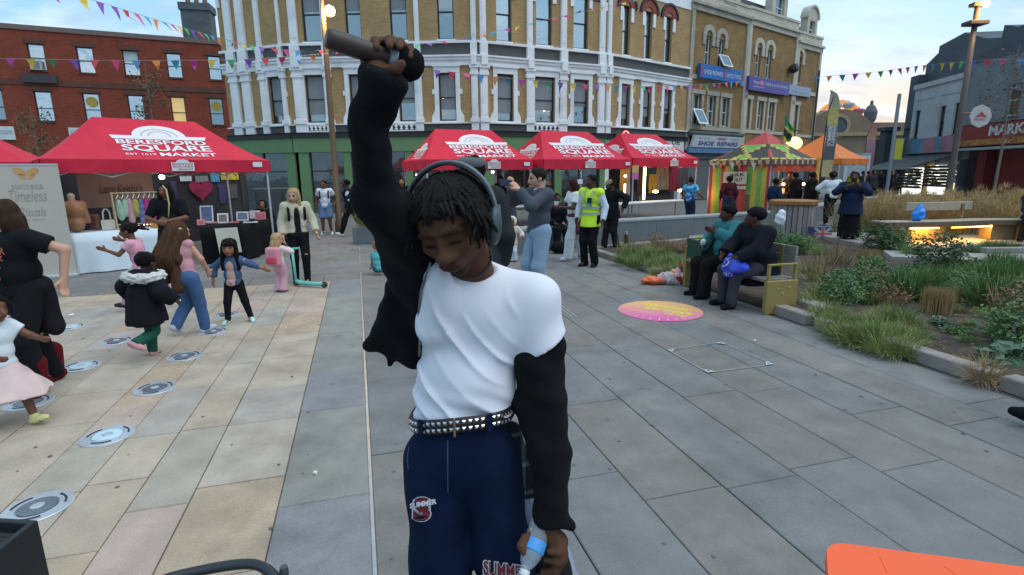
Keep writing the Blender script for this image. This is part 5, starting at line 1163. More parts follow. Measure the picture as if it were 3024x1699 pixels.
# rack, torso and bags on the white table
fw_ = unit(np.array([.7071,.7071,0])); bk_ = np.array([-.7071,.7071,0])
def onw(u_,v_,z=.765):p = np.array([-8.15,9.95,0])+fw_*u_+bk_*v_; return np.array([p[0],p[1],z])
PINE = M('pine_wood',(.42,.32,.19),.6,var=.15,scale=6)
t = thing('clothes_rack','small pine rail of clothes standing on the white table','clothes rack',onw(1.2,.35))
for s in (.78,1.62):
    for d_ in (-.12,.12):mb = MB(); mb.tube([onw(s,.35+d_),onw(s,.35,1.5)],.014,6); mb.build('leg',PINE,t)
mb = MB(); mb.tube([onw(.76,.35,1.48),onw(1.64,.35,1.48)],.014,6); mb.build('rail',PINE,t)
mb = MB(); mb.tube([onw(.78,.35,.86),onw(1.62,.35,.86)],.012,6); mb.build('lower_rail',PINE,t)
for i,(s,c_,h) in enumerate(((.88,(.30,.44,.32),.4),(.97,(.33,.46,.36),.34),(1.05,(.45,.25,.28),.5),(1.15,(.35,.33,.06),.35),(1.24,(.12,.14,.3),.5),(1.33,(.36,.03,.16),.55),(1.42,(.40,.04,.22),.5),(1.5,(.5,.45,.42),.3))):
    cl = thing('hanging_garment',['pale green garment, leftmost on the small pine rail','mint garment, second from the left on the small pine rail','dusty pink garment on the small pine rail','mustard garment on the small pine rail','navy garment on the small pine rail','crimson garment on the small pine rail','magenta garment on the small pine rail','cream garment, rightmost on the small pine rail'][i],'garment',onw(s,.35,1.4),'garments on the pine rail')
    mb = MB(); mb.tube([onw(s-.05,.27,1.37),onw(s,.35,1.44),onw(s+.05,.43,1.37)],.007,5); mb.tube([onw(s,.35,1.44),onw(s,.36,1.5)],.004,5); mb.build('hanger',M('hanger_white',(.6,.66,.62),.5),cl)
    soft('cloth',[ell(onw(s,.35,1.36-h/2),(.06,.06,h/2)),ell(onw(s+.02,.38,1.32-h*.6),(.05,.06,h*.35))],M('garment_%d'%i,c_,.85,var=.15),.018,.02,cl,waves(.008,30,i))
TAN = M('tan_leather',(.28,.125,.06),.55,var=.2,scale=5); DBR = M('brown_leather',(.10,.045,.03),.5,var=.2)
p = onw(.16,.42); t = thing('torso_form','tan leather jacket on a headless torso form on the white table','mannequin',p)
soft('torso',[ell(p+(0,0,.42),(.17,.13,.2)),ell(p+(0,0,.15),(.16,.13,.16)),cap(p+fw_*.14+(0,0,.52),p+fw_*.2+(0,0,.2),.06,.05),cap(p-fw_*.14+(0,0,.52),p-fw_*.2+(0,0,.2),.06,.05)],TAN,.018,.02,t,waves(.006,22,2)); soft('neck_block',[cap(p+(0,0,.58),p+(0,0,.68),.05,.06)],M('torso_cream',(.4,.3,.22),.8),.015,.01,t)
p = onw(.47,.5); tag(soft('leather_bag',[rbox(p+(0,0,.16),(.09,.06,.15),.04),cap(p+(-.06,0,.3),p+(.06,0,.3),.015,.015)],DBR,.015,.02),'dark brown leather bag beside the tan torso form','bag')
p = onw(.66,.45); t = thing('tote_bag','small cream tote bag with tall handles on the white table','bag',p)
mb = MB(rotz(p,R(45))); mb.box(-.11,.11,-.05,.05,0,.2,.015); mb.build('bag_body',M('canvas_cream',(.48,.45,.38),.85),t)
for d_ in (-.04,.04):mb = MB(rotz(p,R(45))); mb.tube([(-.06,d_,.19),(-.055,d_,.34),(-.02,d_,.41),(.02,d_,.41),(.055,d_,.34),(.06,d_,.19)],.009,6); mb.build('handle',M('canvas_cream',0),t)
t = thing('fairy_light_string','string of tiny warm fairy lights on the white table','lights',onw(1.1,.2))
for i in range(14):mb = MB(); mb.ball(onw(.85+.07*i,.18+.08*math.sin(i*2.1),.80+.06*abs(math.sin(i*1.7))),.010,6,4); mb.build('fairy_bulb',emis('fairy_bulb',(1,.75,.35),6),t)
p = onw(1.45,.15); tag(soft('orange_box',[rbox(p+(0,0,.07),(.12,.07,.07),.015)],M('amber_box',(.5,.22,.03),.5,var=.3,scale=12),.015,.01),'amber gift box at the right end of the white table','box')
# pictures on the black table
def frame_on(label,x,y1,y0,w_,pic,Y,border=M('frame_white',(.66,.68,.70),.5),lean=.22,nm='picture_frame',txt=None):
    c = D(x,y0,Y); zt = D(x,y1,Y)[2]; c[2] = .765; h = max(zt-.765,.12); t = thing(nm,label,'picture',c,'pictures on the black table')
    m = rotz(c,R(14))@mat4((0,0,0),(1,0,0),(0,math.cos(lean),-math.sin(lean)),(0,math.sin(lean),math.cos(lean)))
    mb = MB(m); mb.box(-w_/2,w_/2,0,.015,0,h,.003); mb.build('border',border,t); mb = MB(m); mb.box(-w_/2+.03,w_/2-.03,-.004,-.001,.035,h-.03); mb.build('print',pic,t)
    if txt:
        mb = MB(m)
        for k,s in enumerate(txt):put_text(mb,s,-w_/2+.05,w_/2-.05,h*(.68-.2*k),h*(.78-.2*k),lambda x_,y_:(x_,-.008,y_))
        mb.build('lettering',M('card_pale_letter',(.62,.42,.42),.6),t)
PRT = lambda n,c:M('print_'+n,c,.5,var=.45,scale=9)
frame_on('white frame with a large blue print, leftmost on the black table',612,607,660,.27,PRT('blue',(.12,.16,.30)),12.2); frame_on('white frame with a brown figure print on the black table',660,630,668,.22,PRT('brown',(.22,.15,.13)),12.0); frame_on('white frame with a grey-blue print in the middle of the black table',718,625,662,.26,PRT('slate',(.16,.19,.24)),12.6); frame_on('plain white framed sheet behind the coral card',755,622,660,.24,PRT('white',(.6,.6,.6)),13.2)
frame_on('coral card with pale lettering at the right end of the black table',771,626,663,.24,M('coral_card',(.52,.10,.12),.5,var=.06),12.9,M('coral_border',(.60,.22,.22),.5),txt=('BUY','LOCAL','ART')); frame_on('small coral card lying low at the left of the black table',595,650,672,.16,M('coral_card',0),11.6,M('coral_border',0))
for i,(x,y,c_) in enumerate(((630,660,(.5,.2,.2)),(690,668,(.5,.16,.17)),(735,655,(.62,.63,.66)),(745,662,(.6,.6,.62)))):
    p = D(x,y,12.0); p[2] = .768; mb = MB(rotz(p,.3)); mb.box(-.11,.11,-.07,.07,0,.025,.003); tag(mb.build('stack_of_cards',M('cards_%d'%i,c_,.6)),['low stack of pink cards at the front of the black table','stack of red cards beneath the brown figure print','stack of white cards in front of the grey-blue print','white leaflets beside the coral card'][i],'cards','stacks of cards')
t = thing('notice_sheet','cream notice sheet hanging on the front of the black table','notice',(-5.95,11.15,.3)); fn_ = Fac((-6.36,10.93),(-5.68,11.45)); mb = fn_.mb(); mb.grid(lambda s,q:(.30+s*.42+.03*(1-q),-.085-.05*(1-q)+.012*math.sin(5*s),.22+q*.52),8,8); mb.build('sheet',M('notice_cream',(.47,.46,.38),.8,var=.05),t,True)
# roll-up banner
bn = Fac((-9.6,9.05),(-8.06,9.85)); hb = bn.L; t = thing('roll_up_banner','pale beige roll-up banner with an orange butterfly at the left edge','banner',(-8.8,9.45,0)); zt = Zat((-8.3,9.7),489)
mb = bn.mb(); mb.box(0,hb,-.004,.004,.06,zt); mb.build('banner_sheet',M('banner_beige',(.47,.43,.37),.65,var=.07,scale=1.2),t); mb = bn.mb(); mb.box(-.03,hb+.03,-.09,.09,0,.06,.01); mb.build('base_cassette',M('cassette_silver',(.5,.52,.54),.35,metal=.5),t); mb = bn.mb(); mb.box(0,hb,-.012,.012,zt,zt+.03); mb.build('top_rail',M('cassette_silver',0),t)
mb = bn.mb(); a,za = bn.hit(78,513)
for s in (-1,1):
    for w_,zz,rx,rz in ((.09,.03,.09,.06),(.06,-.05,.055,.04)):mb.add([(a+s*w_+rx*math.cos(6.283*i/14),-.008,za+zz+rz*math.sin(6.283*i/14)+.03*s*s*math.cos(6.283*i/14)*s) for i in range(14)],[tuple(range(14))])
mb.build('butterfly',M('butterfly_orange',(.55,.30,.12),.6),t)
mb = bn.mb()
for s,x0,x1,y0,y1,sh_ in (('success',35,125,560,545,.0),('Timeless',30,135,598,560,.3),('Rituals',60,135,640,612,.3),('by hand',75,130,655,645,0)):
    p,zp_ = bn.hit(x0,y0); q2,zq_ = bn.hit(x1,y1); put_text(mb,s,p,q2,zp_,zq_,lambda x,y:(x,-.008,y),0,sh_)
mb.build('script_lettering',M('banner_script',(.33,.29,.25),.7),t)
for x,y in ((165,672),(168,700)):u,z = bn.hit(x,y); mb = bn.mb(); mb.ball((u,-.005,z),.035,8,6,(1,.2,1)); mb.build('contact_icon',M('banner_script',0),t)
# ------------------------------------------------------------------ stalls under the other tents
def table(label,P0,P1,d,h=.74,mat=None,skirt=None,name='folding_table',group='folding tables under the red tents'):
    P0,P1 = np.array(P0[:2]),np.array(P1[:2]); L = np.linalg.norm(P1-P0); f_ = Fac(P0,P1); t = thing(name,label,'table',(*((P0+P1)/2),0),group)
    mb = f_.mb(); mb.box(0,L,0,d,h-.04,h,.006); mb.build('table_top',mat or M('table_white',(.55,.58,.60),.5,var=.05),t)
    for u in (.1,L-.1):
        for v_ in (.08,d-.08):mb = f_.mb(); mb.tube([(u,v_,0),(u,v_,h-.041)],.016,6); mb.build('leg',M('table_leg_dark',(.08,.085,.09),.5),t)
    return t
table('long white folding table between the tent leg and the tie-dye shopper',D(1760,600,17.5),D(2040,600,20.2),.7); table('white folding table under the tent behind the performer',D(1280,600,16.9),D(1440,600,17.4),.7); table('white folding table behind the phone photographer',D(1500,600,17.2),D(1660,600,18.3),.7)
t = thing('light_tube','tall bright light tube standing under the rightmost red tent','lamp',D(1905,600,20.5)); p = D(1905,480,20.5); mb = MB(); mb.tube([(p[0],p[1],.75),(p[0],p[1],2.0)],.05,8); mb.build('tube',emis('warm_tube',(1,.82,.45),3.2),t); point('tube_light',p+(0,-.3,-.4),25,(1,.8,.5),t)
t = thing('light_tube','short bright light tube behind the woman in the beige cap','lamp',D(1845,600,20)); p = D(1845,560,20); mb = MB(); mb.tube([(p[0],p[1],.8),(p[0],p[1],1.35)],.035,8); mb.build('tube',emis('white_tube',(1,.95,.85),3),t)
for i,(x,y,Y) in enumerate(((1936,566,19.8),(2010,563,20.2),(1847,520,20),(1455,508,18),(1590,560,18.6))):
    p = D(x,y,Y); t = thing('stall_lamp',['warm glowing lamp on the left of the long white table','warm glowing lamp on the right of the long white table','small bright bulb above the short light tube','bright lamp under the tent beside the grey flat cap','small lamp under the tent behind the phone photographer'][i],'lamp',p); mb = MB(); mb.ball(p,.07 if i<2 else .045,10,6,(1.6,1,.8) if i<2 else (1,1,1)); mb.build('bulb',emis('warm_bulb',(1,.62,.22),5) if i<2 else emis('bulb_white',0,0),t); mb = MB(); mb.tube([p-(0,0,.06),(p[0],p[1],.745)] if i<2 else [p+(0,0,.04),(p[0],p[1],2.1)],.008,5); mb.build('stem',BLACKT,t)
PB5 = plane_at(1800,2060,20.6,23.0); 
for x0,x1,y0,y1,c_,lb,nm in ((1975,2000,490,565,(.20,.02,.05),'deep red robe','robe'),(1918,1938,515,570,(.42,.27,.04),'mustard tunic','tunic'),(1940,1972,490,560,(.25,.22,.17),'beige patterned dress','dress'),(2002,2030,495,560,(.06,.06,.08),'black dress','dress'),(1885,1900,490,580,(.08,.05,.05),'brown coat','coat'),(1832,1858,500,575,(.24,.14,.03),'ochre wrap','wrap')):
    tag(panel(PB5,x0,x1,y0,y1,nm,M('stall_%s_%d'%(nm,x0),c_,.85,var=.3,scale=3),wav=.04),lb+' hanging under the rightmost red tent','garment','garments under the rightmost tent')
p = D(1876,508,19.2); mb = MB(rotz(p,.35)); mb.box(-.13,.13,-.01,.01,-.26,.22); o = tag(mb.build('event_poster',M('poster_gold',(.55,.33,.10),.6,var=.1)),'small gold and pink event poster hung on the tent leg','poster'); mb = MB(rotz(p,.35)); mb.box(-.13,.13,-.013,-.0102,-.26,-.03); mb.build('pink_half',M('poster_pink',(.5,.12,.32),.6),o)
# neon shop sign by the red tent
F2b = Fac(F2.A[:2],F2.B[:2]); mb = F3.mb(); a,za = F3.hit(1803,398); b,zb = F3.hit(1838,435); b = a+.95; mb.box(a,b,-.62,-.42,zb-.1,za); o = tag(mb.build('neon_sign_box',M('sign_box_grey',(.22,.25,.30),.5)),'grey illuminated sign box with a red neon figure, beside the red tent','sign')
mb = F3.mb(); c_,cz_ = (a+b)/2,(za+zb)/2; mb.tube([(c_+.22*math.cos(6.283*i/16),-.635,cz_+.28+.18*math.sin(6.283*i/16)) for i in range(17)],.03,6); mb.tube([(c_+.3*math.cos(6.283*i/16),-.635,cz_-.18+.2*math.sin(6.283*i/16)) for i in range(17)],.03,6); mb.build('neon_tube',emis('neon_red',(1,.2,.14),2.2),o)
# white notice sheet seen behind the crowd
p = D(1713,537,17.0); mb = MB(rotz(p,.4)); mb.box(-.09,.09,-.005,.005,-.07,.07); tag(mb.build('notice_card',M('notice_white',(.6,.64,.68),.6)),'small white notice card hung beside the tent above the woman in maroon','notice')
# ------------------------------------------------------------------ red, green and gold food tent
C0,C1,C2 = D(2280,480,18.6)[:2],D(2092,480,21.0)[:2],D(2420,480,20.7)[:2]; C3 = C1+C2-C0; cc = (C1+C2)/2; ze,zr,dv = 2.15,3.2,.2
t = thing('food_tent','food stall tent with a red, green, gold and black printed roof and striped curtain','tent',(*cc,0)); ft = t
JR,JG,JY,JK = [M('stall_'+n,c,.6,var=.15,scale=2) for n,c in (('red',(.42,.05,.05)),('green',(.13,.36,.07)),('gold',(.46,.36,.06)),('black',(.045,.04,.03)))]
pk = v3(cc,zr)
def slope(a,b):
    def f(s,q):p = v3(a+(b-a)*s,ze)*(1-q)+pk*q; p[2] = ze+(zr-ze)*q**1.2; return p
    return f
for a,b in ((C1,C0),(C0,C2),(C2,C3),(C3,C1)):
    f = slope(a,b); mb = MB(); nu,nq = 24,12
    for i in range(nu):
        for j in range(nq):
            s,q = (i+.5)/nu,(j+.5)/nq; x = (s-.5)*(1-q)
            # saltire-like print: gold cross, green above and below, black at the sides, red near hips and peak
            mb.mi = 0 if (q>.62 or abs(x)>.36*(1-q)+.07) else (2 if abs(abs(x)*1.5-abs(q-.3))<.05 else (1 if abs(q-.3)>abs(x)*1.5 else 3))
            if q<.1:mb.mi = 2 if i%4<3 else 3
            mb.add([f(i/nu,j/nq),f((i+1)/nu,j/nq),f((i+1)/nu,(j+1)/nq),f(i/nu,(j+1)/nq)],[(0,1,2,3)])
    mb.build('roof_panel',[JR,JG,JY,JK],t,True)
    d = unit(v3(b-a,0)); n = np.array([d[1],-d[0],0]); mb = MB(); mb.grid(lambda s,q:v3(a+(b-a)*s,ze-dv*q)+n*.012,20,2); mb.build('valance',M('stall_valance_brown',(.12,.06,.045),.7,var=.3,scale=5),t)
    for i in range(9):
        s = (i+.5)/9; p = a+(b-a)*s; mb = MB(); mb.add([v3(p,ze-.02)+n*.02-d*.09,v3(p,ze-.02)+n*.02+d*.09,v3(p,ze-.17)+n*.022+d*.05,v3(p,ze-.17)+n*.022-d*.05],[(3,2,1,0)]); mb.build('valance_scallop',M('scallop_cream',(.40,.32,.24),.7,var=.2),t)
for p in (C0,C1,C2,C3):q = p+(cc-p)*.03; mb = MB(); mb.tube([v3(q,0),v3(q,ze-.05)],.03,6); mb.build('leg',LEGM,t)
fL_ = Fac(C1,C0); n_ = 14; stripes = [JR,JY,JG,JR,JY,JG,JK,JR,JR,JG,JY,JG,JY,JR]
for i in range(n_):
    mb = fL_.mb(); a,b = fL_.L*i/n_,fL_.L*(i+1)/n_; mb.grid(lambda s,q:(a+(b-a)*s,.05+.03*math.sin(s*3.14),.02+(ze-dv-.02)*q),4,2); mb.build('curtain_stripe',stripes[i],t,True)
mb = fL_.mb(); a,za = fL_.hit(2140,508); b,zb = fL_.hit(2205,545); mb.box(a,b,-.04,-.01,zb,za); o = mb.build('stall_board',M('board_cream',(.46,.42,.34),.6,var=.15,scale=4),t); mb = fL_.mb(); put_text(mb,'JERK',a+.25,b-.08,zb+(za-zb)*.5,za-.06,lambda x,y:(x,-.045,y+(x-a)*.1-.05),.03); put_text(mb,'HUT',a+.5,b-.15,zb+.06,zb+(za-zb)*.42,lambda x,y:(x,-.045,y+(x-a)*.06),.03); mb.build('lettering',M('board_black',(.03,.025,.02),.6),o)
mb = fL_.mb(); a,za = fL_.hit(2168,549); b,zb = fL_.hit(2205,560); mb.box(a,b,-.04,-.01,zb,za); mb.build('menu_board',M('board_cream',0),t)
for i,x in enumerate((2110,2130,2165,2185,2228,2250)):u,z = fL_.hit(x,482); mb = fL_.mb(); mb.prism([(u-.09,z),(u,z-.26),(u+.09,z)],-.03,-.02); mb.build('pennant',M('pennant_%s'%('white','orange')[i%2],((.5,.47,.45),(.5,.14,.07))[i%2],.7),t)
fR_ = Fac(C0,C2); mb = fR_.mb(); mb.grid(lambda s,q:(s*fR_.L,.02+.03*math.sin(s*22),ze-dv-.22*(1-q)),20,2); mb.build('red_drape',M('stall_drape_red',(.42,.06,.025),.7,var=.2),t)
mb = fR_.mb(); mb.box(.2,fR_.L-.2,.4,1.0,0,.95); mb.build('counter',M('counter_brown',(.16,.09,.04),.7,var=.3),t); mb = fR_.mb(); mb.box(.25,fR_.L-.25,.42,.6,.951,1.12); mb.build('food_warmer',emis('food_glow',(1,.38,.07),1.3),t)
for u in (.7,1.4,2.1):mb = fR_.mb(); mb.ball((u,.5,1.3),.05,8,6); mb.build('heat_lamp',emis('heat_lamp',(1,.6,.2),8),t)
point('stall_glow',fR_.A+fR_.e*1.6+fR_.n*.9+(0,0,1.75),40,(1,.6,.28),t); point('curtain_glow',fL_.A+fL_.e*.35+fL_.n*-.35+(0,0,.9),6,(1,.5,.15),t)
for i in range(7):mb = fR_.mb(); x = .4+i*.36; mb.lathe((x,.85,.951),[(.05,0),(.05,.18),(.02,.22),(.02,.27)],8); mb.build('sauce_bottle',M('sauce_%d'%(i%3),((.3,.05,.03),(.1,.2,.06),(.3,.2,.05))[i%3],.4),t)
pm_ = D(2405,600,19.4); mb = MB(); mb.tube([(pm_[0],pm_[1],0),(pm_[0],pm_[1],2.2)],.06,8); tag(mb.build('yellow_post',M('post_yellow',(.52,.34,.07),.5,var=.3,scale=3)),'yellow printed post at the right corner of the food tent','post')
# orange canopy behind it
c = D(2385,480,25.5)[:2]; e1 = unit(np.array([.8,.6])); tent('plain orange canopy behind the food tent',c-e1*.2-np.array([-.6,.8])*1.5,c+e1*2.75-np.array([-.6,.8])*1.5,3.0,2.25,3.35,.49,.24,M('canopy_orange',(.60,.16,.025),.6,var=.08,scale=2),False,name='orange_canopy')
p = D(2345,424,26); t = thing('globe_lamp','glowing round shop lamp above the food tent roof','lamp',p); mb = MB(); mb.ball(p,.38,14,10,(1,.6,.8)); mb.build('globe',emis('globe_glow',(1,.72,.28),1.4),t)
mb = MB(); mb.tube([p+(0,0,.28),p+(0,0,.6),p+(.8,.9,.6)],.03,6); mb.build('bracket',BLACKT,t)
# flag on a pole
pj = D(2291,600,20.6); t = thing('flag','green, gold and black flag hanging from a pole above the food tent','flag',(pj[0],pj[1],0)); ztp = D(2296,335,20.6)[2]
mb = MB(); mb.tube([(pj[0],pj[1],0),(pj[0]+.05,pj[1],ztp)],.018,6); mb.build('pole',M('flag_pole',(.2,.2,.2),.5),t)
zl = D(2296,420,20.6)[2]; h = ztp-zl; mb = MB(); nu,nq = 8,20
def ff(s,q):w_ = .34*(min(1,q*1.9) if q<.5 else 1-.25*(q-.5)); return np.array([pj[0]+.06+s*w_,pj[1]+.05*math.sin(s*9+q*4),ztp-h*q-.12*s*(1-q)])
for i in range(nu):
    for j in range(nq):
        s,q = (i+.5)/nu,(j+.5)/nq; k = q-.25*s; mb.mi = 0 if k<.38 else (1 if k<.5 else (2 if k<.78 else 1)); 
        if q>.9:mb.mi = 0 if s>.5 else 1
        mb.add([ff(i/nu,j/nq),ff((i+1)/nu,j/nq),ff((i+1)/nu,(j+1)/nq),ff(i/nu,(j+1)/nq)],[(0,1,2,3)])
mb.build('flag_cloth',[M('flag_green',(.03,.28,.09),.7),M('flag_gold',(.55,.45,.06),.7),M('flag_black',(.025,.03,.02),.7)],t,True)
# feather banners
def feather(label,xb,yb,xt,yt,Y,w_,cols,txt=None):
    b_ = D(xb,yb,Y); b_[2] = 0; top_ = D(xt,yt,Y); H_ = top_[2]; t = thing('feather_banner',label,'banner',b_,'feather banners'); z0 = H_*.32
    mb = MB(); mb.tube([b_,b_+(0,0,H_*.6),b_+(.05,0,H_*.85),b_+(.2,0,H_*.97),top_*(1,0,1)+(0,b_[1],0)],.022,6); mb.build('pole',M('feather_pole',(.04,.04,.045),.5),t)
    def fp(s,q):z = z0+(H_-z0)*q; l = b_[0]+.02+(max(q-.7,0)/.3)**2*(top_[0]-b_[0])*.9; r_ = b_[0]+w_*min(1,1.15-.0*q); r_ = l+(w_*(1 if q<.8 else math.sqrt(max(1-((q-.8)/.2)**2,0.001)))); return np.array([l+(r_-l)*s,b_[1]-.03+.03*math.sin(q*9+s),z])
    mb = MB(); nq = 30
    for j in range(nq):
        mb.mi = min(int(j/nq*len(cols)),len(cols)-1); mb.add([fp(0,j/nq),fp(1,j/nq),fp(1,(j+1)/nq),fp(0,(j+1)/nq)],[(0,1,2,3)])
    mb.build('banner_cloth',cols,t)
    if txt:
        mb = MB()
        for k,s in enumerate(txt):put_text(mb,s,.36,.60,.18,.85,lambda x,y,k=k:fp(.16+.34*k+.3*(y-.18)/.67-.02,x)-(0,.02,0),.02)
        mb.build('lettering',M('feather_letter',(.5,.52,.56),.6),t)
feather('tall grey and yellow feather banner with white lettering beside the food tent',2412,620,2452,268,21.5,.42,[M('feather_tan',(.36,.30,.17),.7,var=.2),M('feather_dark',(.10,.10,.11),.7),M('feather_grey',(.17,.17,.17),.7,var=.2),M('feather_gold',(.36,.30,.10),.7,var=.3),M('feather_taupe',(.30,.27,.20),.7)],('SUMMER','STREETS'))
feather('pink feather banner far down the street',2535,600,2570,362,33,.55,[M('feather_pink',(.34,.15,.25),.7),M('feather_mauve',(.30,.17,.22),.7),M('feather_peach',(.36,.2,.14),.7)])
# white trailer far behind
c = D(2525,560,31); f_ = Fac(D(2486,560,31.5)[:2],D(2560,560,31)[:2]); t = thing('white_trailer','white box trailer parked behind the orange canopy','trailer',(*c[:2],0)); zt = f_.hit(2520,457)[1]
mb = f_.mb(); mb.box(0,f_.L,0,3.2,.45,zt,.04); mb.build('body',M('trailer_white',(.55,.60,.63),.4,var=.08,scale=1),t); mb = f_.mb(); mb.box(-.02,f_.L+.02,-.02,3.22,zt,zt+.06); mb.build('roof',M('trailer_roof',(.4,.44,.46),.5),t)
mb = f_.mb(); mb.box(.2,f_.L-.2,-.03,-.001,1.2,zt-.3); mb.build('serving_hatch',M('hatch_grey',(.42,.46,.48),.4),t)
for y in (.9,2.2):
    for x in (.05,f_.L-.2):mb = f_.mb(); mb.lathe((x,y,.34),[(.34,0),(.34,.16)],14,(1,0,0)); mb.build('wheel',M('tyre',(.02,.02,.02),.8),t)
# dark column and street post with a yellow banner
p = D(2596,600,40); mb = MB(); zt = D(2596,388,40)[2]; mb.box(p[0]-.35,p[0]+.35,p[1]-.35,p[1]+.35,-.04,zt,.05); mb.box(p[0]-.5,p[0]+.5,p[1]-.5,p[1]+.5,zt,zt+.25); tag(mb.build('dark_column',M('column_dark',(.035,.045,.055),.6,var=.2)),'tall dark square column at the end of the street','column')
p = D(2614,600,30); p[2] = 0; t = thing('street_post','slim grey street post carrying a yellow banner','post',p); zt = D(2630,278,30)[2]
mb = MB(); mb.tube([p,(p[0],p[1],zt)],.09,8); mb.build('pole',M('post_grey',(.22,.25,.28),.5),t); z1_,z0_ = D(2640,412,30)[2],D(2640,472,30)[2]; mb = MB(); mb.box(p[0]+.12,p[0]+.55,p[1]-.02,p[1]+.0,z0_,z1_); mb.build('yellow_banner',M('banner_lime',(.42,.40,.04),.6),t)
for z in (z0_,z1_):mb = MB(); mb.tube([(p[0],p[1],z),(p[0]+.6,p[1],z)],.02,5); mb.build('banner_arm',M('post_grey',0),t)
# ------------------------------------------------------------------ lamp posts
BRZ = M('post_bronze',(.16,.105,.06),.45,var=.15,scale=3,metal=.35)
p = G(1004,690); p[2] = 0; t = thing('lamp_post','slim bronze lamp post with a lit amber lamp, left of the raised arm','lamp post',p,'lamp posts'); zt = D(967,60,p[1])[2]
mb = MB(); mb.lathe(p,[(.13,0),(.13,.35),(.095,.42),(.085,3.0),(.07,zt),(.02,zt+1.6)],14); mb.build('post',BRZ,t,True)
q = D(975,32,p[1]); mb = MB(); mb.ball(q,.10,12,8); mb.build('lamp',emis('sodium_lamp',(1,.62,.16),30),t); mb = MB(); mb.lathe(q,[(.16,-.05),(.17,.05),(.06,.16)],12,(0,1,.5)); mb.build('lamp_head',BRZ,t); mb = MB(); mb.tube([q+(0,.04,.05),(p[0],p[1],q[2]+.1)],.03,6); mb.build('arm',BRZ,t)
point('lamp_glow',q+(0,-.22,-.1),240,(1,.58,.18),t,.1)
p = D(2790,640,18.5); p[2] = 0; t = thing('lamp_post','tall lamp post with a lit lamp and cross box behind the golden grass','lamp post',p,'lamp posts'); zt = D(2870,20,18.5)[2]
mb = MB(); mb.lathe(p,[(.13,0),(.13,.4),(.1,.5),(.09,3.2),(.075,zt)],14); mb.build('post',M('post_brown_grey',(.085,.065,.06),.5,var=.2),t,True)
q = (p[0],p[1],zt); q = np.array(q); mb = MB(); mb.box(q[0]-.2,q[0]+.2,q[1]-.12,q[1]+.12,zt,zt+.1); mb.build('lamp_head',BRZ,t); mb = MB(); mb.ball(q+(.12,-.16,.04),.10,12,8); mb.build('lamp',emis('sodium_lamp',0,0),t); point('lamp_glow',q+(.12,-.4,-.1),60,(1,.6,.2),t,.1)
z = D(2868,70,18.5)[2]; mb = MB(); mb.box(q[0]-.28,q[0]+.30,q[1]-.2,q[1]+.2,z-.06,z+.07,.02); mb.build('cross_box',M('cross_box_dark',(.06,.055,.06),.5),t)
z = D(2870,345,18.5)[2]; mb = MB(); mb.lathe((q[0]+.55,q[1]-.1,z),[(.36,0),(.36,.05)],8,(0,-1,0)); o = mb.build('hanging_sign',M('sign_plate_pale',(.42,.40,.40),.5),t); mb = MB(); f3 = lambda x,y:(q[0]+.55+x,q[1]-.16,z+y); mb.add([f3(-.2,-.02),f3(.2,-.02),f3(.1,.05),f3(0,.16),f3(-.1,.05)],[(0,1,2,3,4)]); put_text(mb,'MARKET',-.2,.2,-.14,-.06,f3); mb.build('emblem',M('emblem_red',(.32,.06,.05),.6),o)
mb = MB(); mb.tube([(q[0],q[1],z+.1),(q[0]+.25,q[1]-.1,z+.1)],.03,6); mb.build('sign_arm',BRZ,t)
# ------------------------------------------------------------------ bunting
FC = [M('bunting_'+n,c,.7,var=.1) for n,c in (('pink',(.62,.07,.22)),('blue',(.10,.27,.50)),('orange',(.66,.24,.06)),('teal',(.05,.27,.38)),('magenta',(.40,.06,.30)),('yellow',(.60,.46,.05)),('green',(.07,.40,.16)),('violet',(.18,.09,.42)),('red',(.55,.06,.09)))]
def bunting(label,pts,w_=.20,h=.25,gap=.36,wind=0.0,seed=0,dull=False):
    g = np.random.default_rng(seed); P = [D(*q) for q in pts]; path = []
    for i in range(len(P)-1):
        for k in range(24):path.append(P[i]+(P[i+1]-P[i])*k/24)
    # smooth the corners into a hanging line
    path.append(P[-1]); A_ = np.array(path)
    for _ in range(60):A_[1:-1] = .25*A_[:-2]+.5*A_[1:-1]+.25*A_[2:]
    t = thing('bunting',label,'bunting',A_.mean(0),'strings of bunting over the square'); mb = MB(); mb.tube(A_[::3].tolist()+[A_[-1].tolist()],.005,4); mb.build('cord',M('bunting_cord',(.3,.3,.32),.8),t)
    sl_ = np.r_[0,np.cumsum(np.linalg.norm(np.diff(A_,axis=0),axis=1))]; s = .1; i = 0
    while s<sl_[-1]-w_:
        p = np.array([np.interp(s,sl_,A_[:,j]) for j in range(3)]); q = np.array([np.interp(s+w_,sl_,A_[:,j]) for j in range(3)]); d = unit(q-p); out = np.cross(d,(0,0,1)); sw = g.normal(0,.25)+wind
        dn = np.array([0,0,-1.])*math.cos(sw)+out*math.sin(sw)*.8+d*g.normal(0,.12+.25*abs(wind)); mid_ = (p+q)/2+dn*h*g.uniform(.85,1.05); curl = out*g.normal(0,.03+.05*abs(wind))
        m1,m2 = p+(mid_-p)*.5+curl,q+(mid_-q)*.5+curl; th = out*.0015
        V = [p,q,m2,m1,mid_]; V = [v+th for v in V]+[v-th for v in V]
        link('flag',V,[(0,3,2,1),(3,4,2),(5,6,7,8),(8,7,9),(0,1,6,5)],FC[(i*1+(seed*2))%9] if g.random()<.9 else FC[g.integers(9)],t); s+=w_+gap*g.uniform(.9,1.1)-.12; i+=1
    return t
bunting('bunting string crossing the red brick building to the bronze lamp post',[(-120,170,14),(330,180,14.6),(700,178,15.4),(880,166,16),(968,158,16.6)],seed=1)
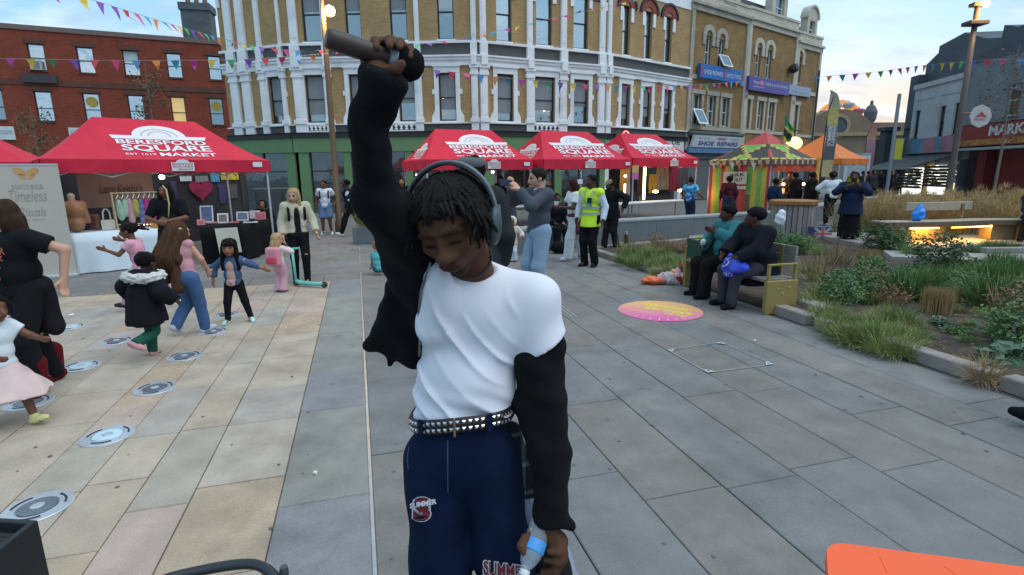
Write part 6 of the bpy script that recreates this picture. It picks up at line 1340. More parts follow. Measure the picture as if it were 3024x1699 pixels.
bunting('bunting string falling from the top left sky to the corner building',[(130,-40,13),(290,5,14),(480,65,17),(620,105,20.5),(760,140,23.5),(900,152,24.5)],seed=2,wind=.5,w_=.26,h=.36)
bunting('long bunting string across the first-floor windows of the corner building',[(1225,200,17),(1500,232,18),(1780,255,19.5),(2010,255,22),(2200,240,25)],seed=3,w_=.22,h=.27)
bunting('wind-twisted bunting string rising across the second-floor windows',[(930,150,18),(1210,137,19),(1400,108,19.5),(1600,62,20),(1780,22,20.5),(2000,-25,21)],seed=4,wind=1.1)
bunting('bunting string over the far street to the right-hand buildings',[(2398,229,38),(2600,212,36),(2700,196,33),(2880,178,28),(3100,172,25)],seed=5,w_=.36,h=.42,gap=.5)
# ------------------------------------------------------------------ street clutter
p = D(862,660,17.5)
t = thing('utility_cabinet','dark green street cabinet behind the blonde woman','cabinet',(*D(820,660,17.5)[:2],0)); f_ = Fac(D(762,660,17.3)[:2],D(880,660,17.9)[:2]); zt = Zat(D(820,660,17.5),556); mb = f_.mb(); mb.box(0,f_.L,0,.7,.0,zt,.03); mb.build('body',M('cabinet_dark',(.03,.04,.045),.5,var=.15),t)
for i in range(3):mb = f_.mb(); mb.box(.03+f_.L/3*i,f_.L/3*(i+1)-.03,-.02,-.001,.1,zt-.1,.004); mb.build('door',M('cabinet_door',(.036,.047,.052),.5),t)
p = G(1088,722); t = thing('street_planter','grey planter box with green shrubs at the end of the grey wall','planter',(p[0],p[1]+.3,0)); mb = MB(rotz((p[0],p[1]+.3,0),.1)); mb.box(-.42,.42,-.28,.28,0,.45,.015); mb.build('box',cm,t)
V,Fc = leaves(700,.42,.28,.03,5); tag(link('shrubs',V+(p[0],p[1]+.3,.42),Fc,GRASSD,t),kind='stuff'); V,Fc = blades(200,.3,.5,.4,.012,4); tag(link('grasses',V+(p[0],p[1]+.3,.42),Fc,GRASSY,t),kind='stuff')
p = G(2362,708); p = np.array([p[0],p[1]+.5,0]); t = thing('slatted_drum','round drum of vertical grey timber slats with a wooden top behind the bench','table',p); rr = .52; zt = Zat((p[0],p[1]-.4),607)
for i in range(26):
    a = 6.283*i/26; q = p+rr*np.array([math.cos(a),math.sin(a),0]); mb = MB(rotz(q,a)); mb.box(-.018,.018,-.055,.055,.02,zt,.004); mb.build('slat',M('drum_slat_%d'%(i%3),((.23,.21,.20),(.27,.25,.235),(.20,.185,.18))[i%3],.8,var=.2,scale=4),t)
mb = MB(); mb.lathe(p+(0,0,zt),[(rr+.06,0),(rr+.07,.02),(rr+.07,.1),(rr+.05,.12),(.001,.12)],30); mb.build('top_board',M('drum_top_amber_lit',(.26,.115,.03),.6,var=.3,scale=3),t); mb = MB(); mb.lathe(p,[(rr-.03,0),(rr-.03,zt)],20); mb.build('inner_drum',INT,t)  # orange light falling on the wooden top is put into its colour
p = G(2428,712); t = thing('printed_bag','shopping bag with a red, white and blue flag print beside the slatted drum','bag',p); fb = Fac(p[:2]-(.26,.02),p[:2]+(.26,.06)); mb = fb.mb(); mb.box(0,fb.L,0,.22,0,.36,.01); mb.build('bag_body',M('bag_navy',(.05,.06,.16),.6,var=.2),t)
mb = fb.mb(); L_ = fb.L
for a,b in (((.03,.03),(L_-.03,.33)),((.03,.33),(L_-.03,.03))):d = unit(np.array(b)-np.array(a)); n = np.array([-d[1],d[0]])*.03; mb.add([(a[0]-n[0],-.003,a[1]-n[1]),(b[0]-n[0],-.003,b[1]-n[1]),(b[0]+n[0],-.003,b[1]+n[1]),(a[0]+n[0],-.003,a[1]+n[1])],[(0,1,2,3)])
mb.box(L_/2-.05,L_/2+.05,-.004,-.0035,.02,.34); mb.box(.02,L_-.02,-.0045,-.004,.14,.22); mb.build('pale_cross',M('bag_pale',(.42,.40,.44),.6),t); mb = fb.mb(); mb.box(L_/2-.028,L_/2+.028,-.0065,-.006,.02,.34); mb.box(.02,L_-.02,-.0075,-.007,.16,.2); mb.build('red_cross',M('bag_red',(.42,.06,.1),.6),t)
p = D(2302,670,13.0); tag(soft('white_bag',[ell((p[0],p[1],.62),(.12,.1,.17)),ell((p[0]+.03,p[1],.76),(.07,.06,.1))],M('plastic_white',(.6,.64,.68),.4),.016,.03,disp=waves(.012,24,9)),'white plastic bag standing on the low grey wall behind the bench','bag')
p = G(1960,838); t = thing('litter_bag','torn orange and clear plastic bag lying by the left end of the gold bench','litter',p)
soft('clear_part',[ell(p+(.1,.0,.09),(.2,.15,.1)),ell(p+(.22,.05,.12),(.13,.12,.1))],M('film_plastic',(.52,.42,.44),.3,var=.2,scale=8,spec=.6),.014,.02,t,waves(.02,30,3)); soft('orange_part',[ell(p+(-.18,-.02,.06),(.2,.12,.06)),ell(p+(.18,.0,.17),(.08,.07,.05))],M('litter_orange',(.72,.14,.05),.4,var=.15,scale=9),.014,.02,t,waves(.014,28,8))
def bottle(label,p,h,r,col,a=.5,cap_='e03030',name='plastic_bottle'):
    t = thing(name,label,'bottle',p,'drinks bottles by the bench'); mb = MB(); mb.lathe(p,[(r*.8,0),(r,.02),(r,h*.62),(r*.35,h*.86),(r*.35,h*.94)],14); mb.build('bottle_body',clear('bottle_%s'%label[:8],col,a),t,True); mb = MB(); mb.lathe(p+(0,0,h*.94),[(r*.42,0),(r*.42,h*.06)],10); mb.build('cap',cloth(cap_),t); mb = MB(); mb.lathe(p+(0,0,h*.25),[(r+.002,0),(r+.002,h*.25)],14); mb.build('label',cloth('b03038'),t)
bottle('pink-tinted drinks bottle standing in the torn litter bag',p+(.2,-.12,.0),.29,.042,(.7,.5,.52),.45); q = G(2012,838); bottle('cola bottle with a red label against the end panel of the gold bench',q+(0,.05,0),.32,.045,(.09,.035,.03),.8)
p = G(1842,728); t = thing('flask','black drinking flask with a steel lid standing by the grey wall','flask',p+(.02,-.15,0)); mb = MB(); mb.lathe(p+(.02,-.15,0),[(.05,0),(.055,.02),(.055,.26),(.035,.31)],14); mb.build('flask_body',cloth('101216'),t,True); mb = MB(); mb.lathe(p+(.02,-.15,.31),[(.036,0),(.036,.07)],12); mb.build('lid',LEGM,t)
p = G(1828,733); mb = MB(); mb.tube([p+(.075*math.cos(6.283*i/20),-.2,.085+.075*math.sin(6.283*i/20)) for i in range(21)],.013,8,False); tag(mb.build('tape_roll',M('tape_white',(.6,.6,.6),.5)),'white ring of tape leaning beside the black flask','tape')
p = D(1812,690,13.1); mb = MB(rotz((p[0],p[1]-.1,0),.5)); mb.box(-.06,.06,-.02,.02,.02,.62,.01); tag(mb.build('white_board',M('board_white',(.58,.6,.64),.5)),'narrow white board leaning on the wall beside the woman in the beige cap','board')
# young street trees
def sapling(label,x,y,Y,h,cr_,seed,n=420,col=None):
    p = D(x,y,Y); p = np.array([p[0],p[1],0]); g = np.random.default_rng(seed); t = thing('young_tree',label,'tree',p,'young street trees'); mb = MB()
    mb.tube([p,p+(.03,0,h*.4),p+(-.02,.03,h*.75),p+(.02,0,h*.98)],[.05,.042,.03,.012],8)
    tips = []
    for i in range(16):
        z = h*(.42+.5*i/16); a = g.uniform(0,6.28); L = cr_*g.uniform(.5,1.0)*(1.15-.5*i/16); b_ = p+(0,0,z); e_ = b_+np.array([L*math.cos(a),L*math.sin(a),L*.55]); mb.tube([b_,(b_+e_)/2+(0,0,-.03),e_],[.018,.012,.005],5); tips+=[b_+(e_-b_)*k for k in (.5,.75,1.0)]
    mb.build('trunk',M('young_bark',(.15,.125,.10),.9,var=.25,scale=8),t)
    V,Fc = [],[]
    for i in range(n):
        c = tips[g.integers(len(tips))]+g.normal(0,cr_*.16,3); a = unit(g.normal(size=3)); b_ = unit(np.cross(a,g.normal(size=3))); s = .055*g.uniform(.7,1.4); k = len(V); V+=[c-a*s,c+b_*s*.5,c+a*s,c-b_*s*.5]; Fc+=[(k,k+1,k+2,k+3)]
    link('crown',V,Fc,col or LEAFM,t)
OLV = leafmat('leaf_olive_dusk',(.11,.085,.04)); sapling('young tree before the red brick building, left of the large tent roof',140,600,22,4.6,.8,1,620,OLV); sapling('young tree before the red brick building, rising above the large tent roof',485,600,24,6.6,.95,2,900,OLV); sapling('young tree with sparse brown leaves before the red market shop on the right',2925,620,20.5,6.2,1.0,3,320,leafmat('leaf_brown_dusk',(.10,.075,.05)))
# ------------------------------------------------------------------ people
def rot3(yaw=0,pitch=0,roll=0):
    cy,sy,cp,sp,cr,sr = math.cos(yaw),math.sin(yaw),math.cos(pitch),math.sin(pitch),math.cos(roll),math.sin(roll)
    Rz = np.array([[cy,-sy,0],[sy,cy,0],[0,0,1]]); Rx = np.array([[1,0,0],[0,cp,-sp],[0,sp,cp]]); Ry = np.array([[cr,0,sr],[0,1,0],[-sr,0,cr]])
    return Rz@Rx@Ry
def ik(a,t,l1,l2,hint):
    d = t-a; L = np.linalg.norm(d); L2 = min(max(L,abs(l1-l2)+1e-3),(l1+l2)*.999); t = a+d/L*L2
    x = d/L; c = (l1*l1+L2*L2-l2*l2)/(2*l1*L2); s_ = math.sqrt(max(1-c*c,0))
    h = np.asarray(hint,float); h = h-(h@x)*x; h = unit(h)
    return a+l1*(c*x+s_*h),t
def head_prims(c,Rh,hh):
    e = lambda q,r:ell(c+Rh@np.array(q)*hh,np.array(r)*hh,Rh)
    k = lambda a,b,ra,rb:cap(c+Rh@np.array(a)*hh,c+Rh@np.array(b)*hh,ra*hh,rb*hh)
    return [e((0,.08,.13),(.385,.46,.37)),e((0,-.10,-.08),(.33,.34,.38)),e((0,-.27,-.38),(.12,.11,.10)),e((0,-.06,-.26),(.27,.27,.2)),
            k((0,-.41,.02),(0,-.49,-.12),.04,.075),e((.385,.05,-.04),(.045,.1,.14)),e((-.385,.05,-.04),(.045,.1,.14)),
            e((0,-.42,-.24),(.13,.06,.06))]
def hand_prims(w,d,side,H,curl=.35,sc=1.0,up_=None):
    """palm, four fingers of unequal length and a thumb from the wrist w along d; side points to the thumb"""
    d = unit(d); n = unit(np.cross(d,side)); s = unit(np.cross(n,d)); q = H*sc
    m = np.stack([s,n,d],1); P = [ell(w+d*.030*q,np.array((.024,.013,.034))*q,m)]
    for i,(o,L) in enumerate(((.018,.040),(.006,.046),(-.006,.042),(-.017,.032))):
        a = w+d*.052*q+s*o*q; b = a+(d*math.cos(curl)-n*math.sin(curl))*L*.55*q; c = b+(d*math.cos(2.2*curl)-n*math.sin(2.2*curl))*L*.5*q
        P+=[cap(a,b,.0062*q,.0056*q),cap(b,c,.0056*q,.0046*q)]
    a = w+d*.016*q+s*.018*q; b = a+(d*.6+s*.8)*.026*q; P+=[cap(a,b,.0075*q,.0062*q),cap(b,b+(d*.95+s*.15-n*.3)*.022*q,.006*q,.005*q)]
    return P
SKIN = {'dark':'4a2e22','brown':'6f4733','tan':'94664c','light':'c0917a','pale':'cfa590'}
def person(label,base,yaw,H,skin='brown',v=.016,hs=1.0,w=1.0,pel=(0,0,0),lean=(0,0),twist=0,head=(0,0,0),hL=None,hR=None,eL=None,eR=None,
           fL=(.05,0,0),fR=(-.05,0,0),kL=(0,-1,0),kR=(0,-1,0),toe=(12,-12),top=None,jacket=None,bottom=None,shoes='222222',hair=None,hat=None,
           curl=.35,group=None,name='person',hip=None,belly=0.0,seed=0):
    t = thing(name,label,'person',(base[0],base[1],base[2] if len(base)>2 else 0),group); t.rotation_euler[2] = R(yaw); WL[t] = np.zeros(3)
    hh = .132*hs; hipz = hip if hip is not None else 1-.285-.035-hh*1.04
    leg = (1-.285-.035-hh*1.04-.042)/2
    J = {}
    A = lambda *q:np.array(q,float)*H
    pc = A(pel[0],pel[1],pel[2]+hipz)
    tu = unit((lean[0],-lean[1],1)); Rt = rot3(R(twist))
    tx = Rt@np.array([1.,0,0]); tx = unit(tx-(tx@tu)*tu); tb = np.cross(tu,tx)
    mt = np.stack([tx,tb,tu],1)
    nb = pc+tu*.285*H; ww = w
    sw = .098*ww*(1 if hs<1.2 else .9)
    sh = {1:nb-tu*.022*H+tx*sw*H,-1:nb-tu*.022*H-tx*sw*H}
    Rh = rot3(R(head[0]),0,0)@rot3(0,R(head[1]),R(head[2])); hc = nb+tu*.03*H+Rh@np.array([0,-.1*hh,.5*hh])*H; hhm = hh*H
    ua,fa = .165*H*(1 if hs<1.2 else .93),.145*H*(1 if hs<1.2 else .93)
    hd = {}
    el = {}
    for sg,hnd,hint in ((1,hL,eL),(-1,hR,eR)):
        q = hnd if hnd is not None else (.035*sg,-.03,-.295)
        tgt = sh[sg]+(Rt@np.array(q))*H
        el[sg],hd[sg] = ik(sh[sg],tgt,ua,fa,Rt@np.array(hint if hint is not None else (.5*sg,.8,-.3)))
    hp = {s:pc+Rt@np.array([.052*s*H*ww,0,-.01*H]) if False else pc+np.array([.052*s*H*ww,0,-.01*H]) for s in (1,-1)}
    an = {}; kn = {}
    for sg,ft,hint in ((1,fL,kL),(-1,fR,kR)):
        kn[sg],an[sg] = ik(hp[sg],A(ft[0],ft[1],ft[2]+.042),leg*H,leg*H,np.array(hint,float))
    J.update(pc=pc,nb=nb,sh=sh,el=el,hd=hd,hp=hp,kn=kn,an=an,hc=hc,Rh=Rh,hh=hhm,tu=tu,tx=tx,tb=tb,H=H,yaw=R(yaw),base=np.array(t.location))
    cy,sy = math.cos(R(yaw)),math.sin(R(yaw))
    J['w'] = lambda q:np.array([cy*q[0]-sy*q[1],sy*q[0]+cy*q[1],q[2]])+J['base']
    T = lambda z,x=0,y=0:pc+tu*z*H+tx*x*H+tb*y*H
    def torso(i=0.0,cuts=(),low=False):
        P = [ell(T(.205),np.array((.098*ww+i,.066+.3*i+i*.7,.1))*H,mt,cuts),ell(T(.09,0,-.01*belly),np.array((.083*ww+i+.02*belly,.064+i+.05*belly,.1))*H,mt,cuts),
             cap(sh[1],sh[-1],(.034+i)*H,(.034+i)*H,cuts)]
        P.append(ell(T(-.005),np.array((.09*ww+i,.07+i+.02*belly,.075))*H,mt,cuts)); return P
    # ---- body, one continuous skin
    P = torso()+head_prims(hc,Rh,hhm)+[cap(nb-tu*.02*H,hc+Rh@np.array([0,.12,-.2])*hhm,.036*H*ww,.032*H)]
    for s in (1,-1):
        P+=[cap(sh[s],el[s],.030*H,.024*H),cap(el[s],hd[s],.0245*H,.017*H)]
        fd = unit(hd[s]-el[s]); side = np.cross(fd,tx*s); side = -tb if abs(fd[2])>.6 else tu
        P+=hand_prims(hd[s],fd,side,H,curl,1.0)
        P+=[cap(hp[s],kn[s],.053*H*ww,.037*H),cap(kn[s],an[s],.038*H,.024*H),cap(an[s],an[s]+A(0,-.06,-.02),.024*H,.015*H)]
    V,Q = surfnet(SD(P,k=.0038*H),v)
    base_c = np.array(hexc(SKIN.get(skin,skin))); C = np.tile(base_c,(len(V),1))
    q = (V-hc)@Rh/hhm
    fr = q[:,1]<-.2
    lip = fr&(((q[:,0]/.15)**2+((q[:,2]+.24)/.05)**2)<1); C[lip] = C[lip]*np.array((.85,.5,.5))
    for sx in (.17,-.17):
        eye = fr&((((q[:,0]-sx)/.09)**2+((q[:,2]-.05)/.045)**2)<1); C[eye] = (.02,.015,.012)
        brow = fr&((((q[:,0]-sx)/.12)**2+((q[:,2]-.145)/.03)**2)<1); C[brow] = C[brow]*.35
    if hat=='beard' or (hair and 'beard' in hair):C[fr&(q[:,2]<-.3)] = (.03,.022,.018)
    link('body',V,Q,M('skin',(.2,.1,.07),.5,var=.06,scale=14,attr='tone',spec=.35),t,True,col=C)
    # ---- clothes
    def wear(nm,prims,mat,k=.0065,amp=.004,fr_=9,vv=None,sub=()):
        V,Q = surfnet(SD(prims,k=k*H,disp=waves(amp*H,fr_/H*1.7,seed+len(nm)),sub=sub),vv or v*1.05)
        if len(Q):return link(nm,V,Q,mat,t,True)
    if bottom:
        kind,col = bottom[0],bottom[1]; m = cloth(col) if isinstance(col,str) else col
        wc = (pc+tu*.045*H,tu)
        if kind in ('trousers','shorts','wide','leggings'):
            i = {'trousers':.012,'shorts':.016,'wide':.02,'leggings':.004}[kind]; P = [ell(T(-.005),np.array((.092*ww+i*.6,.074+i*.7,.085))*H,mt,(wc,))]
            for s in (1,-1):
                if kind=='shorts':
                    d_ = unit(kn[s]-hp[s]); P+=[cap(hp[s],kn[s],(.056*ww+i)*H,(.046+i)*H,((kn[s]-d_*.02*H,d_),))]
                else:
                    d_ = unit(an[s]-kn[s]); P+=[cap(hp[s],kn[s],(.054*ww+i*.7)*H,(.039+i)*H),cap(kn[s],an[s],(.038+i)*H,(.027+i*(1.2 if kind!='wide' else 1.6))*H,((an[s]+d_*(.014 if kind!='leggings' else .03)*H,d_),))]
            wear('trousers' if kind!='shorts' else 'shorts',P,m,amp=.0055 if kind!='leggings' else .001)
        else:
            L,r1 = bottom[2],bottom[3]; dn = np.array([0,0,-1.]); c0 = T(.06); c1 = pc+(np.array([0,bottom[4] if len(bottom)>4 else 0,-1.])*L*H)
            if bottom[0]=='tutu':P = [cap(c0*.8+c1*.2,c1,.08*H,r1*H,((c1,dn),(T(.06),tu)))]
            else:P = [cap(T(.03),c1,.088*H*ww,r1*H,((c1,dn),(T(.07),tu)))]
            wear('skirt',P,m,amp=.009 if bottom[0]=='tutu' else .006,fr_=14)
    def garment(nm,spec):
        col,slv,hem,i = spec[:4]; m = cloth(col) if isinstance(col,str) else col
        P = torso(i,((pc-tu*hem*H,-tu),))
        if hem>.06:P.append(cap(T(0),T(-hem),(.088*ww+i)*H,(.098*ww+i+.02*belly)*H,((pc-tu*hem*H,-tu),)))
        for s in (1,-1):
            if slv<=0:continue
            d1 = unit(el[s]-sh[s]); d2 = unit(hd[s]-el[s])
            if slv<1:P+=[cap(sh[s],el[s],(.033+i)*H,(.029+i)*H,((sh[s]+d1*slv*ua,d1),))]
            else:P+=[cap(sh[s],el[s],(.032+i)*H,(.027+i)*H),cap(el[s],hd[s],(.027+i)*H,(.021+i)*H,((el[s]+d2*(slv-1)*fa,d2),))]
        
        op = [(ell(T(.10,0,-.12),np.array((spec[5],.085,.24))*H,mt),.006*H)] if len(spec)>5 else ()
        return wear(nm,P,m,amp=.0045 if i>.008 else .003,fr_=10,sub=op)
    if top:garment(top[4] if len(top)>4 else 'shirt',top)
    if jacket:garment(jacket[4] if len(jacket)>4 else 'jacket',jacket)
    if shoes:
        for s,tw in ((1,toe[0]),(-1,toe[1])):
            d_ = unit(an[s]-kn[s]); f = np.array([math.sin(R(tw)),-math.cos(R(tw)),0]); f = unit(f-(f@d_)*d_*.9)
            dn = unit(d_*.9+np.array([0,0,-.1])); a = an[s]+dn*.022*H
            P = [cap(a-f*.024*H,a+f*.05*H,.027*H,.025*H,((an[s]+dn*.042*H,dn),)),cap(a+f*.05*H,a+f*.088*H+dn*.003*H,.025*H,.020*H,((an[s]+dn*.042*H,dn),)),cap(an[s]-d_*.012*H,a,.029*H,.027*H)]
            wear('shoe',P,cloth(shoes) if isinstance(shoes,str) else shoes,k=.006,amp=0,vv=max(v*.8,.009))
    # ---- hair
    hl = lambda q:hc+Rh@np.array(q,float)*hhm
    hn = lambda n:Rh@np.array(n,float)
    if hair:
        st,col = hair[0],hair[1]; m = M('hair_'+col,col,.7,var=.4,scale=16,bump=.8,bscale=90,stretch=(3,3,.6),spec=.12)
        fcut = (hl((0,-.24,.24)),unit(hn((0,-.8,-.45)))); ear = (hl((0,-.1,-.02)),unit(hn((0,-.9,-.6))))
        low = (hl((0,0,-.2)),hn((0,.1,-1)))
        P = [ell(hl((0,.1,.15)),np.array((.44,.5,.42))*hhm,Rh,(fcut,low))]
        if 'afro' in st:P = [ell(hl((0,.12,.2)),np.array((.52,.55,.5))*hhm,Rh,(fcut,(hl((0,0,-.15)),hn((0,0,-1)))))]
        if 'curly' in st:P = [ell(hl((0,.14,.1)),np.array((.52,.55,.5))*hhm,Rh,(fcut,ear))]
        if 'long' in st:
            L = hair[2] if len(hair)>2 else 1.4
            back = (hl((0,-.02,0)),unit(hn((0,-1,-.05))))
            P+=[ell(hl((0,.2,-.25)),np.array((.46,.34,.6))*hhm,Rh,(back,)),cap(hl((0,.3,-.3)),hl((0,.42,-L)),.40*hhm,.30*hhm,(back,))]
            if 'front' in st:P+=[cap(hl((.36,-.05,0)),hl((.42,-.18,-L)),.15*hhm,.12*hhm),cap(hl((-.36,-.05,0)),hl((-.42,-.18,-L)),.15*hhm,.12*hhm)]
        if 'pony' in st:P+=[cap(hl((0,.5,.2)),hl(hair[2]),.16*hhm,.07*hhm),ell(hl((0,.5,.2)),np.array((.2,.2,.2))*hhm,Rh)]
        if 'bun' in st:P+=[ell(hl((0,.3,.52)),np.array((.22,.22,.2))*hhm,Rh)]
        if 'fringe' in st:P+=[ell(hl((0,-.25,.25)),np.array((.34,.2,.16))*hhm,Rh)]
        V,Q = surfnet(SD(P,k=.006*H,disp=waves(.016*hhm*(2.4 if ('curly' in st or 'afro' in st) else 1.3),34/hhm*.22,5,6,(1.5,1.5,.35 if 'long' in st else 1.2))),v*.85)
        if len(Q):link('hair',V,Q,m,t,True)
    if hat and hat!='beard':
        st,col = hat[0],hat[1]; m = cloth(col) if isinstance(col,str) else col
        if st=='cap':
            P = [ell(hl((0,.06,.2)),np.array((.43,.5,.38))*hhm,Rh,((hl((0,0,.12)),hn((0,.1,-1))),)),ell(hl((0,-.5,.17)),np.array((.3,.36,.05))*hhm,Rh)]
        elif st=='flat':P = [ell(hl((0,-.02,.3)),np.array((.52,.62,.24))*hhm,Rh),ell(hl((0,-.5,.2)),np.array((.34,.2,.05))*hhm,Rh),ell(hl((0,.08,.2)),np.array((.43,.49,.25))*hhm,Rh,((hl((0,0,.08)),hn((0,0,-1))),))]
        elif st=='beanie':P = [ell(hl((0,.1,.2)),np.array((.45,.51,.43))*hhm,Rh,((hl((0,-.2,.16)),unit(hn((0,-.55,-1)))),)),]
        elif st=='wrap':P = [ell(hl((0,.12,.2)),np.array((.47,.54,.44))*hhm,Rh,((hl((0,-.24,.2)),unit(hn((0,-.8,-.8)))),)),ell(hl((0,.42,.12)),np.array((.34,.34,.34))*hhm,Rh)]
        elif st=='hood':P = [ell(hl((0,.1,.05)),np.array((.5,.56,.56))*hhm,Rh,((hl((0,-.26,0)),unit(hn((0,-1,.15)))),))]
        V,Q = surfnet(SD(P,k=.006*H),v*.85)
        if len(Q):link({'cap':'cap','flat':'flat_cap','beanie':'hat','wrap':'head_wrap','hood':'hood'}[st],V,Q,m,t,True)
    J['t'] = t
    return J
# ------------------------------------------------------------------ the performer in front
def strip_uv():pass
pf = thing('person','young man in a white t-shirt bowing his head, one black sleeve raised high','person',(-.13,1.62,0))
X = lambda x,y,Y:D(x,y,Y)
# joints, measured from the picture and set at their own distances
shR,elR,wrR = X(1285,835,1.52),X(1110,590,1.34),X(1112,225,1.25)
shL,elL,wrL = X(1588,868,1.57),X(1618,1225,1.50),X(1618,1545,1.40)
nk = X(1405,800,1.58); chest = X(1400,950,1.60); belly = X(1372,1130,1.57); pelv = X(1368,1300,1.54)
hpR,hpL = X(1292,1370,1.54),X(1450,1370,1.54); knR,knL = np.array([hpR[0]+.005,1.50,.50]),np.array([hpL[0]+.05,1.50,.50]); anR,anL = np.array([knR[0]-.01,1.60,.09]),np.array([knL[0]+.03,1.62,.09])
hh = .238; hc = X(1333,664,1.415); Rh = rot3(R(-10))@rot3(0,R(31),R(-12))
hx = lambda *q:hc+Rh@np.array(q,float)*hh
HE = lambda q,r,m=None:ell(hx(*q),np.array(r)*hh,Rh if m is None else Rh@m)
HC = lambda a,b,ra,rb:cap(hx(*a),hx(*b),ra*hh,rb*hh)
head = [HE((0,.09,.13),(.375,.455,.37)),HE((0,-.12,-.05),(.305,.31,.37)),HE((0,-.27,-.39),(.115,.105,.095)),HE((0,-.08,-.27),(.25,.26,.19)),
        HE((.185,-.255,-.06),(.115,.11,.10)),HE((-.185,-.255,-.06),(.115,.11,.10)),
        HC((0,-.385,.08),(0,-.465,-.085),.042,.055),HE((0,-.475,-.10),(.075,.072,.062)),HE((.072,-.425,-.115),(.052,.06,.045)),HE((-.072,-.425,-.115),(.052,.06,.045)),
        HC((.07,-.375,.135),(.24,-.315,.13),.034,.028),HC((-.07,-.375,.135),(-.24,-.315,.13),.034,.028),
        HE((.145,-.325,.045),(.078,.062,.056)),HE((-.145,-.325,.045),(.078,.062,.056)),
        HE((0,-.43,-.215),(.125,.045,.03)),HE((0,-.425,-.258),(.105,.048,.034)),HE((0,-.36,-.25),(.14,.085,.10)),
        HE((.375,.06,-.04),(.04,.095,.14)),HE((-.375,.06,-.04),(.04,.095,.14))]
hsub = [(HE((.145,-.41,.075),(.075,.04,.045)),.02),(HE((-.145,-.41,.075),(.075,.04,.045)),.02),(HC((-.08,-.474,-.236),(.08,-.474,-.236),.009,.009),.006),(HE((.038,-.475,-.15),(.022,.03,.016)),.006),(HE((-.038,-.475,-.15),(.022,.03,.016)),.006),
        (HE((.145,-.385,.012),(.062,.018,.007)),.007),(HE((-.145,-.385,.012),(.062,.018,.007)),.007)]
mt = np.eye(3)
body = head+[cap(nk+(0,.03,-.06),hx(0,.16,-.22),.062,.060),cap(nk+(.0,.02,-.05),(shL+nk)/2+(0,0,-.03),.05,.04),cap(nk,shR+(.03,0,0),.05,.05),
        ell(chest,(.155,.10,.17)),ell(belly,(.130,.095,.15)),ell(pelv,(.145,.105,.11)),cap(shR,elR,.050,.034),cap(elR,X(1098,430,1.295),.034,.026),cap(X(1098,430,1.295),X(1097,400,1.29),.026,.026),cap(X(1097,400,1.29),wrR,.027,.026),cap(shL,elL,.045,.040),cap(elL,wrL,.042,.029),
        cap(hpR,knR,.085,.058),cap(knR,anR,.06,.04),cap(hpL,knL,.085,.058),cap(knL,anL,.06,.04),cap(anR,anR+(-.02,-.12,-.06),.036,.028),cap(anL,anL+(.03,-.12,-.06),.036,.028)]
# right hand round the microphone
def chain(pts,r0,r1):
    P = [X(*p) for p in pts]; n = len(P)-1; return [cap(P[i],P[i+1],r0+(r1-r0)*i/n,r0+(r1-r0)*(i+1)/n) for i in range(n)]
handR = [cap(wrR,X(1112,195,1.272),.029,.028),cap(X(1092,178,1.28),X(1160,205,1.285),.021,.022),cap(X(1098,160,1.292),X(1165,175,1.298),.018,.018)]
handR+=chain([(1096,170,1.30),(1092,140,1.287),(1108,122,1.252),(1112,142,1.232)],.0092,.0075)
handR+=chain([(1118,165,1.31),(1130,124,1.287),(1150,119,1.252),(1150,136,1.226)],.0095,.0075)
handR+=chain([(1142,168,1.315),(1162,122,1.292),(1182,126,1.262),(1180,140,1.238)],.0092,.0072)
handR+=chain([(1165,175,1.315),(1196,140,1.300),(1212,152,1.272),(1212,168,1.255)],.0082,.0066)
handR+=chain([(1098,196,1.262),(1140,212,1.235),(1172,204,1.218),(1186,190,1.214)],.0125,.0092)
# left hand closed on the bottle
bt0,bt1 = X(1600,1545,1.41),X(1545,1702,1.305); bax = unit(bt1-bt0)
handL = [cap(wrL,X(1622,1580,1.395),.030,.032),cap(X(1598,1572,1.40),X(1650,1600,1.395),.028,.028),cap(X(1640,1590,1.39),X(1652,1650,1.375),.024,.020)]
handL+=chain([(1650,1612,1.375),(1662,1655,1.35),(1640,1690,1.345),(1605,1690,1.36)],.0115,.0095)
handL+=chain([(1640,1620,1.372),(1648,1670,1.355),(1622,1708,1.35),(1590,1705,1.365)],.0115,.0095)
handL+=chain([(1650,1600,1.385),(1665,1635,1.36),(1648,1660,1.345),(1612,1655,1.355)],.0110,.0090)
handL+=chain([(1645,1590,1.395),(1660,1612,1.372),(1650,1632,1.35),(1622,1630,1.35)],.0105,.0085)
handL+=chain([(1590,1572,1.385),(1552,1592,1.362),(1540,1612,1.345),(1548,1632,1.335)],.0135,.0098)
bsd_ = SD(body+handR+handL,k=.0042,sub=hsub); V,Q = surfnet(bsd_,.0037,12)
C = np.tile(np.array((.105,.049,.029)),(len(V),1)); q = (V-hc)@Rh/hh; fr = q[:,1]<-.1
def mk(cx,cz,rx,rz,soft_=.35):
    d = np.sqrt(((np.abs(q[:,0])-cx if cx else q[:,0])/rx)**2+((q[:,2]-cz)/rz)**2); return np.clip((1+soft_-d)/soft_,0,1)[:,None]*fr[:,None]
def tint(m,c):
    global C
    C = C*(1-m)+np.array(c)*m
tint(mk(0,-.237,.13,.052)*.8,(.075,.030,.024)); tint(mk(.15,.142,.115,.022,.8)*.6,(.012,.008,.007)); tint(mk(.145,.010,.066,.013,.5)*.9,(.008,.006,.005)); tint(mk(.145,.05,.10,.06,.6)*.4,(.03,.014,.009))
beard = np.clip((-.30-q[:,2])/.05,0,1)[:,None]*fr[:,None]*np.clip((q[:,2]+.62)/.05,0,1)[:,None]; tint(beard*.6,(.030,.018,.012)); tint(mk(0,-.175,.13,.022,.5)*.4,(.012,.008,.007)); tint(mk(0,-.33,.07,.05,.5)*.5,(.010,.007,.006))
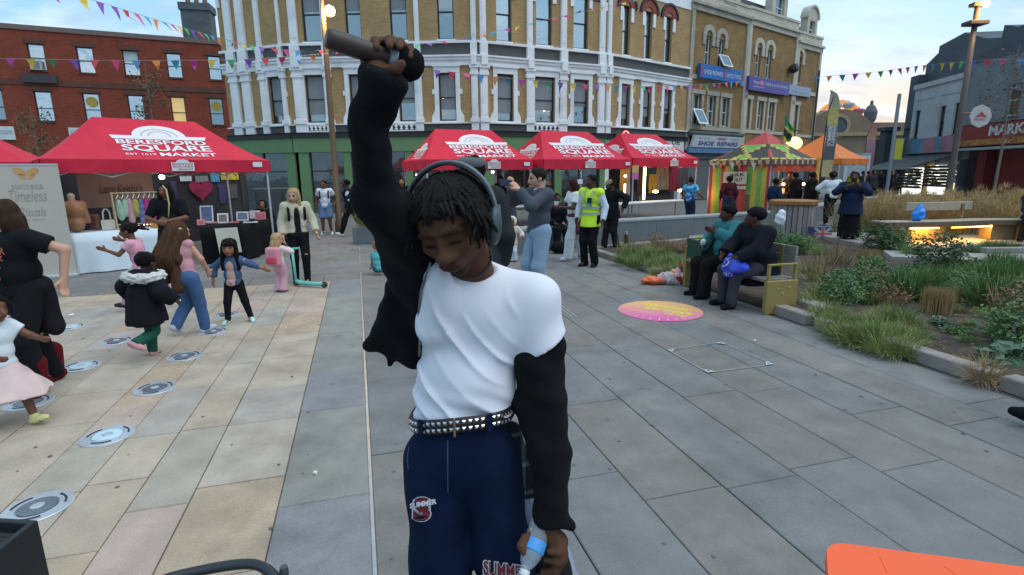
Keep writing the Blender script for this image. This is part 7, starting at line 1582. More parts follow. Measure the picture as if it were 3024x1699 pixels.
side = (np.clip((np.abs(q[:,0])-.2)/.06,0,1)*np.clip((-.12-q[:,2])/.1,0,1)*(q[:,1]<.1))[:,None]; tint(side*.3,(.034,.020,.013))
nails = 0
link('body',V,Q,M('performer_skin',(.05,.03,.02),.62,var=.13,scale=26,bump=.22,bscale=420,attr='tone',spec=.09),pf,True,col=C)
# ---- white t-shirt with long diagonal folds
fc0 = X(1690,770,1.5)
def folds(P):
    dx = P[:,0]-fc0[0]; dz = P[:,2]-fc0[2]; rho = np.sqrt(dx*dx+1.05*dz*dz); ang = np.arctan2(-dz,-dx)
    front = np.clip((1.62-P[:,1])/.10,0,1)*np.clip((shL[0]-.045-P[:,0])/.06,0,1); nz_ = .72+.28*np.sin(ang*5.1+rho*13)*np.sin(rho*24-ang*3.3); env = nz_*np.clip((rho-.13)/.14,0,1)*np.clip(((P[:,0]-nk[0])**2+(P[:,2]-nk[2])**2-.008)/.012,0,1)*np.clip((1.55-ang)/.5,0,1)*np.clip((ang+.15)/.3,0,1)
    ph = rho*84+9*rho*rho+1.6*np.sin(ang*2.3+1)+.9*np.sin(rho*19); ridge = (1-np.abs(np.sin(ph*.5)))**2.2-.25
    a = -.0195*ridge*env*front*(.65+.35*np.sin(rho*31+ang*3))
    # gathers above the belt
    zb = np.clip((1.215-P[:,2])/.10,0,1); a = a-.0045*np.sin(P[:,0]*46+P[:,2]*95+2*np.sin(P[:,0]*17))*zb*front
    return a-.0022*np.sin(P[:,0]*17+P[:,2]*29)-.0015*np.sin(P[:,0]*41-P[:,2]*37)
bl_n = unit(np.array([.10,.0,-1.])); wz = X(1370,1248,1.45); bcut = (np.array([wz[0],1.5,1.087]),bl_n)
d1 = unit(np.array([-.10,0,-1])); 
tee = [ell(chest+(0,-.005,.01),(.168,.118,.185),None,(bcut,)),ell(belly+(0,-.01,-.01),(.152,.118,.175),None,(bcut,)),ell(belly+(0,-.02,-.11),(.150,.118,.075),None,(bcut,)),cap(nk+(.03,.03,-.085),shL+(-.015,.0,-.022),.080,.074),cap(nk+(-.02,.0,-.10),shR+(.03,.02,-.02),.076,.062,(bcut,)),cap(shL+(-.01,0,-.02),shL+(.015,-.01,-.16),.066,.078,((shL+(.02,0,-.152),unit(np.array([.62,0,-1]))),)),cap(shL+(-.06,0,-.05),belly+(.06,0,.05),.06,.07,(bcut,)),cap(X(1290,800,1.45),X(1290,960,1.50),.035,.06)]
neck_cut = [(ell(nk+(.006,-.05,.032),(.070,.075,.045),rot3(0,R(-20),R(-6))),.010)]
tsd = SD(tee,k=.018,disp=folds,sub=neck_cut); V,Q = surfnet(tsd,.0058,12)
TEE = M('tee_white_cotton',(.70,.70,.765),.85,var=.03,scale=5,bump=.12,bscale=600,spec=.2,sheen=.15); link('t_shirt',V,Q,TEE,pf,True)
dn_ = np.abs(pdist(neck_cut[0][0],V)); sel = V[(dn_<.004)&(V[:,2]>nk[2]-.09)]; an_ = np.arctan2(sel[:,1]-nk[1]+.03,sel[:,0]-nk[0]); cl_ = []
for i in range(40):
    k = np.abs((an_-(-math.pi+6.2832*i/40)+math.pi)%6.2832-math.pi)<.14
    if k.any():cl_.append(sel[k].mean(0))
if len(cl_)>8:
    cl_ = np.array(cl_)
    for _ in range(4):cl_[1:-1] = .25*cl_[:-2]+.5*cl_[1:-1]+.25*cl_[2:]
    mb = MB(); mb.tube(cl_.tolist(),.0048,7); mb.build('collar',TEE,pf,True)
# ---- navy trousers
tz = np.array([0,0,1.]); tc = (np.array([pelv[0],1.5,1.078]),unit(np.array([-.10,0,1.])))
def tfold(P):return .005*np.sin(P[:,2]*26+2*np.sin(P[:,0]*15))*np.sin(P[:,0]*19+1)+.003*np.sin(P[:,2]*9-P[:,0]*31+2)+.0022*np.sin(P[:,0]*47+P[:,2]*15)
tr = [ell(pelv+(0,0,-.02),(.156,.122,.16),None,(tc,)),cap(hpR+(-.006,0,.02),knR,.103,.094),cap(knR,anR,.094,.105,((anR+(0,0,-.03),-tz),)),cap(hpL+(.0,0,.02),knL,.098,.094),cap(knL,anL,.094,.105,((anL+(0,0,-.03),-tz),))]
trsd = SD(tr,k=.008,disp=tfold); V,Q = surfnet(trsd,.0075,12); NAVY = M('navy_denim',(.0045,.0115,.036),.9,var=.30,scale=7,bump=.3,bscale=420,spec=.12); link('trousers',V,Q,NAVY,pf,True)
for an_ in (anR,anL):soft('shoe',[cap(an_+(0,.05,-.055),an_+(0,-.10,-.058),.036,.033),cap(an_+(0,-.10,-.058),an_+(0,-.17,-.062),.034,.026)],cloth('15151a'),.010,.012,pf)
# seam, pocket line and belt loops
mb = MB(); f = [march(trsd,1322+.06*k,1300+14*k,1.0,2.2) for k in range(12)]; mb.tube([p+(0,-.001,0) for p in f if p is not None],.0022,5); mb.build('fly_seam',M('navy_seam',(.03,.06,.15),.8),pf)
pk = [march(trsd,x,y,1.0,2.2) for x,y in ((1213,1290),(1208,1320),(1204,1350),(1206,1385))]; mb = MB(); mb.tube([p for p in pk if p is not None],.0025,5); mb.build('pocket_seam',M('navy_seam',0),pf)
# ---- studded belt
def ringpt(a,z=0.0,o=0.0):c = pelv+(-.002,0,.0); x,y = (.158+o)*math.cos(a),(.126+o)*math.sin(a); return np.array([c[0]+x,c[1]+y,1.086+.10*x+z-.012*math.cos(2*a)])
mb = MB(); n = 64; V = []
for k,(z,o) in enumerate(((-.023,-.006),(-.021,.0),(.021,.0),(.023,-.006))):
    for i in range(n):V.append(ringpt(6.2832*i/n,z,o))
mb.add(V,[(k*n+i,k*n+(i+1)%n,(k+1)*n+(i+1)%n,(k+1)*n+i) for k in range(3) for i in range(n)]); belt = mb.build('belt',M('belt_leather',(.018,.017,.018),.45,var=.3,scale=30,bump=.2),pf,True)
STUD = M('stud_chrome',(.62,.62,.60),.18,var=.15,scale=40,metal=1.0); me = None
for i in range(54):
    a = 6.2832*(i+.5)/54
    for z in (-.0105,.0105):
        if math.sin(a)>.35:continue
        p = ringpt(a,z,.001); nrm = unit(np.array([math.cos(a)*.126,math.sin(a)*.158,0])); tx = np.array([-nrm[1],nrm[0],0]); h = .0058
        mb = MB(mat4(p,tx,-nrm,(0,0,1)) if False else mat4(p,tx,nrm,(0,0,1))); mb.add([(-h,0,-h),(h,0,-h),(h,0,h),(-h,0,h),(-h*.35,.004,-h*.35),(h*.35,.004,-h*.35),(h*.35,.004,h*.35),(-h*.35,.004,h*.35)],[(0,1,5,4),(1,2,6,5),(2,3,7,6),(3,0,4,7),(4,5,6,7)]); mb.build('stud',STUD,belt)
for a in (-2.32,-.98,-1.62):
    mb = MB(); nrm = unit(np.array([math.cos(a)*.126,math.sin(a)*.158,0])); tx = np.array([-nrm[1],nrm[0],0]); p = ringpt(a,0,.003); w_ = .008 if a!=-1.62 else .003; mb.m = mat4(p,tx,nrm); mb.box(-w_,w_,0,.004,-.030,.028,.001); mb.build('belt_loop' if a!=-1.62 else 'buckle_prong',NAVY if a!=-1.62 else M('prong_brass',(.45,.32,.2),.35,metal=.8),belt)
# ---- prints on the trousers
MAR = M('patch_maroon',(.17,.018,.03),.8,var=.15,scale=40); PWH = M('patch_white',(.60,.60,.62),.85,var=.08,scale=60)
def tdec(nm,mat,args):
    mb = MB()
    for a in args:decal_(trsd,mb,*a)
    mb.build(nm,mat,pf)
def decal_(sd,mb,x0,x1,y0,y1,text,bold,slope,lift):
    Q_,Fc = text2d(text,bold); V = []
    for q_ in Q_:
        x = x0+(x1-x0)*q_[0]; y = y1+(y0-y1)*q_[1]+slope*(x-x0); p = march(sd,x,y,1.0,2.2)
        V.append((V[-1] if V else CAM+ray(x,y)*1.35) if p is None else p-unit(ray(x,y))*lift)
    mb.add(V,Fc)
tdec('patch_outline',PWH,[(1215,1275,1466,1542,'S',.12,.0,.003)]); tdec('patch_letter',MAR,[(1219,1271,1471,1537,'S',.055,0,.0055)]); tdec('patch_script',PWH,[(1210,1290,1487,1503,'SUMMER',.05,-.18,.008)])
tdec('leg_print_outline',PWH,[(1425,1562,1652,1702,'SUMMER',.06,.14,.003)]); tdec('leg_print',MAR,[(1428,1559,1656,1698,'SUMMER',.015,.14,.0055)])
# ---- black knitted jacket: raised sleeve, hanging front, slipped-down sleeve
JB = M('black_knit',(.0075,.0078,.0095),.95,var=.25,scale=14,bump=.55,bscale=260,spec=.08,sheen=.02)
def jf(P):return .004*np.sin(P[:,2]*33+2.5*np.sin(P[:,0]*20))+.0035*np.sin(P[:,0]*52+P[:,2]*21+P[:,1]*17)+.002*np.sin(P[:,2]*88+P[:,0]*30)
up_c = unit(wrR-elR); sd1 = [cap(shR+(.02,.03,-.02),elR,.068,.051),cap(elR,X(1098,460,1.30),.050,.036),cap(X(1098,460,1.30),X(1098,350,1.275),.036,.034),cap(X(1097,350,1.275),X(1114,240,1.255),.036,.041,((X(1120,215,1.255),unit(up_c+(.25,0,.0))),)),cap(X(1120,268,1.255),X(1150,262,1.245),.036,.022),cap(X(1145,258,1.24),X(1178,246,1.235),.016,.009),
       cap(X(1215,800,1.55),X(1165,640,1.42),.075,.075),
       cap(X(1225,850,1.58),X(1205,1045,1.585),.040,.022),cap(X(1180,850,1.60),X(1130,1010,1.60),.045,.020),cap(X(1150,960,1.60),X(1092,1024,1.60),.028,.010),cap(X(1170,960,1.60),X(1152,1074,1.60),.030,.012),cap(X(1225,960,1.58),X(1222,1072,1.585),.022,.014),cap(X(1130,1010,1.60),X(1200,1050,1.59),.02,.018),cap(X(1245,800,1.52),X(1232,1000,1.545),.028,.012),
       cap(X(1240,900,1.70),X(1420,960,1.76),.06,.06),cap(X(1420,960,1.76),X(1580,1060,1.66),.06,.06)]
jm = [SD(sd1,k=.016,disp=jf)]
sd2 = [cap(X(1592,1025,1.555),X(1604,1180,1.515),.064,.063),cap(X(1555,1078,1.53),X(1626,1000,1.55),.036,.03),cap(X(1604,1180,1.515),X(1622,1340,1.465),.063,.057),cap(X(1622,1340,1.465),X(1628,1535,1.41),.056,.050,((X(1628,1548,1.405),unit(X(1628,1548,1.405)-X(1622,1340,1.47))),)),cap(X(1640,1530,1.40),X(1684,1548,1.40),.024,.009),cap(X(1612,1005,1.56),X(1640,1120,1.55),.022,.03),cap(X(1545,1080,1.53),X(1530,1200,1.54),.014,.012),cap(X(1580,1240,1.5),X(1560,1180,1.53),.03,.02)]
jm.append(SD(sd2,k=.014,disp=jf))
for sd_ in jm:V,Q = surfnet(sd_,.006,12); link('jacket',V,Q,JB,pf,True)
mb = MB(); zp = [X(1272,775,1.405),X(1258,812,1.41),X(1243,860,1.44),X(1236,930,1.475),X(1240,1000,1.50),X(1237,1062,1.52)]; zq = []
for i in range(len(zp)-1):
    for k in range(6):zq.append(zp[i]+(zp[i+1]-zp[i])*k/6)
mb.tube(zq,.0034,6); mb.build('zip',M('zip_metal',(.20,.22,.22),.4,var=.4,scale=80,metal=.7),pf,True)
# ---- plaid shirt hanging at the hip
pm_ = M('plaid_dark',(.02,.022,.025),.9,var=.2,scale=8,bump=.3,bscale=300)
nt = pm_.node_tree; b = nt.nodes['Principled BSDF']; tcn = nt.nodes.new('ShaderNodeTexCoord'); sx = nt.nodes.new('ShaderNodeSeparateXYZ'); nt.links.new(tcn.outputs['Object'],sx.inputs[0]); last = None
for k,(ax,fq,wd) in enumerate(((0,13.0,.16),(2,11.0,.14))):
    m1 = nt.nodes.new('ShaderNodeMath'); m1.operation = 'MULTIPLY'; m1.inputs[1].default_value = fq; nt.links.new(sx.outputs[ax],m1.inputs[0]); m2 = nt.nodes.new('ShaderNodeMath'); m2.operation = 'FRACT'; nt.links.new(m1.outputs[0],m2.inputs[0]); m3 = nt.nodes.new('ShaderNodeMath'); m3.operation = 'LESS_THAN'; m3.inputs[1].default_value = wd; nt.links.new(m2.outputs[0],m3.inputs[0])
    if last is None:last = m3
    else:m4 = nt.nodes.new('ShaderNodeMath'); m4.operation = 'ADD'; nt.links.new(last.outputs[0],m4.inputs[0]); nt.links.new(m3.outputs[0],m4.inputs[1]); last = m4
rp = nt.nodes.new('ShaderNodeValToRGB'); m5 = nt.nodes.new('ShaderNodeMath'); m5.operation = 'MULTIPLY'; m5.inputs[1].default_value = .5; nt.links.new(last.outputs[0],m5.inputs[0]); nt.links.new(m5.outputs[0],rp.inputs[0]); rp.color_ramp.elements[0].color = (.012,.014,.015,1); rp.color_ramp.elements[1].color = (.22,.24,.25,1); e_ = rp.color_ramp.elements.new(.5); e_.color = (.08,.09,.09,1); nt.links.new(rp.outputs[0],b.inputs['Base Color'])
pl = lambda P:.006*np.sin(P[:,0]*70+P[:,2]*12)+.004*np.sin(P[:,2]*40)
soft('plaid_shirt',[cap(X(1520,1275,1.56),X(1548,1400,1.55),.030,.042),cap(X(1548,1400,1.55),X(1568,1450,1.54),.042,.036)],pm_,.007,.01,pf,pl); soft('plaid_tail',[cap(X(1566,1450,1.54),X(1578,1530,1.53),.034,.030),cap(X(1640,1640,1.53),X(1690,1760,1.52),.05,.06)],M('pale_blue_lining',(.26,.30,.38),.85,var=.35,scale=16,stretch=(6,6,1)),.007,.01,pf,pl); soft('dark_tail',[cap(X(1630,1650,1.50),X(1660,1760,1.48),.05,.06)],cloth('16171a'),.008,.01,pf,pl)
# ---- necklace lying on the neck and shirt
tb_ = SD(tee+body[19:22],k=.014); npx = [(1447,742),(1452,760),(1448,780),(1438,797),(1422,811),(1402,821),(1380,826),(1362,822),(1350,814)]; nc = []
for i in range(len(npx)-1):
    for k in range(5):
        x = npx[i][0]+(npx[i+1][0]-npx[i][0])*k/5; y = npx[i][1]+(npx[i+1][1]-npx[i][1])*k/5; p = march(tb_,x,y,1.0,2.2); nc.append((p if p is not None else X(x,y,1.47))-unit(ray(x,y))*.004)
nc = np.array(nc); 
for _ in range(6):nc[1:-1] = .25*nc[:-2]+.5*nc[1:-1]+.25*nc[2:]
mb = MB()
for i,p in enumerate(nc):mb.ball(p,.0044 if i%2 else .0036,8,6)
mb.tube(nc.tolist(),.0022,6); tag(mb.build('necklace',M('necklace_dark',(.035,.025,.035),.35,var=.3,scale=90,metal=.4),pf,True),kind=None)
# ---- short locs
g = np.random.default_rng(5); mb = MB(); cen = np.array([0,.09,.13]); rad = np.array([.385,.47,.355])
def onhead(p,lift):v = (p-cen)/rad; v = v/np.linalg.norm(v); return cen+v*rad*(1+lift)
n = 0
while n<640:
    v = unit(g.normal(size=3)); p = cen+v*rad
    if v[2]<-.15 or (v[1]<-.35 and v[2]<.42) or (abs(v[0])>.8 and v[1]<-.25 and v[2]<.25):continue
    n+=1; L = g.uniform(.2,.40); crown = np.array([.02,.28,.98]); t_ = v-crown*(v@crown)+g.normal(0,.28,3); fwdness = max(-v[1],0)
    t_ = unit(t_-v*(t_@v)); pts = [onhead(p,-.02)]; m_ = 8; lift = g.uniform(.01,.09); cur = p.copy(); sway = g.normal(0,.25,3)
    for k in range(1,m_+1):
        gdir = Rh.T@np.array([0,0,-1.]); cur = cur+(t_*.8+gdir*(.35+.05*k)+sway*.5)*L/m_
        lim = .30 if cur[1]<-.18 else -.45
        if cur[1]<-.12 and cur[2]<.315+.05*math.sin(cur[0]*23+n) and abs(cur[0])<.30:break
        q_ = onhead(cur,lift+.012*math.sin(k*2.1+n)); u_ = (cur-cen)/rad
        if np.linalg.norm(u_)<1+lift:cur = q_
        pts.append(cur.copy())
    if len(pts)<3:continue
    r0 = g.uniform(.0040,.0060); W_ = [hc+Rh@q_*hh for q_ in pts]; mb.tube(W_,[r0*(1-.45*(k/(len(W_)-1))**3)*(1+.16*math.sin(k*3.3+n)) for k in range(len(W_))],6)
for x0,y0,x1,y1,x2,y2 in ((1312,600,1328,632,1339,664),(1330,598,1340,635,1340,655),(1358,600,1368,628,1374,648),(1300,604,1312,628,1318,642),(1400,610,1428,650,1434,690),(1412,620,1436,672,1438,720)):
    z0 = 1.29 if x0<1380 else 1.34; mb.tube([X(x0,y0,z0+.01),X(x1,y1,z0-.012),X(x2,y2,z0+.0)],[.0055,.005,.0022],6)
mb.build('locs',M('hair_black_locs',(.008,.0065,.006),.75,var=.4,scale=60,bump=.8,bscale=420,spec=.25),pf,True)
soft('hair_base',[ell(hx(0,.1,.15),np.array((.392,.475,.375))*hh,Rh,((hx(0,-.26,.27),unit(Rh@np.array([0,-.8,-.5]))),(hx(0,0,-.22),Rh@np.array([0,0,-1.]))))],M('hair_black_locs',0),.008,.004,pf)
# ---- headphones (worn, a thing of their own)
t = thing('headphones','grey-blue over-ear headphones on the bowed head of the performer','headphones',hx(0,.1,.7)); HPB = M('headphone_grey_blue',(.115,.155,.175),.45,var=.08); HPD = M('headphone_black',(.012,.013,.015),.5)
mb = MB(); n = 28; V = []; HB_ = rot3(R(-5))@rot3(0,R(2),R(2)); hp0 = X(1330,645,1.425); hz = lambda x,y,z:hp0+HB_@np.array([x,y,z])*hh; ARC = lambda a,r,w_,sgn:hz(0.51*r*math.cos(a),sgn*w_,.60*r*math.sin(a))
for i in range(n+1):
    a = math.pi*i/n; w_ = .04+.025*math.sin(a)
    V+=[ARC(a,1.0,w_,-1),ARC(a,1.045,w_*.8,-1),ARC(a,1.045,w_*.8,1),ARC(a,1.0,w_,1)]
mb.add(V,[(4*i+k,4*i+(k+1)%4,4*i+4+(k+1)%4,4*i+4+k) for i in range(n) for k in range(4)]+[(3,2,1,0),(4*n,4*n+1,4*n+2,4*n+3)]); mb.build('headband',HPB,t,True)
mb = MB(); V = []
for i in range(n+1):
    a = math.pi*i/n; w_ = .05+.03*math.sin(a); V+=[ARC(a,.955,w_,-1),ARC(a,.997,w_*.95,-1),ARC(a,.997,w_*.95,1),ARC(a,.955,w_,1)]
mb.add(V,[(4*i+k,4*i+(k+1)%4,4*i+4+(k+1)%4,4*i+4+k) for i in range(n) for k in range(4)]+[(3,2,1,0),(4*n,4*n+1,4*n+2,4*n+3)]); mb.build('headband_padding',HPD,t,True)
for s in (1,-1):
    V,Q = surfnet(SD([ell(hz(.50*s,-.02,-.06),np.array((.075,.18,.22))*hh,HB_)],k=.004),.005); link('ear_cup',V,Q,M('headphone_teal_grey',(.05,.075,.085),.4,var=.06),t,True)
    V,Q = surfnet(SD([ell(hz(.44*s,-.02,-.06),np.array((.06,.175,.215))*hh,HB_)],k=.004),.005); link('ear_cushion',V,Q,HPD,t,True)
    mb = MB(); mb.tube([hz(.525*s,.0,.02),hz(.51*s,.0,.16)],.010,8); mb.build('slider',HPB,t)
# ---- microphone
m0,m1 = X(962,112,1.20),X(1150,172,1.268); ax = unit(m1-m0); L_ = np.linalg.norm(m1-m0); hd = X(1172,182,1.275)
t = thing('microphone','handheld black wireless microphone held up in the raised hand of the performer','microphone',m0)
mb = MB(); mb.lathe(m0,[(.0165,0),(.0205,.004),(.0215,.012),(.0222,.05),(.0215,L_*.72),(.0185,L_*.92),(.019,L_)],20,ax); mb.build('handle',M('mic_body',(.045,.031,.027),.42,var=.2,scale=20,spec=.35),t,True)
mb = MB(); mb.lathe(m0+ax*L_*.96,[(.019,0),(.027,.006),(.030,.012),(.030,.018)],20,ax); mb.build('grey_ring',M('mic_ring',(.22,.24,.25),.35,var=.1,metal=.5),t,True)
mb = MB(); mb.lathe(m0+ax*(L_*.96+.016),[(.0295,0),(.0365,.014),(.0385,.030),(.036,.046),(.027,.060),(.012,.068),(.001,.070)],24,ax); mb.build('foam_head',M('mic_foam',(.010,.010,.013),.95,var=.3,scale=90,bump=.8,bscale=500,spec=.1),t,True)
# ---- bottle held neck down
t = thing('water_bottle','clear water bottle with a blue band held neck down by the performer','bottle',bt1); Lb = np.linalg.norm(bt1-bt0); CL = clear('bottle_clear',(.72,.80,.88),.24)
mb = MB(); mb.lathe(bt1-bax*.192,[(.030,0),(.033,.008),(.0335,.075),(.0325,.08),(.033,.112),(.031,.135),(.022,.158),(.0135,.170),(.013,.178)],24,bax); mb.build('bottle_body',CL,t,True)
mb = MB(); mb.lathe(bt1-bax*.192,[(.0342,.092),(.0344,.096),(.0344,.122),(.0340,.125)],24,bax); mb.build('blue_band',M('bottle_band_blue',(.07,.30,.66),.4,var=.25,scale=50),t,True)
mb = MB(); mb.lathe(bt1-bax*.192,[(.0148,.176),(.0152,.178),(.0152,.190),(.014,.192)],18,bax); mb.build('cap',M('bottle_cap_white',(.62,.66,.70),.4),t,True)
# ------------------------------------------------------------------ stage gear at the lower edge
SPK = M('speaker_black',(.012,.013,.016),.5,var=.2,scale=9,bump=.15,bscale=300)
a0,b0_ = G(-150,1560,.60),G(110,1535,.60); ey_ = unit(G(160,1760,.60)-b0_); ex_ = unit(a0-b0_)
t = thing('loudspeaker','black loudspeaker cabinet with a perforated grille at the lower left corner','loudspeaker',b0_*(1,1,0)); ex_ = np.array([-math.cos(R(-6)),-math.sin(R(-6)),0]); ey_ = np.array([.06,-1,0]); ey_ = unit(ey_); mS = mat4(b0_*(1,1,0),-ex_,-ey_,(0,0,1))
W_,Dp,Hs,th = .42,.36,.60,.022
mb = MB(mS)
mb.box(-th,0,-Dp,0,0,Hs,.004); mb.build('side_panel',SPK,t); mb = MB(mS); mb.box(-W_,-W_+th,-Dp,0,0,Hs,.004); mb.build('side_panel',SPK,t)
mb = MB(mS); mb.box(-W_+th+.001,-th-.001,-th,0,0,Hs,.004); mb.build('back_panel',SPK,t); mb = MB(mS); mb.box(-W_+th+.001,-th-.001,-Dp,-th-.001,0,th); mb.build('base_panel',SPK,t)
mb = MB(mS); mb.box(-th*.72,-th*.3,-Dp*.98,-Dp*.55,Hs,Hs+.0012); mb.build('edge_slot',M('speaker_slot',(.003,.003,.004),.6),t)
GR = M('grille_dark',(.05,.05,.052),.45,var=.2,metal=.5); HB = M('grille_hole',(.004,.004,.004),.9)
mb = MB(mS); mb.add([(-W_+th,-Dp,Hs-.16),(-th,-Dp,Hs-.16),(-th,-th,Hs-.045),(-W_+th,-th,Hs-.045)],[(0,1,2,3)]); gr = mb.build('grille',GR,t)
mb = MB(mS)
for i in range(34):
    for j in range(26):
        u_,v_ = -W_+th+.008+i*.0107+(j%2)*.0053,j/26; y = -Dp+.008+v_*(Dp-th-.012); z = Hs-.16+.115*(y+Dp)/(Dp-th)+.0012; r = .0036
        if u_<-th-.006:mb.add([(u_+r*math.cos(6.283*k/6),y+r*.95*math.sin(6.283*k/6),z+r*.33*math.sin(6.283*k/6)) for k in range(6)],[tuple(range(6))])
tag(mb.build('grille_holes',HB,t),kind='stuff')
q = [G(*p,.62) for p in ((440,1742),(480,1712),(560,1692),(660,1672),(735,1664),(772,1672),(802,1692),(822,1722),(836,1760))]; t = thing('stand_rail','curved black tubular handle of a trolley at the bottom edge','trolley',q[4]*(1,1,0)); 
_p = [q[0]-(0,0,.3),*q,q[-1]-(0,.05,.3)]
for _ in range(3):_p = [_p[0]]+[w for a,b in zip(_p[:-1],_p[1:]) for w in (a*.75+b*.25,a*.25+b*.75)]+[_p[-1]]
mb = MB(); mb.tube(_p,.0155,12); mb.build('handle_tube',M('tube_black',(.016,.018,.023),.38,var=.15,scale=8,spec=.5),t,True); p = G(838,1682,.62); mb = MB(); mb.lathe(p+(0,0,-.02),[(.013,0),(.014,.012),(.011,.03),(.001,.034)],14); mb.build('end_cap',M('tube_grey',(.07,.085,.10),.4),t)
for e_ in (q[0],q[-1]):mb = MB(); mb.tube([e_-(0,.0 if e_ is q[0] else .05,.3),(e_[0],e_[1]-.05,.0)],.0155,10); mb.build('upright',M('tube_black',0),t)
T0_,T1_,T2_,T3_ = G(2437,1597,.74),G(3100,1683,.74),G(3100,2100,.74),G(2470,2100,.74); t = thing('orange_table','bright orange plastic table top at the lower right corner','table',T0_*(1,1,0)); OG = M('table_orange',(.86,.115,.028),.42,var=.04,scale=5,bump=.05,bscale=40)
def rnd(P,r=.05,n=6):
    out = []
    for i in range(4):
        a,b,c = P[i-1],P[i],P[(i+1)%4]; u1,u2 = unit(a-b),unit(c-b)
        for k in range(n+1):s = k/n; p0_,p1_ = b+u1*r,b+u2*r; out.append((1-s)**2*p0_+2*s*(1-s)*b+s*s*p1_)
    return out
pts = rnd([p[:2] for p in (T0_,T1_,T2_,T3_)][::-1],.06); c_ = sum(pts)/len(pts); mb = MB(); nq = len(pts); V = []
for ins,z in ((.012,.700),(.0,.706),(.0,.732),(.006,.740)):V+=[(*(p+(c_-p)*ins),z) for p in pts]
mb.add(V,[tuple(range(nq))[::-1],tuple(range(3*nq,4*nq))]+[(k*nq+i,k*nq+(i+1)%nq,(k+1)*nq+(i+1)%nq,(k+1)*nq+i) for k in range(3) for i in range(nq)]); mb.build('table_top',OG,t)
for p in (T0_,T1_,T2_,T3_):e_ = p[:2]+(c_-p[:2])*.14; mb = MB(); mb.tube([(*e_,0),(*e_,.70)],.02,8); mb.build('leg',LEGM,t)
for x0,y0,x1,y1 in ((2600,1645,2620,1690),(2790,1672,2830,1700)):a,b = G(x0,y0,.741),G(x1,y1,.741); mb = MB(); mb.tube([a-(0,0,.002),b-(0,0,.002)],.0028,6); mb.build('moulded_rib',OG,t)
# ------------------------------------------------------------------ the crowd
SH = lambda J,q:J['w'](q)
def pack(label,J,col,sc=1.0,extra=None):
    H = J['H']; c = J['nb']-J['tu']*.14*H+J['tb']*.125*H; m = np.stack([J['tx'],J['tb'],J['tu']],1); t = thing('backpack',label,'backpack',J['w'](c)*(1,1,0)+(0,0,J['w'](c)[2]-.2*H)); org = WL[t]
    def put(nm,prims,mat,v=.016):
        V,Q = surfnet(SD(prims,k=.01),v*(.7 if extra else 1)); link(nm,np.array([J['w'](q) for q in V]),Q,mat,t,True)
    put('bag_body',[rbox(c,np.array((.085,.045,.13))*H*sc,.03,m),rbox(c+J['tb']*.05*H-J['tu']*.05*H,np.array((.07,.025,.06))*H*sc,.02,m)] if not extra else [rbox(c,np.array((.098,.05,.125))*H*sc,.045,m)],col)
    if extra:put('bag_pocket',[rbox(c+J['tb']*.045*H-J['tu']*.06*H,np.array((.078,.035,.05))*H*sc,.03,m)],extra)
    for s in (1,-1):
        a = J['sh'][s]; x = J['tx']*s*-.02*H; mb = MB(); P = [c+J['tu']*.11*H+J['tx']*s*.05*H,a+J['tu']*.036*H+x,a-J['tb']*.075*H-J['tu']*.03*H+x,a-J['tb']*.07*H-J['tu']*.12*H+x,c-J['tu']*.09*H+J['tx']*s*.07*H]
        mb.tube([J['w'](p) for p in P],.017*H/1.6+.003,6); mb.build('strap',col,t,True)
    return t
# -- left foreground
w1 = person('woman in a black printed t-shirt, ripped black trousers and red boots at the left edge',(-4.10,4.42),-14,1.64,'light',.012,w=1.0,head=(-50,5,0),lean=(.0,.03),hL=(.12,.06,-.21),eL=(1,.8,0),hR=(-.08,-.08,-.2),fL=(.06,-.05,0),fR=(-.06,.12,0),top=('131418',.62,.04,.014),bottom=('trousers','15161a'),shoes='5e1119',hair=('long','3b2a22',1.5),toe=(40,0),belly=.3)
def on_front(J,x,y,z=0):H = J['H']; return J['w'](J['pc']+J['tu']*(z)*H+J['tx']*x*H-J['tb']*y*H)
t = w1['t']; H = 1.66
def chest_print(J,mats,items,dpt=.105):
    """flat print lying just off the chest"""
    H = J['H']
    for s,x0,x1,z0,z1,m in items:
        mb = MB(); f = lambda x,y:J['pc']+J['tu']*y*H+J['tx']*x*H-J['tb']*(dpt-.9*x*x*2.0)*H
        if s=='o':mb.add([f((x0+x1)/2+(x1-x0)/2*math.cos(6.283*i/14),(z0+z1)/2+(z1-z0)/2*math.sin(6.283*i/14)) for i in range(14)],[tuple(range(14))])
        else:put_text(mb,s,x0,x1,z0,z1,f,.02)
        mb.build('shirt_print',m,J['t'])
chest_print(w1,None,[('SUMMER',-.075,.085,.195,.23,M('print_coral',(.5,.12,.07),.7)),('WALTZ',-.05,.07,.165,.19,M('print_coral',0)),('o',-.05,.035,.055,.10,M('print_red',(.55,.07,.04),.7)),('o',-.07,.05,.115,.145,M('print_teal',(.05,.16,.13),.7)),('o',-.02,.01,.068,.088,M('print_orange',(.6,.22,.04),.7))])
boot = [cap(w1['an'][s]+(0,.0,.20),w1['an'][s]+(0,0,-.01),.082,.066) for s in (1,-1)]
soft('boot_shaft',boot,cloth('5e1119'),.012,.008,t); soft('tied_jacket',[ell(w1['pc']+(0,.03,.02),(.165,.14,.08)),cap(w1['pc']+(.09,.09,0),w1['pc']+(.12,.11,-.33),.07,.08),cap(w1['pc']+(-.08,.09,0),w1['pc']+(-.1,.1,-.26),.06,.06)],cloth('1d1a20'),.016,.03,t,waves(.012,16,3))
for s,z in ((1,.1),(1,.2),(-1,.15)):k = w1['kn'][s]; soft('trouser_rip',[ell(k+(0,-.075-.02*z,z),(.05,.012,.012))],M('skin_patch',hexc('c0917a'),.6),.008,.004,t)
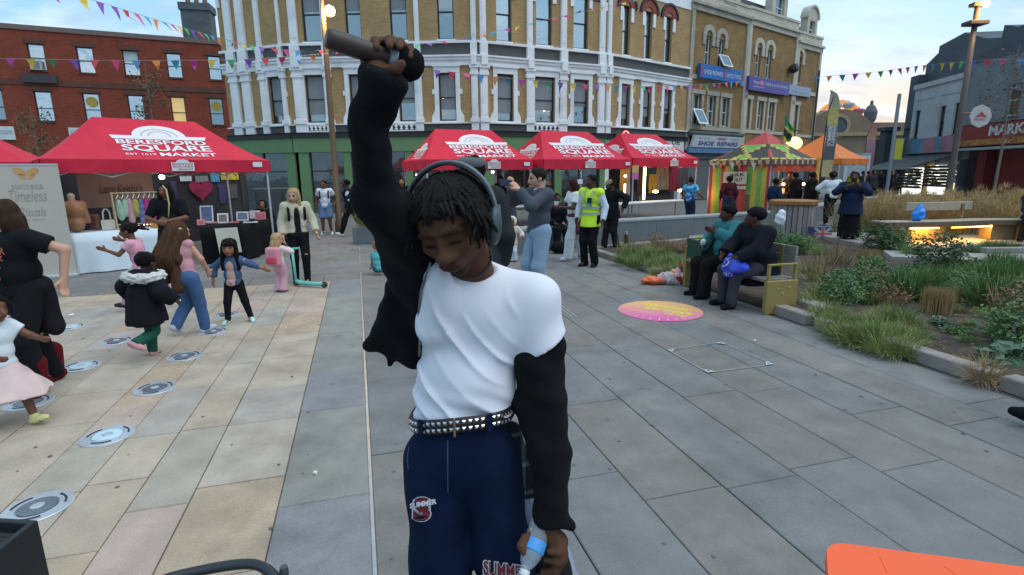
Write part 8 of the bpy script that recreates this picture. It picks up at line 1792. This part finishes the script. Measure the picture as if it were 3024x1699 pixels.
tg = person('girl in a white t-shirt and pink tutu with dark curly hair, hurrying to the right',(-3.72,3.72),75,1.0,'brown',.009,hs=1.42,head=(5,6,0),lean=(0,.05),hL=(.05,-.22,-.10),hR=(-.05,-.16,-.16),fL=(.05,-.16,0),fR=(-.05,.15,.03),top=('cfd8de',.5,.02,.014),bottom=('tutu','d0b8b4',.24,.27),shoes='c9c98a',hair=('curly','1d1512'))
person('child in a black ruffled coat and pink leggings, half hidden behind the woman in black',(-5.42,5.72),-20,.98,'tan',.013,hs=1.42,lean=(0,.02),top=('cbbcc4',2,.05,.012),jacket=('17161a',2,.12,.03),bottom=('trousers','c07a92'),shoes='15151b',hair=('long','5a4632',1.0),fL=(.05,-.05,0),fR=(-.05,.08,0))
person('girl in a pink t-shirt running left with a flying ponytail',at_px(440,915),-80,1.22,'brown',.012,hs=1.28,lean=(0,.20),head=(5,8,0),hL=(.03,-.22,-.06),eL=(.4,.5,-1),hR=(-.05,-.18,.02),fL=(.05,-.2,.05),fR=(-.05,.32,.10),top=('d29aab',.5,.05,.013),bottom=('trousers','c58da0'),shoes='2a2a30',hair=('pony','1a1412',(.25,1.25,-.1)))
gk = person('child in a black parka with a white fur hood and green trousers, running away',at_px(455,1055),170,1.08,'dark',.011,hs=1.38,lean=(-.03,.12),head=(0,8,0),hL=(.13,-.06,-.20),eL=(1,.6,0),hR=(-.13,-.05,-.2),fL=(.06,-.06,.0),fR=(-.07,.24,.17),kR=(0,-1,.2),top=('14161c',2,.16,.05),bottom=('trousers','1f4f42'),shoes='c08d94',hair=('short','131010'),toe=(10,-20))
H = 1.08; m_ = np.stack([gk['tx'],gk['tb'],gk['tu']],1); P = []
for i in range(16):a = 6.283*i/16; P.append(ell(gk['nb']+gk['tx']*.155*math.cos(a)+gk['tb']*(.115*math.sin(a)+.02)+gk['tu']*(.0-.02*math.sin(a)),(.05,.05,.042)))
soft('fur_trim',P,M('white_fur',(.60,.60,.58),.95,var=.2,scale=40,bump=.9,bscale=160),.009,.012,gk['t'],waves(.008,90,4,8))
soft('parka_skirt',[cap(gk['pc']+(0,0,.12),gk['pc']+(0,.02,-.13),.145,.19,((gk['pc']+(0,0,-.16),np.array([0,0,-1.])),))],cloth('14161c'),.012,.02,gk['t'],waves(.01,18,2))
bj = person('girl in blue jeans with very long brown hair, running away leaning left',at_px(575,990),165,1.33,'light',.011,hs=1.2,lean=(.24,.14),head=(-10,10,12),hL=(.16,.0,-.16),hR=(-.04,-.12,-.24),eR=(-1,.5,0),fL=(.13,.06,.05),fR=(-.02,-.1,0),top=('c08a92',.0,.0,.008),bottom=('trousers','45628a'),shoes='b9c0c8',hair=('longfront','4c3524',3.1))
soft('hair_fall',[cap(bj['hc']+(0,.08,-.02),bj['hc']+bj['tx']*.03+(.0,.16,-.28),.10,.155),cap(bj['hc']+bj['tx']*.03+(0,.16,-.28),bj['hc']+bj['tx']*.10+(0,.18,-.46),.15,.09)],M('hair_4c3524',0),.011,.02,bj['t'],lambda P:.010*np.sin(P[:,0]*95+P[:,2]*9)+.006*np.sin(P[:,0]*210+P[:,2]*16)); soft('head_band',[cap(bj['hc']+bj['Rh']@np.array([.085*math.cos(a),.02+.1*math.sin(a),.01]),bj['hc']+bj['Rh']@np.array([.085*math.cos(a+.4),.02+.1*math.sin(a+.4),.01]),.014,.014) for a in np.arange(0,6.28,.4)],M('band_pink',(.55,.42,.44),.8),.009,.004,bj['t'])
dj = person('small girl in a denim jacket and pink top with both arms out, facing the camera',at_px(705,952),5,1.06,'tan',.010,hs=1.45,head=(5,4,0),hL=(.27,-.05,-.10),hR=(-.13,-.02,-.22),eR=(-1,.3,0),fL=(.125,.06,.0),fR=(-.10,-.04,0),top=('c49e98',.5,.05,.008),jacket=('43597a',1.75,.03,.014,'jacket',.068),bottom=('leggings','15151b'),shoes='a8d8d0',hair=('longfringefront','17110f',1.25),toe=(25,-12))
soft('tied_hem',[ell(dj['pc']+(0,-.085,.035),(.035,.012,.014)),cap(dj['pc']+(0,-.09,.03),dj['pc']+(-.035,-.095,-.015),.009,.006),cap(dj['pc']+(0,-.09,.03),dj['pc']+(.03,-.095,-.02),.009,.006)],cloth('c49e98'),.007,.005,dj['t'])
tb = person('toddler in pale pink clothes seen from behind, gripping a mint scooter',at_px(832,862),168,.93,'light',.011,hs=1.5,head=(-8,2,0),hR=(-.0,-.16,-.02),eR=(-1,.4,-.4),hL=(.06,-.03,-.25),fL=(.055,0,0),fR=(-.055,.02,0),top=('d6c3c0',2,.05,.018),bottom=('wide','c69aa4'),shoes='55597e',hair=('long','b3936a',1.1))
pack('pink backpack with a red pocket on the toddler with the scooter',tb,M('pack_pink',(.62,.25,.31),.7,var=.08),1.25,M('pack_red',(.55,.06,.11),.7,var=.08))
# scooter
p = G(905,858); p0 = G(872,845); t = thing('kick_scooter','mint green kick scooter lying across the feet of the blonde woman','scooter',p); MINT = M('mint_paint',(.16,.56,.47),.4,var=.05)
q0,q1 = np.array([p0[0]+.02,p0[1]+.0,.09]),G(958,851)+(0,0,.075); mb = MB(); mb.tube([q0,q0+(q1-q0)*.15+(0,0,-.03),q0+(q1-q0)*.85+(0,0,-.02),q1],[.03,.038,.036,.022],8); mb.build('deck',MINT,t,True)
h_ = D(862,735,p0[1]+.05); mb = MB(); mb.tube([q0+(0,0,-.02),(h_[0],h_[1],h_[2])],.022,8); mb.build('steering_column',MINT,t,True); mb = MB(); mb.tube([h_+(-.14,-.06,.0),h_+(.1,.06,.0)],.018,8); mb.build('handlebar',MINT,t)
for e_ in (q0+(0,-.0,-.035),q1+(.0,0,-.02)):mb = MB(); mb.lathe(e_-(0,.02,0),[(.05,0),(.05,.04)],14,(.25,1,0)); mb.build('wheel',M('scooter_wheel',(.05,.05,.05),.6),t)
bw = person('blonde woman in a cream jacket and ripped black leggings looking down beside the scooter',at_px(893,838),28,1.60,'light',.013,head=(-25,14,0),hL=(.07,-.1,-.27),hR=(-.05,-.05,-.29),fL=(.05,-.06,0),fR=(-.05,.06,0),top=('15161b',1.7,.06,.004),jacket=('b9b09a',1.85,.0,.016,'jacket',.045),bottom=('leggings','141318'),shoes='2a2b30',hair=('longfront','a98d62',1.25))
soft('dark_top',[ell(bw['pc']+(0,-.02,-.03),(.145,.11,.10))],cloth('15161b'),.013,.015,bw['t']); pack('black backpack on the blonde woman',bw,cloth('121216'),1.0)
for z in (-.03,.05):soft('legging_rip',[ell(bw['kn'][1]+(0,-.06,z),(.03,.01,.01))],M('skin_patch',0),.008,.003,bw['t'])
br = person('woman with long black and blonde braids in an off-shoulder black dress, hands clasped',at_px(530,842),12,1.70,'brown',.013,w=1.12,head=(-8,6,0),hL=(-.07,-.15,-.16),hR=(.06,-.15,-.17),eL=(1,.4,-.2),eR=(-1,.4,-.2),top=('101116',.85,.1,.012),bottom=('skirt','101116',.40,.15),shoes='1a1a1a',hair=('longfront','17120f',2.0),belly=.5)
mb = MB(); hc = br['hc']; mb.tube([hc+(.02,-.12,.09),hc+(.07,-.13,.02),hc+(.085,-.14,-.2),hc+(.06,-.17,-.42)],[.008,.012,.012,.009],6); mb.build('blonde_braid',M('hair_blonde_braid',(.45,.40,.20),.5),br['t'],True)
for s in (1,-1):soft('bare_shoulder',[ell(br['sh'][s]+(.02*s,-.01,.015),(.055,.05,.04))],M('skin_shoulder',hexc(SKIN['brown']),.5,var=.05),.012,.005,br['t'])
# -- behind and beside the big tent
person('woman in a white headscarf sitting in the dark behind the black table',(-6.1,13.4),5,1.55,'tan',.02,pel=(0,0,-.22),top=('15151a',2,.06,.015),bottom=('skirt','15151a',.3,.2),hat=('hood','1a1a20'),shoes=None)
ws = person('man in a white t-shirt and denim shorts standing with a backpack on',at_px(968,692),8,1.63,'brown',.017,head=(-10,0,0),hL=(.06,.02,-.25),hR=(-.06,.02,-.25),top=('c9d0d8',.6,.05,.014),bottom=('shorts','5a7396'),shoes='c8ced4',hair=('shortbeard','15110f'),fL=(.075,0,0),fR=(-.075,0,0))
pack('dark backpack worn by the man in the white t-shirt',ws,cloth('23262c'),.95)
dm = person('person in dark clothes and white trainers striding left with a backpack',at_px(1040,698),-78,1.66,'dark',.017,lean=(0,.1),top=('c4ccd4',2,.03,.012),jacket=('17191f',2,.06,.016),bottom=('trousers','14151a'),shoes='c0c6cc',hair=('short','100d0c'),fL=(.04,-.18,0),fR=(-.04,.24,.03))
pack('black backpack on the person striding left',dm,cloth('15171c'),1.1)
sc = person('toddler with fair curly hair in a turquoise top sitting on the paving',(-2.42,9.62),160,.95,'light',.013,hs=1.5,pel=(0,.0,-.33),lean=(0,.06),head=(5,18,0),hL=(.12,-.06,-.26),hR=(-.14,-.02,-.29),fL=(.14,-.3,.02),fR=(-.1,-.28,.02),kL=(.8,-.3,.8),kR=(-.8,-.3,.8),top=('5fb0b4',.8,.06,.018),bottom=('trousers','2c6a6e'),shoes='2c6a6e',hair=('curly','9a7650'))
# -- centre
gc = person('tall man in a grey flat cap and dark leather coat standing right behind the performer',(-.33,4.75),200,1.95,'dark',.014,top=('15171a',2,.05,.012),jacket=('262a2c',2,.22,.022),bottom=('trousers','17181c'),shoes='15151a',hair=('short','0f0d0c'),hat=('flat','5b5c60'),head=(10,0,0))
pm = person('man in a grey jumper and pale jeans filming with a phone, facing left',at_px(1592,892),-62,1.87,'light',.012,lean=(0,-.02),head=(-10,10,0),hL=(-.055,-.195,.035),hR=(.02,-.19,.045),eL=(.8,.1,-1),eR=(-.8,.1,-1),fL=(.06,.02,0),fR=(-.06,-.04,0),top=('474c56',2.0,.035,.016,'jumper'),bottom=('trousers','8399b0'),shoes='2b2a2a',hair=('short','2a1d17'))
ph = (pm['w'](pm['hd'][1])+pm['w'](pm['hd'][-1]))/2+(-.125,-.03,.085); mb = MB(rotz(ph,R(-18))); mb.box(-.082,.082,-.006,.006,-.04,.04,.004); o = mb.build('phone',M('phone_navy',(.02,.025,.075),.3,var=.05,spec=.6)); tag(o,'dark blue phone held up sideways by the man in the grey jumper','phone'); soft('shirt_collar',[ell(pm['nb']+(0,-.06,.015),(.05,.03,.03))],cloth('c8ccd2'),.01,.005,pm['t'])
mb = MB(rotz(ph,R(-18))); mb.lathe((-.06,.007,.02),[(.012,0),(.012,.003)],10,(0,1,0)); o2 = mb.build('camera_lens',M('lens_black',(.01,.01,.01),.2),o)
person('baby in a cream hooded snowsuit standing by the grey wall next to the man filming',(.02,11.0),-10,.93,'brown',.013,hs=1.55,top=('cdbcae',2,.08,.03),bottom=('wide','cfd3da'),shoes='3a3a40',hat=('hood','cfc6bc'),hL=(.14,-.05,-.18),hR=(-.14,-.05,-.15))
person('bearded long-haired man in a dark grey top sitting on the wall behind the man filming',(-.12,12.0),-25,1.75,'tan',.018,pel=(0,0,-.22),lean=(0,.1),top=('3a3d42',2,.06,.016),bottom=('trousers','2c4a66'),shoes='2a2a2a',hair=('longbeard','14100e',1.2),fL=(.08,-.28,0),fR=(-.08,-.28,0),hL=(-.0,-.16,-.2),hR=(.0,-.16,-.2))
person('person in black sitting on the wall behind the man filming, right of him',(1.05,12.9),15,1.7,'dark',.02,pel=(0,0,-.22),lean=(0,.15),top=('101116',2,.06,.018),bottom=('trousers','121216'),shoes='101012',hair=('short','1f100e'),fL=(.08,-.28,0),fR=(-.08,-.28,0),hL=(-.0,-.16,-.2),hR=(.0,-.16,-.2))
p = D(1483,640,12.4); tag(soft('orange_bag',[rbox(p+(0,0,.0),(.09,.07,.14),.02)],M('bag_coral',(.60,.15,.07),.6),.014,.01),'orange paper bag on the wall left of the man filming','bag')
wm_ = person('woman with maroon hair, white t-shirt, maroon waist scarf and pale trousers',at_px(1693,768),-75,1.66,'dark',.014,w=1.05,lean=(0,.03),head=(-20,8,0),hL=(-.02,-.19,-.14),hR=(.03,-.19,-.13),top=('cfd2d8',.62,.05,.014),bottom=('wide','bfc4c8'),shoes='b9bec2',hair=('long','351318',2.2),fL=(.05,-.1,0),fR=(-.05,.16,0))
H = 1.66; soft('waist_scarf',[ell(wm_['pc']+(0,0,.03),(.17,.15,.05)),cap(wm_['pc']+(.08,.1,0),wm_['pc']+(.13,.1,-.32),.09,.06),cap(wm_['pc']+(.12,-.02,0),wm_['pc']+(.15,.0,-.28),.08,.05)],cloth('5c3238'),.016,.03,wm_['t'],waves(.01,18,2)); mb = MB(); hd_ = (wm_['w'](wm_['hd'][1])+wm_['w'](wm_['hd'][-1]))/2; mb = MB(rotz(hd_+(-.05,-.02,.06),.3)); mb.box(-.05,.05,-.004,.004,-.05,.05); tag(mb.build('phone',M('phone_pale',(.5,.5,.52),.4)),'pale phone held by the woman with maroon hair','phone')
hv = person('man in a yellow high-visibility vest over a white shirt with black trousers',at_px(1742,786),-38,1.75,'dark',.012,head=(-15,0,0),hL=(.06,-.02,-.285),hR=(-.05,-.04,-.28),top=('c2cbda',2.0,.06,.010),jacket=(M('hi_vis_yellow',(.55,.78,.03),.6,var=.08,emit=0.0),.12,.10,.018,'vest'),bottom=('trousers','0f1014'),shoes='121214',hair=('short','100c0b'),fL=(.055,.0,0),fR=(-.055,-.02,0))
def band(J,z,r0,r1,h,mat,nm,tilt=0.0):
    mb = MB(); n = 40; V = []; H = J['H']
    for k in (0,1):
        for i in range(n):a = 6.283*i/n; V.append(J['pc']+J['tu']*(z+h*k)*H+J['tx']*r0*H*math.cos(a)+J['tb']*r1*H*math.sin(a))
    mb.add(V,[(i,(i+1)%n,n+(i+1)%n,n+i) for i in range(n)]); return mb.build(nm,mat,J['t'],True)
REF = M('reflective_grey',(.36,.38,.33),.4,var=.05,metal=.2)
band(hv,.03,.128,.112,.026,REF,'reflective_band'); band(hv,.095,.118,.100,.026,REF,'reflective_band')
for s in (.055,-.055):
    mb = MB(); J = hv; H = J['H']; P = [J['pc']+J['tu']*z*H+J['tx']*s*H-J['tb']*y*H for z,y in ((.12,.103),(.16,.107),(.20,.105),(.24,.094),(.275,.065),(.292,.03))]; V = []
    for p in P:V+=[p-J['tx']*.014*H,p+J['tx']*.014*H]
    mb.add(V,[(2*i,2*i+1,2*i+3,2*i+2) for i in range(5)]); mb.build('reflective_brace',REF,J['t'],True)
mb = MB(mat4(hv['pc']+hv['tu']*.19*1.75+hv['tx']*.045*1.75-hv['tb']*.118*1.75,hv['tx'],hv['tb'],hv['tu'])); mb.box(-.04,.04,-.012,.012,-.06,.04,.004); mb.build('radio',cloth('1c2c3a'),hv['t'])
mb = MB(mat4(hv['pc']+hv['tu']*.145*1.75+hv['tx']*.03*1.75-hv['tb']*.118*1.75,hv['tx'],hv['tb'],hv['tu'])); mb.box(-.04,.04,-.008,.008,-.03,.03,.003); mb.build('id_card',M('id_card_blue',(.08,.30,.42),.5),hv['t'])
person('woman in black with a beige cap, one hand on her hip',at_px(1806,738),-55,1.64,'dark',.016,head=(-15,16,0),lean=(0,.1),hL=(.13,.0,-.19),eL=(1,.9,.1),hR=(-.02,-.14,-.22),top=('13171a',2,.10,.014),bottom=('trousers','191a1e'),shoes='6b3a20',hair=('bun','14100e'),hat=('cap','7d7359'),fL=(.05,.04,0),fR=(-.05,-.1,0))
soft('dark_bag',[ell(G(1655,752)+(0,.15,.13),(.2,.13,.14)),ell(G(1655,752)+(.2,.1,.08),(.12,.1,.08))],cloth('0e0f12'),.016,.03,disp=waves(.012,16,2)); tag(bpy.data.objects['dark_bag'],'slumped black bag on the paving at the foot of the grey wall','bag')
# -- people in and around the far tents
person('person in black with a brown face standing under the tent behind the raised arm',(-3.3,16.6),10,1.68,'tan',.022,top=('15151a',2,.08,.02),bottom=('trousers','15151a'),hair=('long','120e0d',1.2))
person('person in a pale cap and dark coat under the tent beside the raised arm',(-2.3,17.4),-30,1.74,'brown',.022,top=('26211f',2,.08,.02),bottom=('trousers','1a1a1e'),hat=('beanie','6a5348'))
person('stall holder in dark clothes bending over the table behind the man filming',(-.3,18.6),-20,1.7,'brown',.022,lean=(0,.25),top=('1a1418',2,.06,.018),bottom=('trousers','15151a'),hair=('short','120e0d'),hat=('beanie','23191c'))
td = person('woman in a blue tie-dye t-shirt and jeans walking right along the stalls',D(2036,600,18.2)*(1,1,0),140,1.62,'brown',.018,lean=(0,.05),hL=(.1,-.1,-.2),hR=(-.08,-.12,-.18),top=('3d86b4',.7,.06,.018),bottom=('trousers','27375a'),shoes='222',hair=('bun','2a1410')) if False else None
tdm = M('tie_dye',(.10,.34,.58),.8,var=0,scale=1)
nt = tdm.node_tree; nz = nt.nodes.new('ShaderNodeTexNoise'); nz.inputs['Scale'].default_value = 9; tcn = nt.nodes.new('ShaderNodeTexCoord'); rp = nt.nodes.new('ShaderNodeValToRGB'); nt.links.new(tcn.outputs['Object'],nz.inputs['Vector']); nt.links.new(nz.outputs[0],rp.inputs[0]); rp.color_ramp.elements[0].color = (.02,.07,.32,1); rp.color_ramp.elements[0].position = .38; rp.color_ramp.elements[1].color = (.12,.50,.68,1); rp.color_ramp.elements[1].position = .6; nt.links.new(rp.outputs[0],nt.nodes['Principled BSDF'].inputs['Base Color'])
p = D(2034,640,18.0); td = person('woman in a blue tie-dye t-shirt and dark jeans walking right along the stalls',(p[0],p[1]),130,1.58,'brown',.016,w=1.1,lean=(0,.05),hL=(.1,-.12,-.2),hR=(-.1,-.1,-.2),top=(tdm,.7,.06,.016),bottom=('trousers','24304a'),shoes='202226',hair=('bun','241410'))
p = D(2147,640,18.6); person('woman in a dark red jacket and jeans standing before the striped curtain, seen from behind',(p[0],p[1]),178,1.62,'dark',.016,w=1.05,top=('4a1820',2,.06,.016),bottom=('trousers','27385e'),shoes='8a2030',hair=('curly','1a0e0e'),hL=(.05,-.02,-.27))
p = D(2282,640,17.2); bb = person('boy in a dark blue top at the corner of the food tent, facing right',(p[0],p[1]),110,1.55,'dark',.016,hs=1.1,top=('1a2c46',2,.06,.014),bottom=('trousers','6a6a6c'),shoes='22262c',hair=('short','100d0c'),hR=(-.03,-.12,-.2)); p = bb['w'](bb['hd'][-1])-(0,0,.1)
tag(soft('dark_helmet',[ell(p,(.14,.12,.10))],cloth('1b2227'),.016,.01),'dark helmet carried by the boy at the food tent','helmet')
for i,(x,Y,yw,c_,lb) in enumerate(((2338,18.9,100,'1d1519','customer in a dark hooded coat queuing at the food tent, leftmost of two'),(2388,18.4,80,'1a1512','customer in a brown-black coat queuing at the food tent, nearer the yellow post'))):p = D(x,640,Y); person(lb,(p[0],p[1]),yw,1.72,'dark',.02,w=1.15,top=(c_,2,.2,.03),bottom=('trousers','121216'),hair=('short','100d0c'),hL=(.0,-.12,-.2))
p = D(2362,600,19.2); person('food seller in a grey patterned top inside the food tent',(p[0],p[1]+.9),-10,1.75,'brown',.022,top=('5a5d66',1.9,.05,.016),bottom=('trousers','1c1c20'),hair=('afro','14100e'))
wh = person('woman in a white top with one leg raised on the low wall, seen from behind',(G(2450,640)[0]*.84,G(2450,640)[1]*.84),165,1.72,'dark',.017,w=1.1,lean=(0,.18),top=('c6cbd4',1.9,.05,.018),bottom=('trousers','131419'),shoes='b9bcc0',hair=('afro','1d1512'),hat=('beanie','c2c6cc'),fL=(.05,-.02,0),fR=(-.08,-.2,.12),hL=(.1,-.15,-.12),hR=(-.05,-.16,-.14))
nw = person('woman in a navy top and long black skirt with her hands raised to her chest',at_px(2500,722),-28,1.74,'dark',.013,w=1.25,head=(-10,-8,0),hL=(-.06,-.16,.0),hR=(.03,-.17,-.01),eL=(1,.3,-.7),eR=(-1,.3,-.7),top=('18243c',1.95,.12,.022),bottom=('skirt','101114',.44,.14),shoes='9a9a9c',hair=('short','15100e'),belly=.6)
for i,(x,yf,H,yw,sk,tp,bt_,hr,lb) in enumerate(((2655,574,1.72,150,'pale','b9b4d0','2a1c22',('short','a9a49a'),'grey-haired man in a lilac shirt walking away by the lit shop shelves'),(2690,573,1.66,170,'brown','14161c','14161c',('short','100d0c'),'person in black walking close to the man in the lilac shirt'),(2765,572,1.76,190,'tan','a9bcc2','1d1d22',('short','4a2a20'),'man in a long pale blue t-shirt before the lit shelves'),(2742,570,1.6,200,'dark','16161a','16161a',('short','100d0c'),'person in black left of the man in the pale blue t-shirt'),(2798,566,1.35,120,'brown','8a6a5a','1d1d22',('short','100d0c'),'child near the dark post in front of the lit shelves'))):
    p = G(x,yf); person(lb,(p[0],p[1]),yw,H,sk,.034,top=(tp,.8 if i in (0,2,4) else 2,.1,.02),bottom=('trousers',bt_),hair=hr,shoes='202024')
for i,(x,Y,yw,c_,lb) in enumerate(((2545,27,20,'24282c','distant person in a dark coat walking up the street behind the navy woman'),(2575,30,10,'33343c','distant person in grey walking up the street'),(2595,33,-20,'1a1c22','distant person in black near the dark column'),(2625,34,30,'22242a','distant person in black by the street post'),(2515,26,0,'8aa41e','distant person in a yellow-green vest behind the navy woman'),(2560,29,40,'1c1a1e','distant person in dark clothes behind the pink feather banner'))):
    p = D(x,560,Y); person(lb,(p[0],p[1]),yw,1.7,'brown',.034,top=(c_,2,.1,.022),bottom=('trousers','17181c'),hair=('short','15110f'))
# -- on the benches
bo,be,bn_,bl = BENCH; out_ = -bn_ if (bn_@(bo-CAM))>0 else bn_
def bench_pt(u_,v_):return bo+be*u_+(BENCH[2])*v_
seat_yaw = math.degrees(math.atan2(-BENCH[2][0],BENCH[2][1]))
fc = -BENCH[2]; yw = math.degrees(math.atan2(fc[0],-fc[1]))
def seated(label,u_,H,**k):
    p = bench_pt(u_,.24); hipz = .475+.055*H
    return person(label,(p[0],p[1]),yw,H,pel=(0,0,hipz/H-(1-.285-.035-.132*1.04)),fL=k.pop('fL',(.06,-.27,0)),fR=k.pop('fR',(-.08,-.25,0)),**k)
tw = seated('woman in a teal jacket and black headband on the far end of the gold bench',1.12,1.66,skin='dark',v=.010,w=1.2,lean=(.0,.06),head=(-18,4,0),hL=(-.03,-.19,-.03),hR=(.02,-.17,-.17),eL=(1,.3,-.6),eR=(-1,.3,-.6),top=('2f6a70',1.95,.12,.026,'jacket'),bottom=('wide','131214'),shoes='14151b',hair=('bun','0f0d0c'),hat=('beanie','0f0f11'),belly=.6)
nv = seated('woman in a navy coat and head wrap on the near end of the gold bench',.50,1.66,skin='dark',v=.010,w=1.3,lean=(.0,.14),head=(-35,8,0),hL=(-.04,-.22,-.19),hR=(.05,-.23,-.18),eL=(1,.4,-.4),eR=(-1,.4,-.4),top=('12151f',1.95,.14,.03,'coat'),bottom=('trousers','3b3a44'),shoes='15161a',hat=('wrap','101116'),belly=.7)
mb = MB(); e_ = nv['hc']+nv['Rh']@np.array([-.40,-.0,-.2])*nv['hh']; mb.ball(e_,.014,8,6); mb.build('earring',M('gold_earring',(.6,.42,.1),.3,metal=.8),nv['t'])
p = (nv['w'](nv['hd'][1])+nv['w'](nv['hd'][-1]))/2; BB = M('blue_bag_plastic',(.02,.05,.5),.55,var=.2,scale=6,spec=.5)
c = p+(-.0,.0,-.12)+be*(-.06); t = thing('blue_carrier_bag','royal blue carrier bag with a white logo on the lap of the navy woman','bag',c-(0,0,.15))
bagp = [ell(c+fc*.02+(0,0,.02),(.11,.14,.10)),ell(c-be*.14+(0,0,-.01),(.10,.11,.075)),cap(c+be*.02+(0,0,.08),p+(0,0,.0),.05,.03),ell(c+(0,0,-.07)+fc*.05,(.085,.09,.085))]; bsd = SD(bagp,k=.02,disp=waves(.014,26,6)); V,Q = surfnet(bsd,.010); link('bag_body',V,Q,BB,t,True)
def decal(sd,mb,x0,x1,y0,y1,text=None,bold=.02,slope=0.0,t0=.8,t1=3,lift=.004,shape=None):
    """print pressed onto a soft surface"""
    Q,Fc = text2d(text,bold) if shape is None else shape
    V = []
    for q in Q:
        x = x0+(x1-x0)*q[0]; y = y1+(y0-y1)*q[1]+slope*(x-x0); p = march(sd,x,y,t0,t1)
        if p is None:p = V[-1] if V else CAM+ray(x,y)*(t0+t1)/2; V.append(p)
        else:V.append(p-unit(ray(x,y))*lift)
    mb.add(V,Fc)
px,py = proj(c+fc*.05); mb = MB(); decal(bsd,mb,px-40,px+10,py+12,py+30,'library',.01,.1,4,11); 
n = 16; ringQ = np.array([(.5+.5*math.cos(6.283*i/n)*r,.5+.5*math.sin(6.283*i/n)*r) for r in (1,.78) for i in range(n)]); ringF = [(i,(i+1)%n,n+(i+1)%n,n+i) for i in range(n)]
decal(bsd,mb,px-42,px-2,py-32,py+2,shape=(ringQ,ringF),t0=4,t1=11); mb.build('white_logo',M('bag_logo_white',(.6,.66,.72),.5),t)
# dark green bag beside the teal woman
p = tw['w'](tw['hd'][-1]); g0 = bench_pt(1.62,.12)+(0,0,.47); t = thing('green_shopping_bag','dark green shopping bag with a lime inside on the gold bench','bag',g0); gm_ = mat4(g0,be,BENCH[2]*1.0)
mb = MB(gm_); V = [(-.17,-.10,0),(.17,-.10,0),(.17,.08,0),(-.17,.08,0),(-.2,-.13,.3),(.2,-.13,.3),(.2,.11,.3),(-.2,.11,.3)]; mb.add(V,[(3,2,1,0),(0,1,5,4),(1,2,6,5),(2,3,7,6),(3,0,4,7)]); mb.build('bag_body',M('bag_dark_green',(.012,.06,.04),.6,var=.15,scale=4,bump=.1),t); mb = MB(gm_); mb.add([(-.19,-.11,.27),(.19,-.11,.27),(.19,.09,.33),(-.19,.09,.33)],[(0,1,2,3)]); mb.build('lime_lining',M('bag_lime',(.20,.24,.03),.7),t)
hh_ = tw['w'](tw['hd'][1]); mb = MB()
for s in (-.08,.08):mb.tube([g0+be*s+BENCH[2]*-.1+(0,0,.3),(g0+hh_)/2+be*s*.6+(0,0,.12),hh_],.009,6)
mb.build('handle',M('strap_green',(.03,.05,.04),.7),t)
tag(soft('white_tissue',[ell(tw['w'](tw['hd'][-1])+(-.03,-.05,.06),(.04,.03,.05))],M('paper_tissue',(.62,.64,.64),.8),.01,.01,disp=waves(.006,60,2)),'crumpled white tissue in the hand of the teal woman','tissue')
bm2 = person('man in a blue jacket sitting on the curved bench at the right edge',(12.1,12.55,.14),-40,1.74,'dark',.014,pel=(0,0,-.285+.03),lean=(.05,.16),head=(-10,10,0),top=('1d2f4f',2,.08,.022,'jacket'),bottom=('trousers','131418'),shoes='141418',hair=('short','0f0d0c'),fL=(.08,-.27,0),fR=(-.1,-.33,0),hL=(-.02,-.22,-.16),hR=(.05,-.22,-.17))
tag(soft('blue_cloth',[ell((12.0,12.28,.78),(.26,.1,.05))],M('cloth_bright_blue',(.05,.2,.42),.7),.016,.02,disp=waves(.01,20,2)),'bright blue cloth on the lap of the man at the right edge','cloth')
person('person in black walking out of the right edge, only a dark shoe in the frame',(4.0,3.42),-120,1.74,'dark',.013,top=('121318',2,.06,.016),bottom=('trousers','121318'),shoes='0f1016',hair=('short','100d0c'),fL=(.05,-.18,0),fR=(-.05,.2,.02))
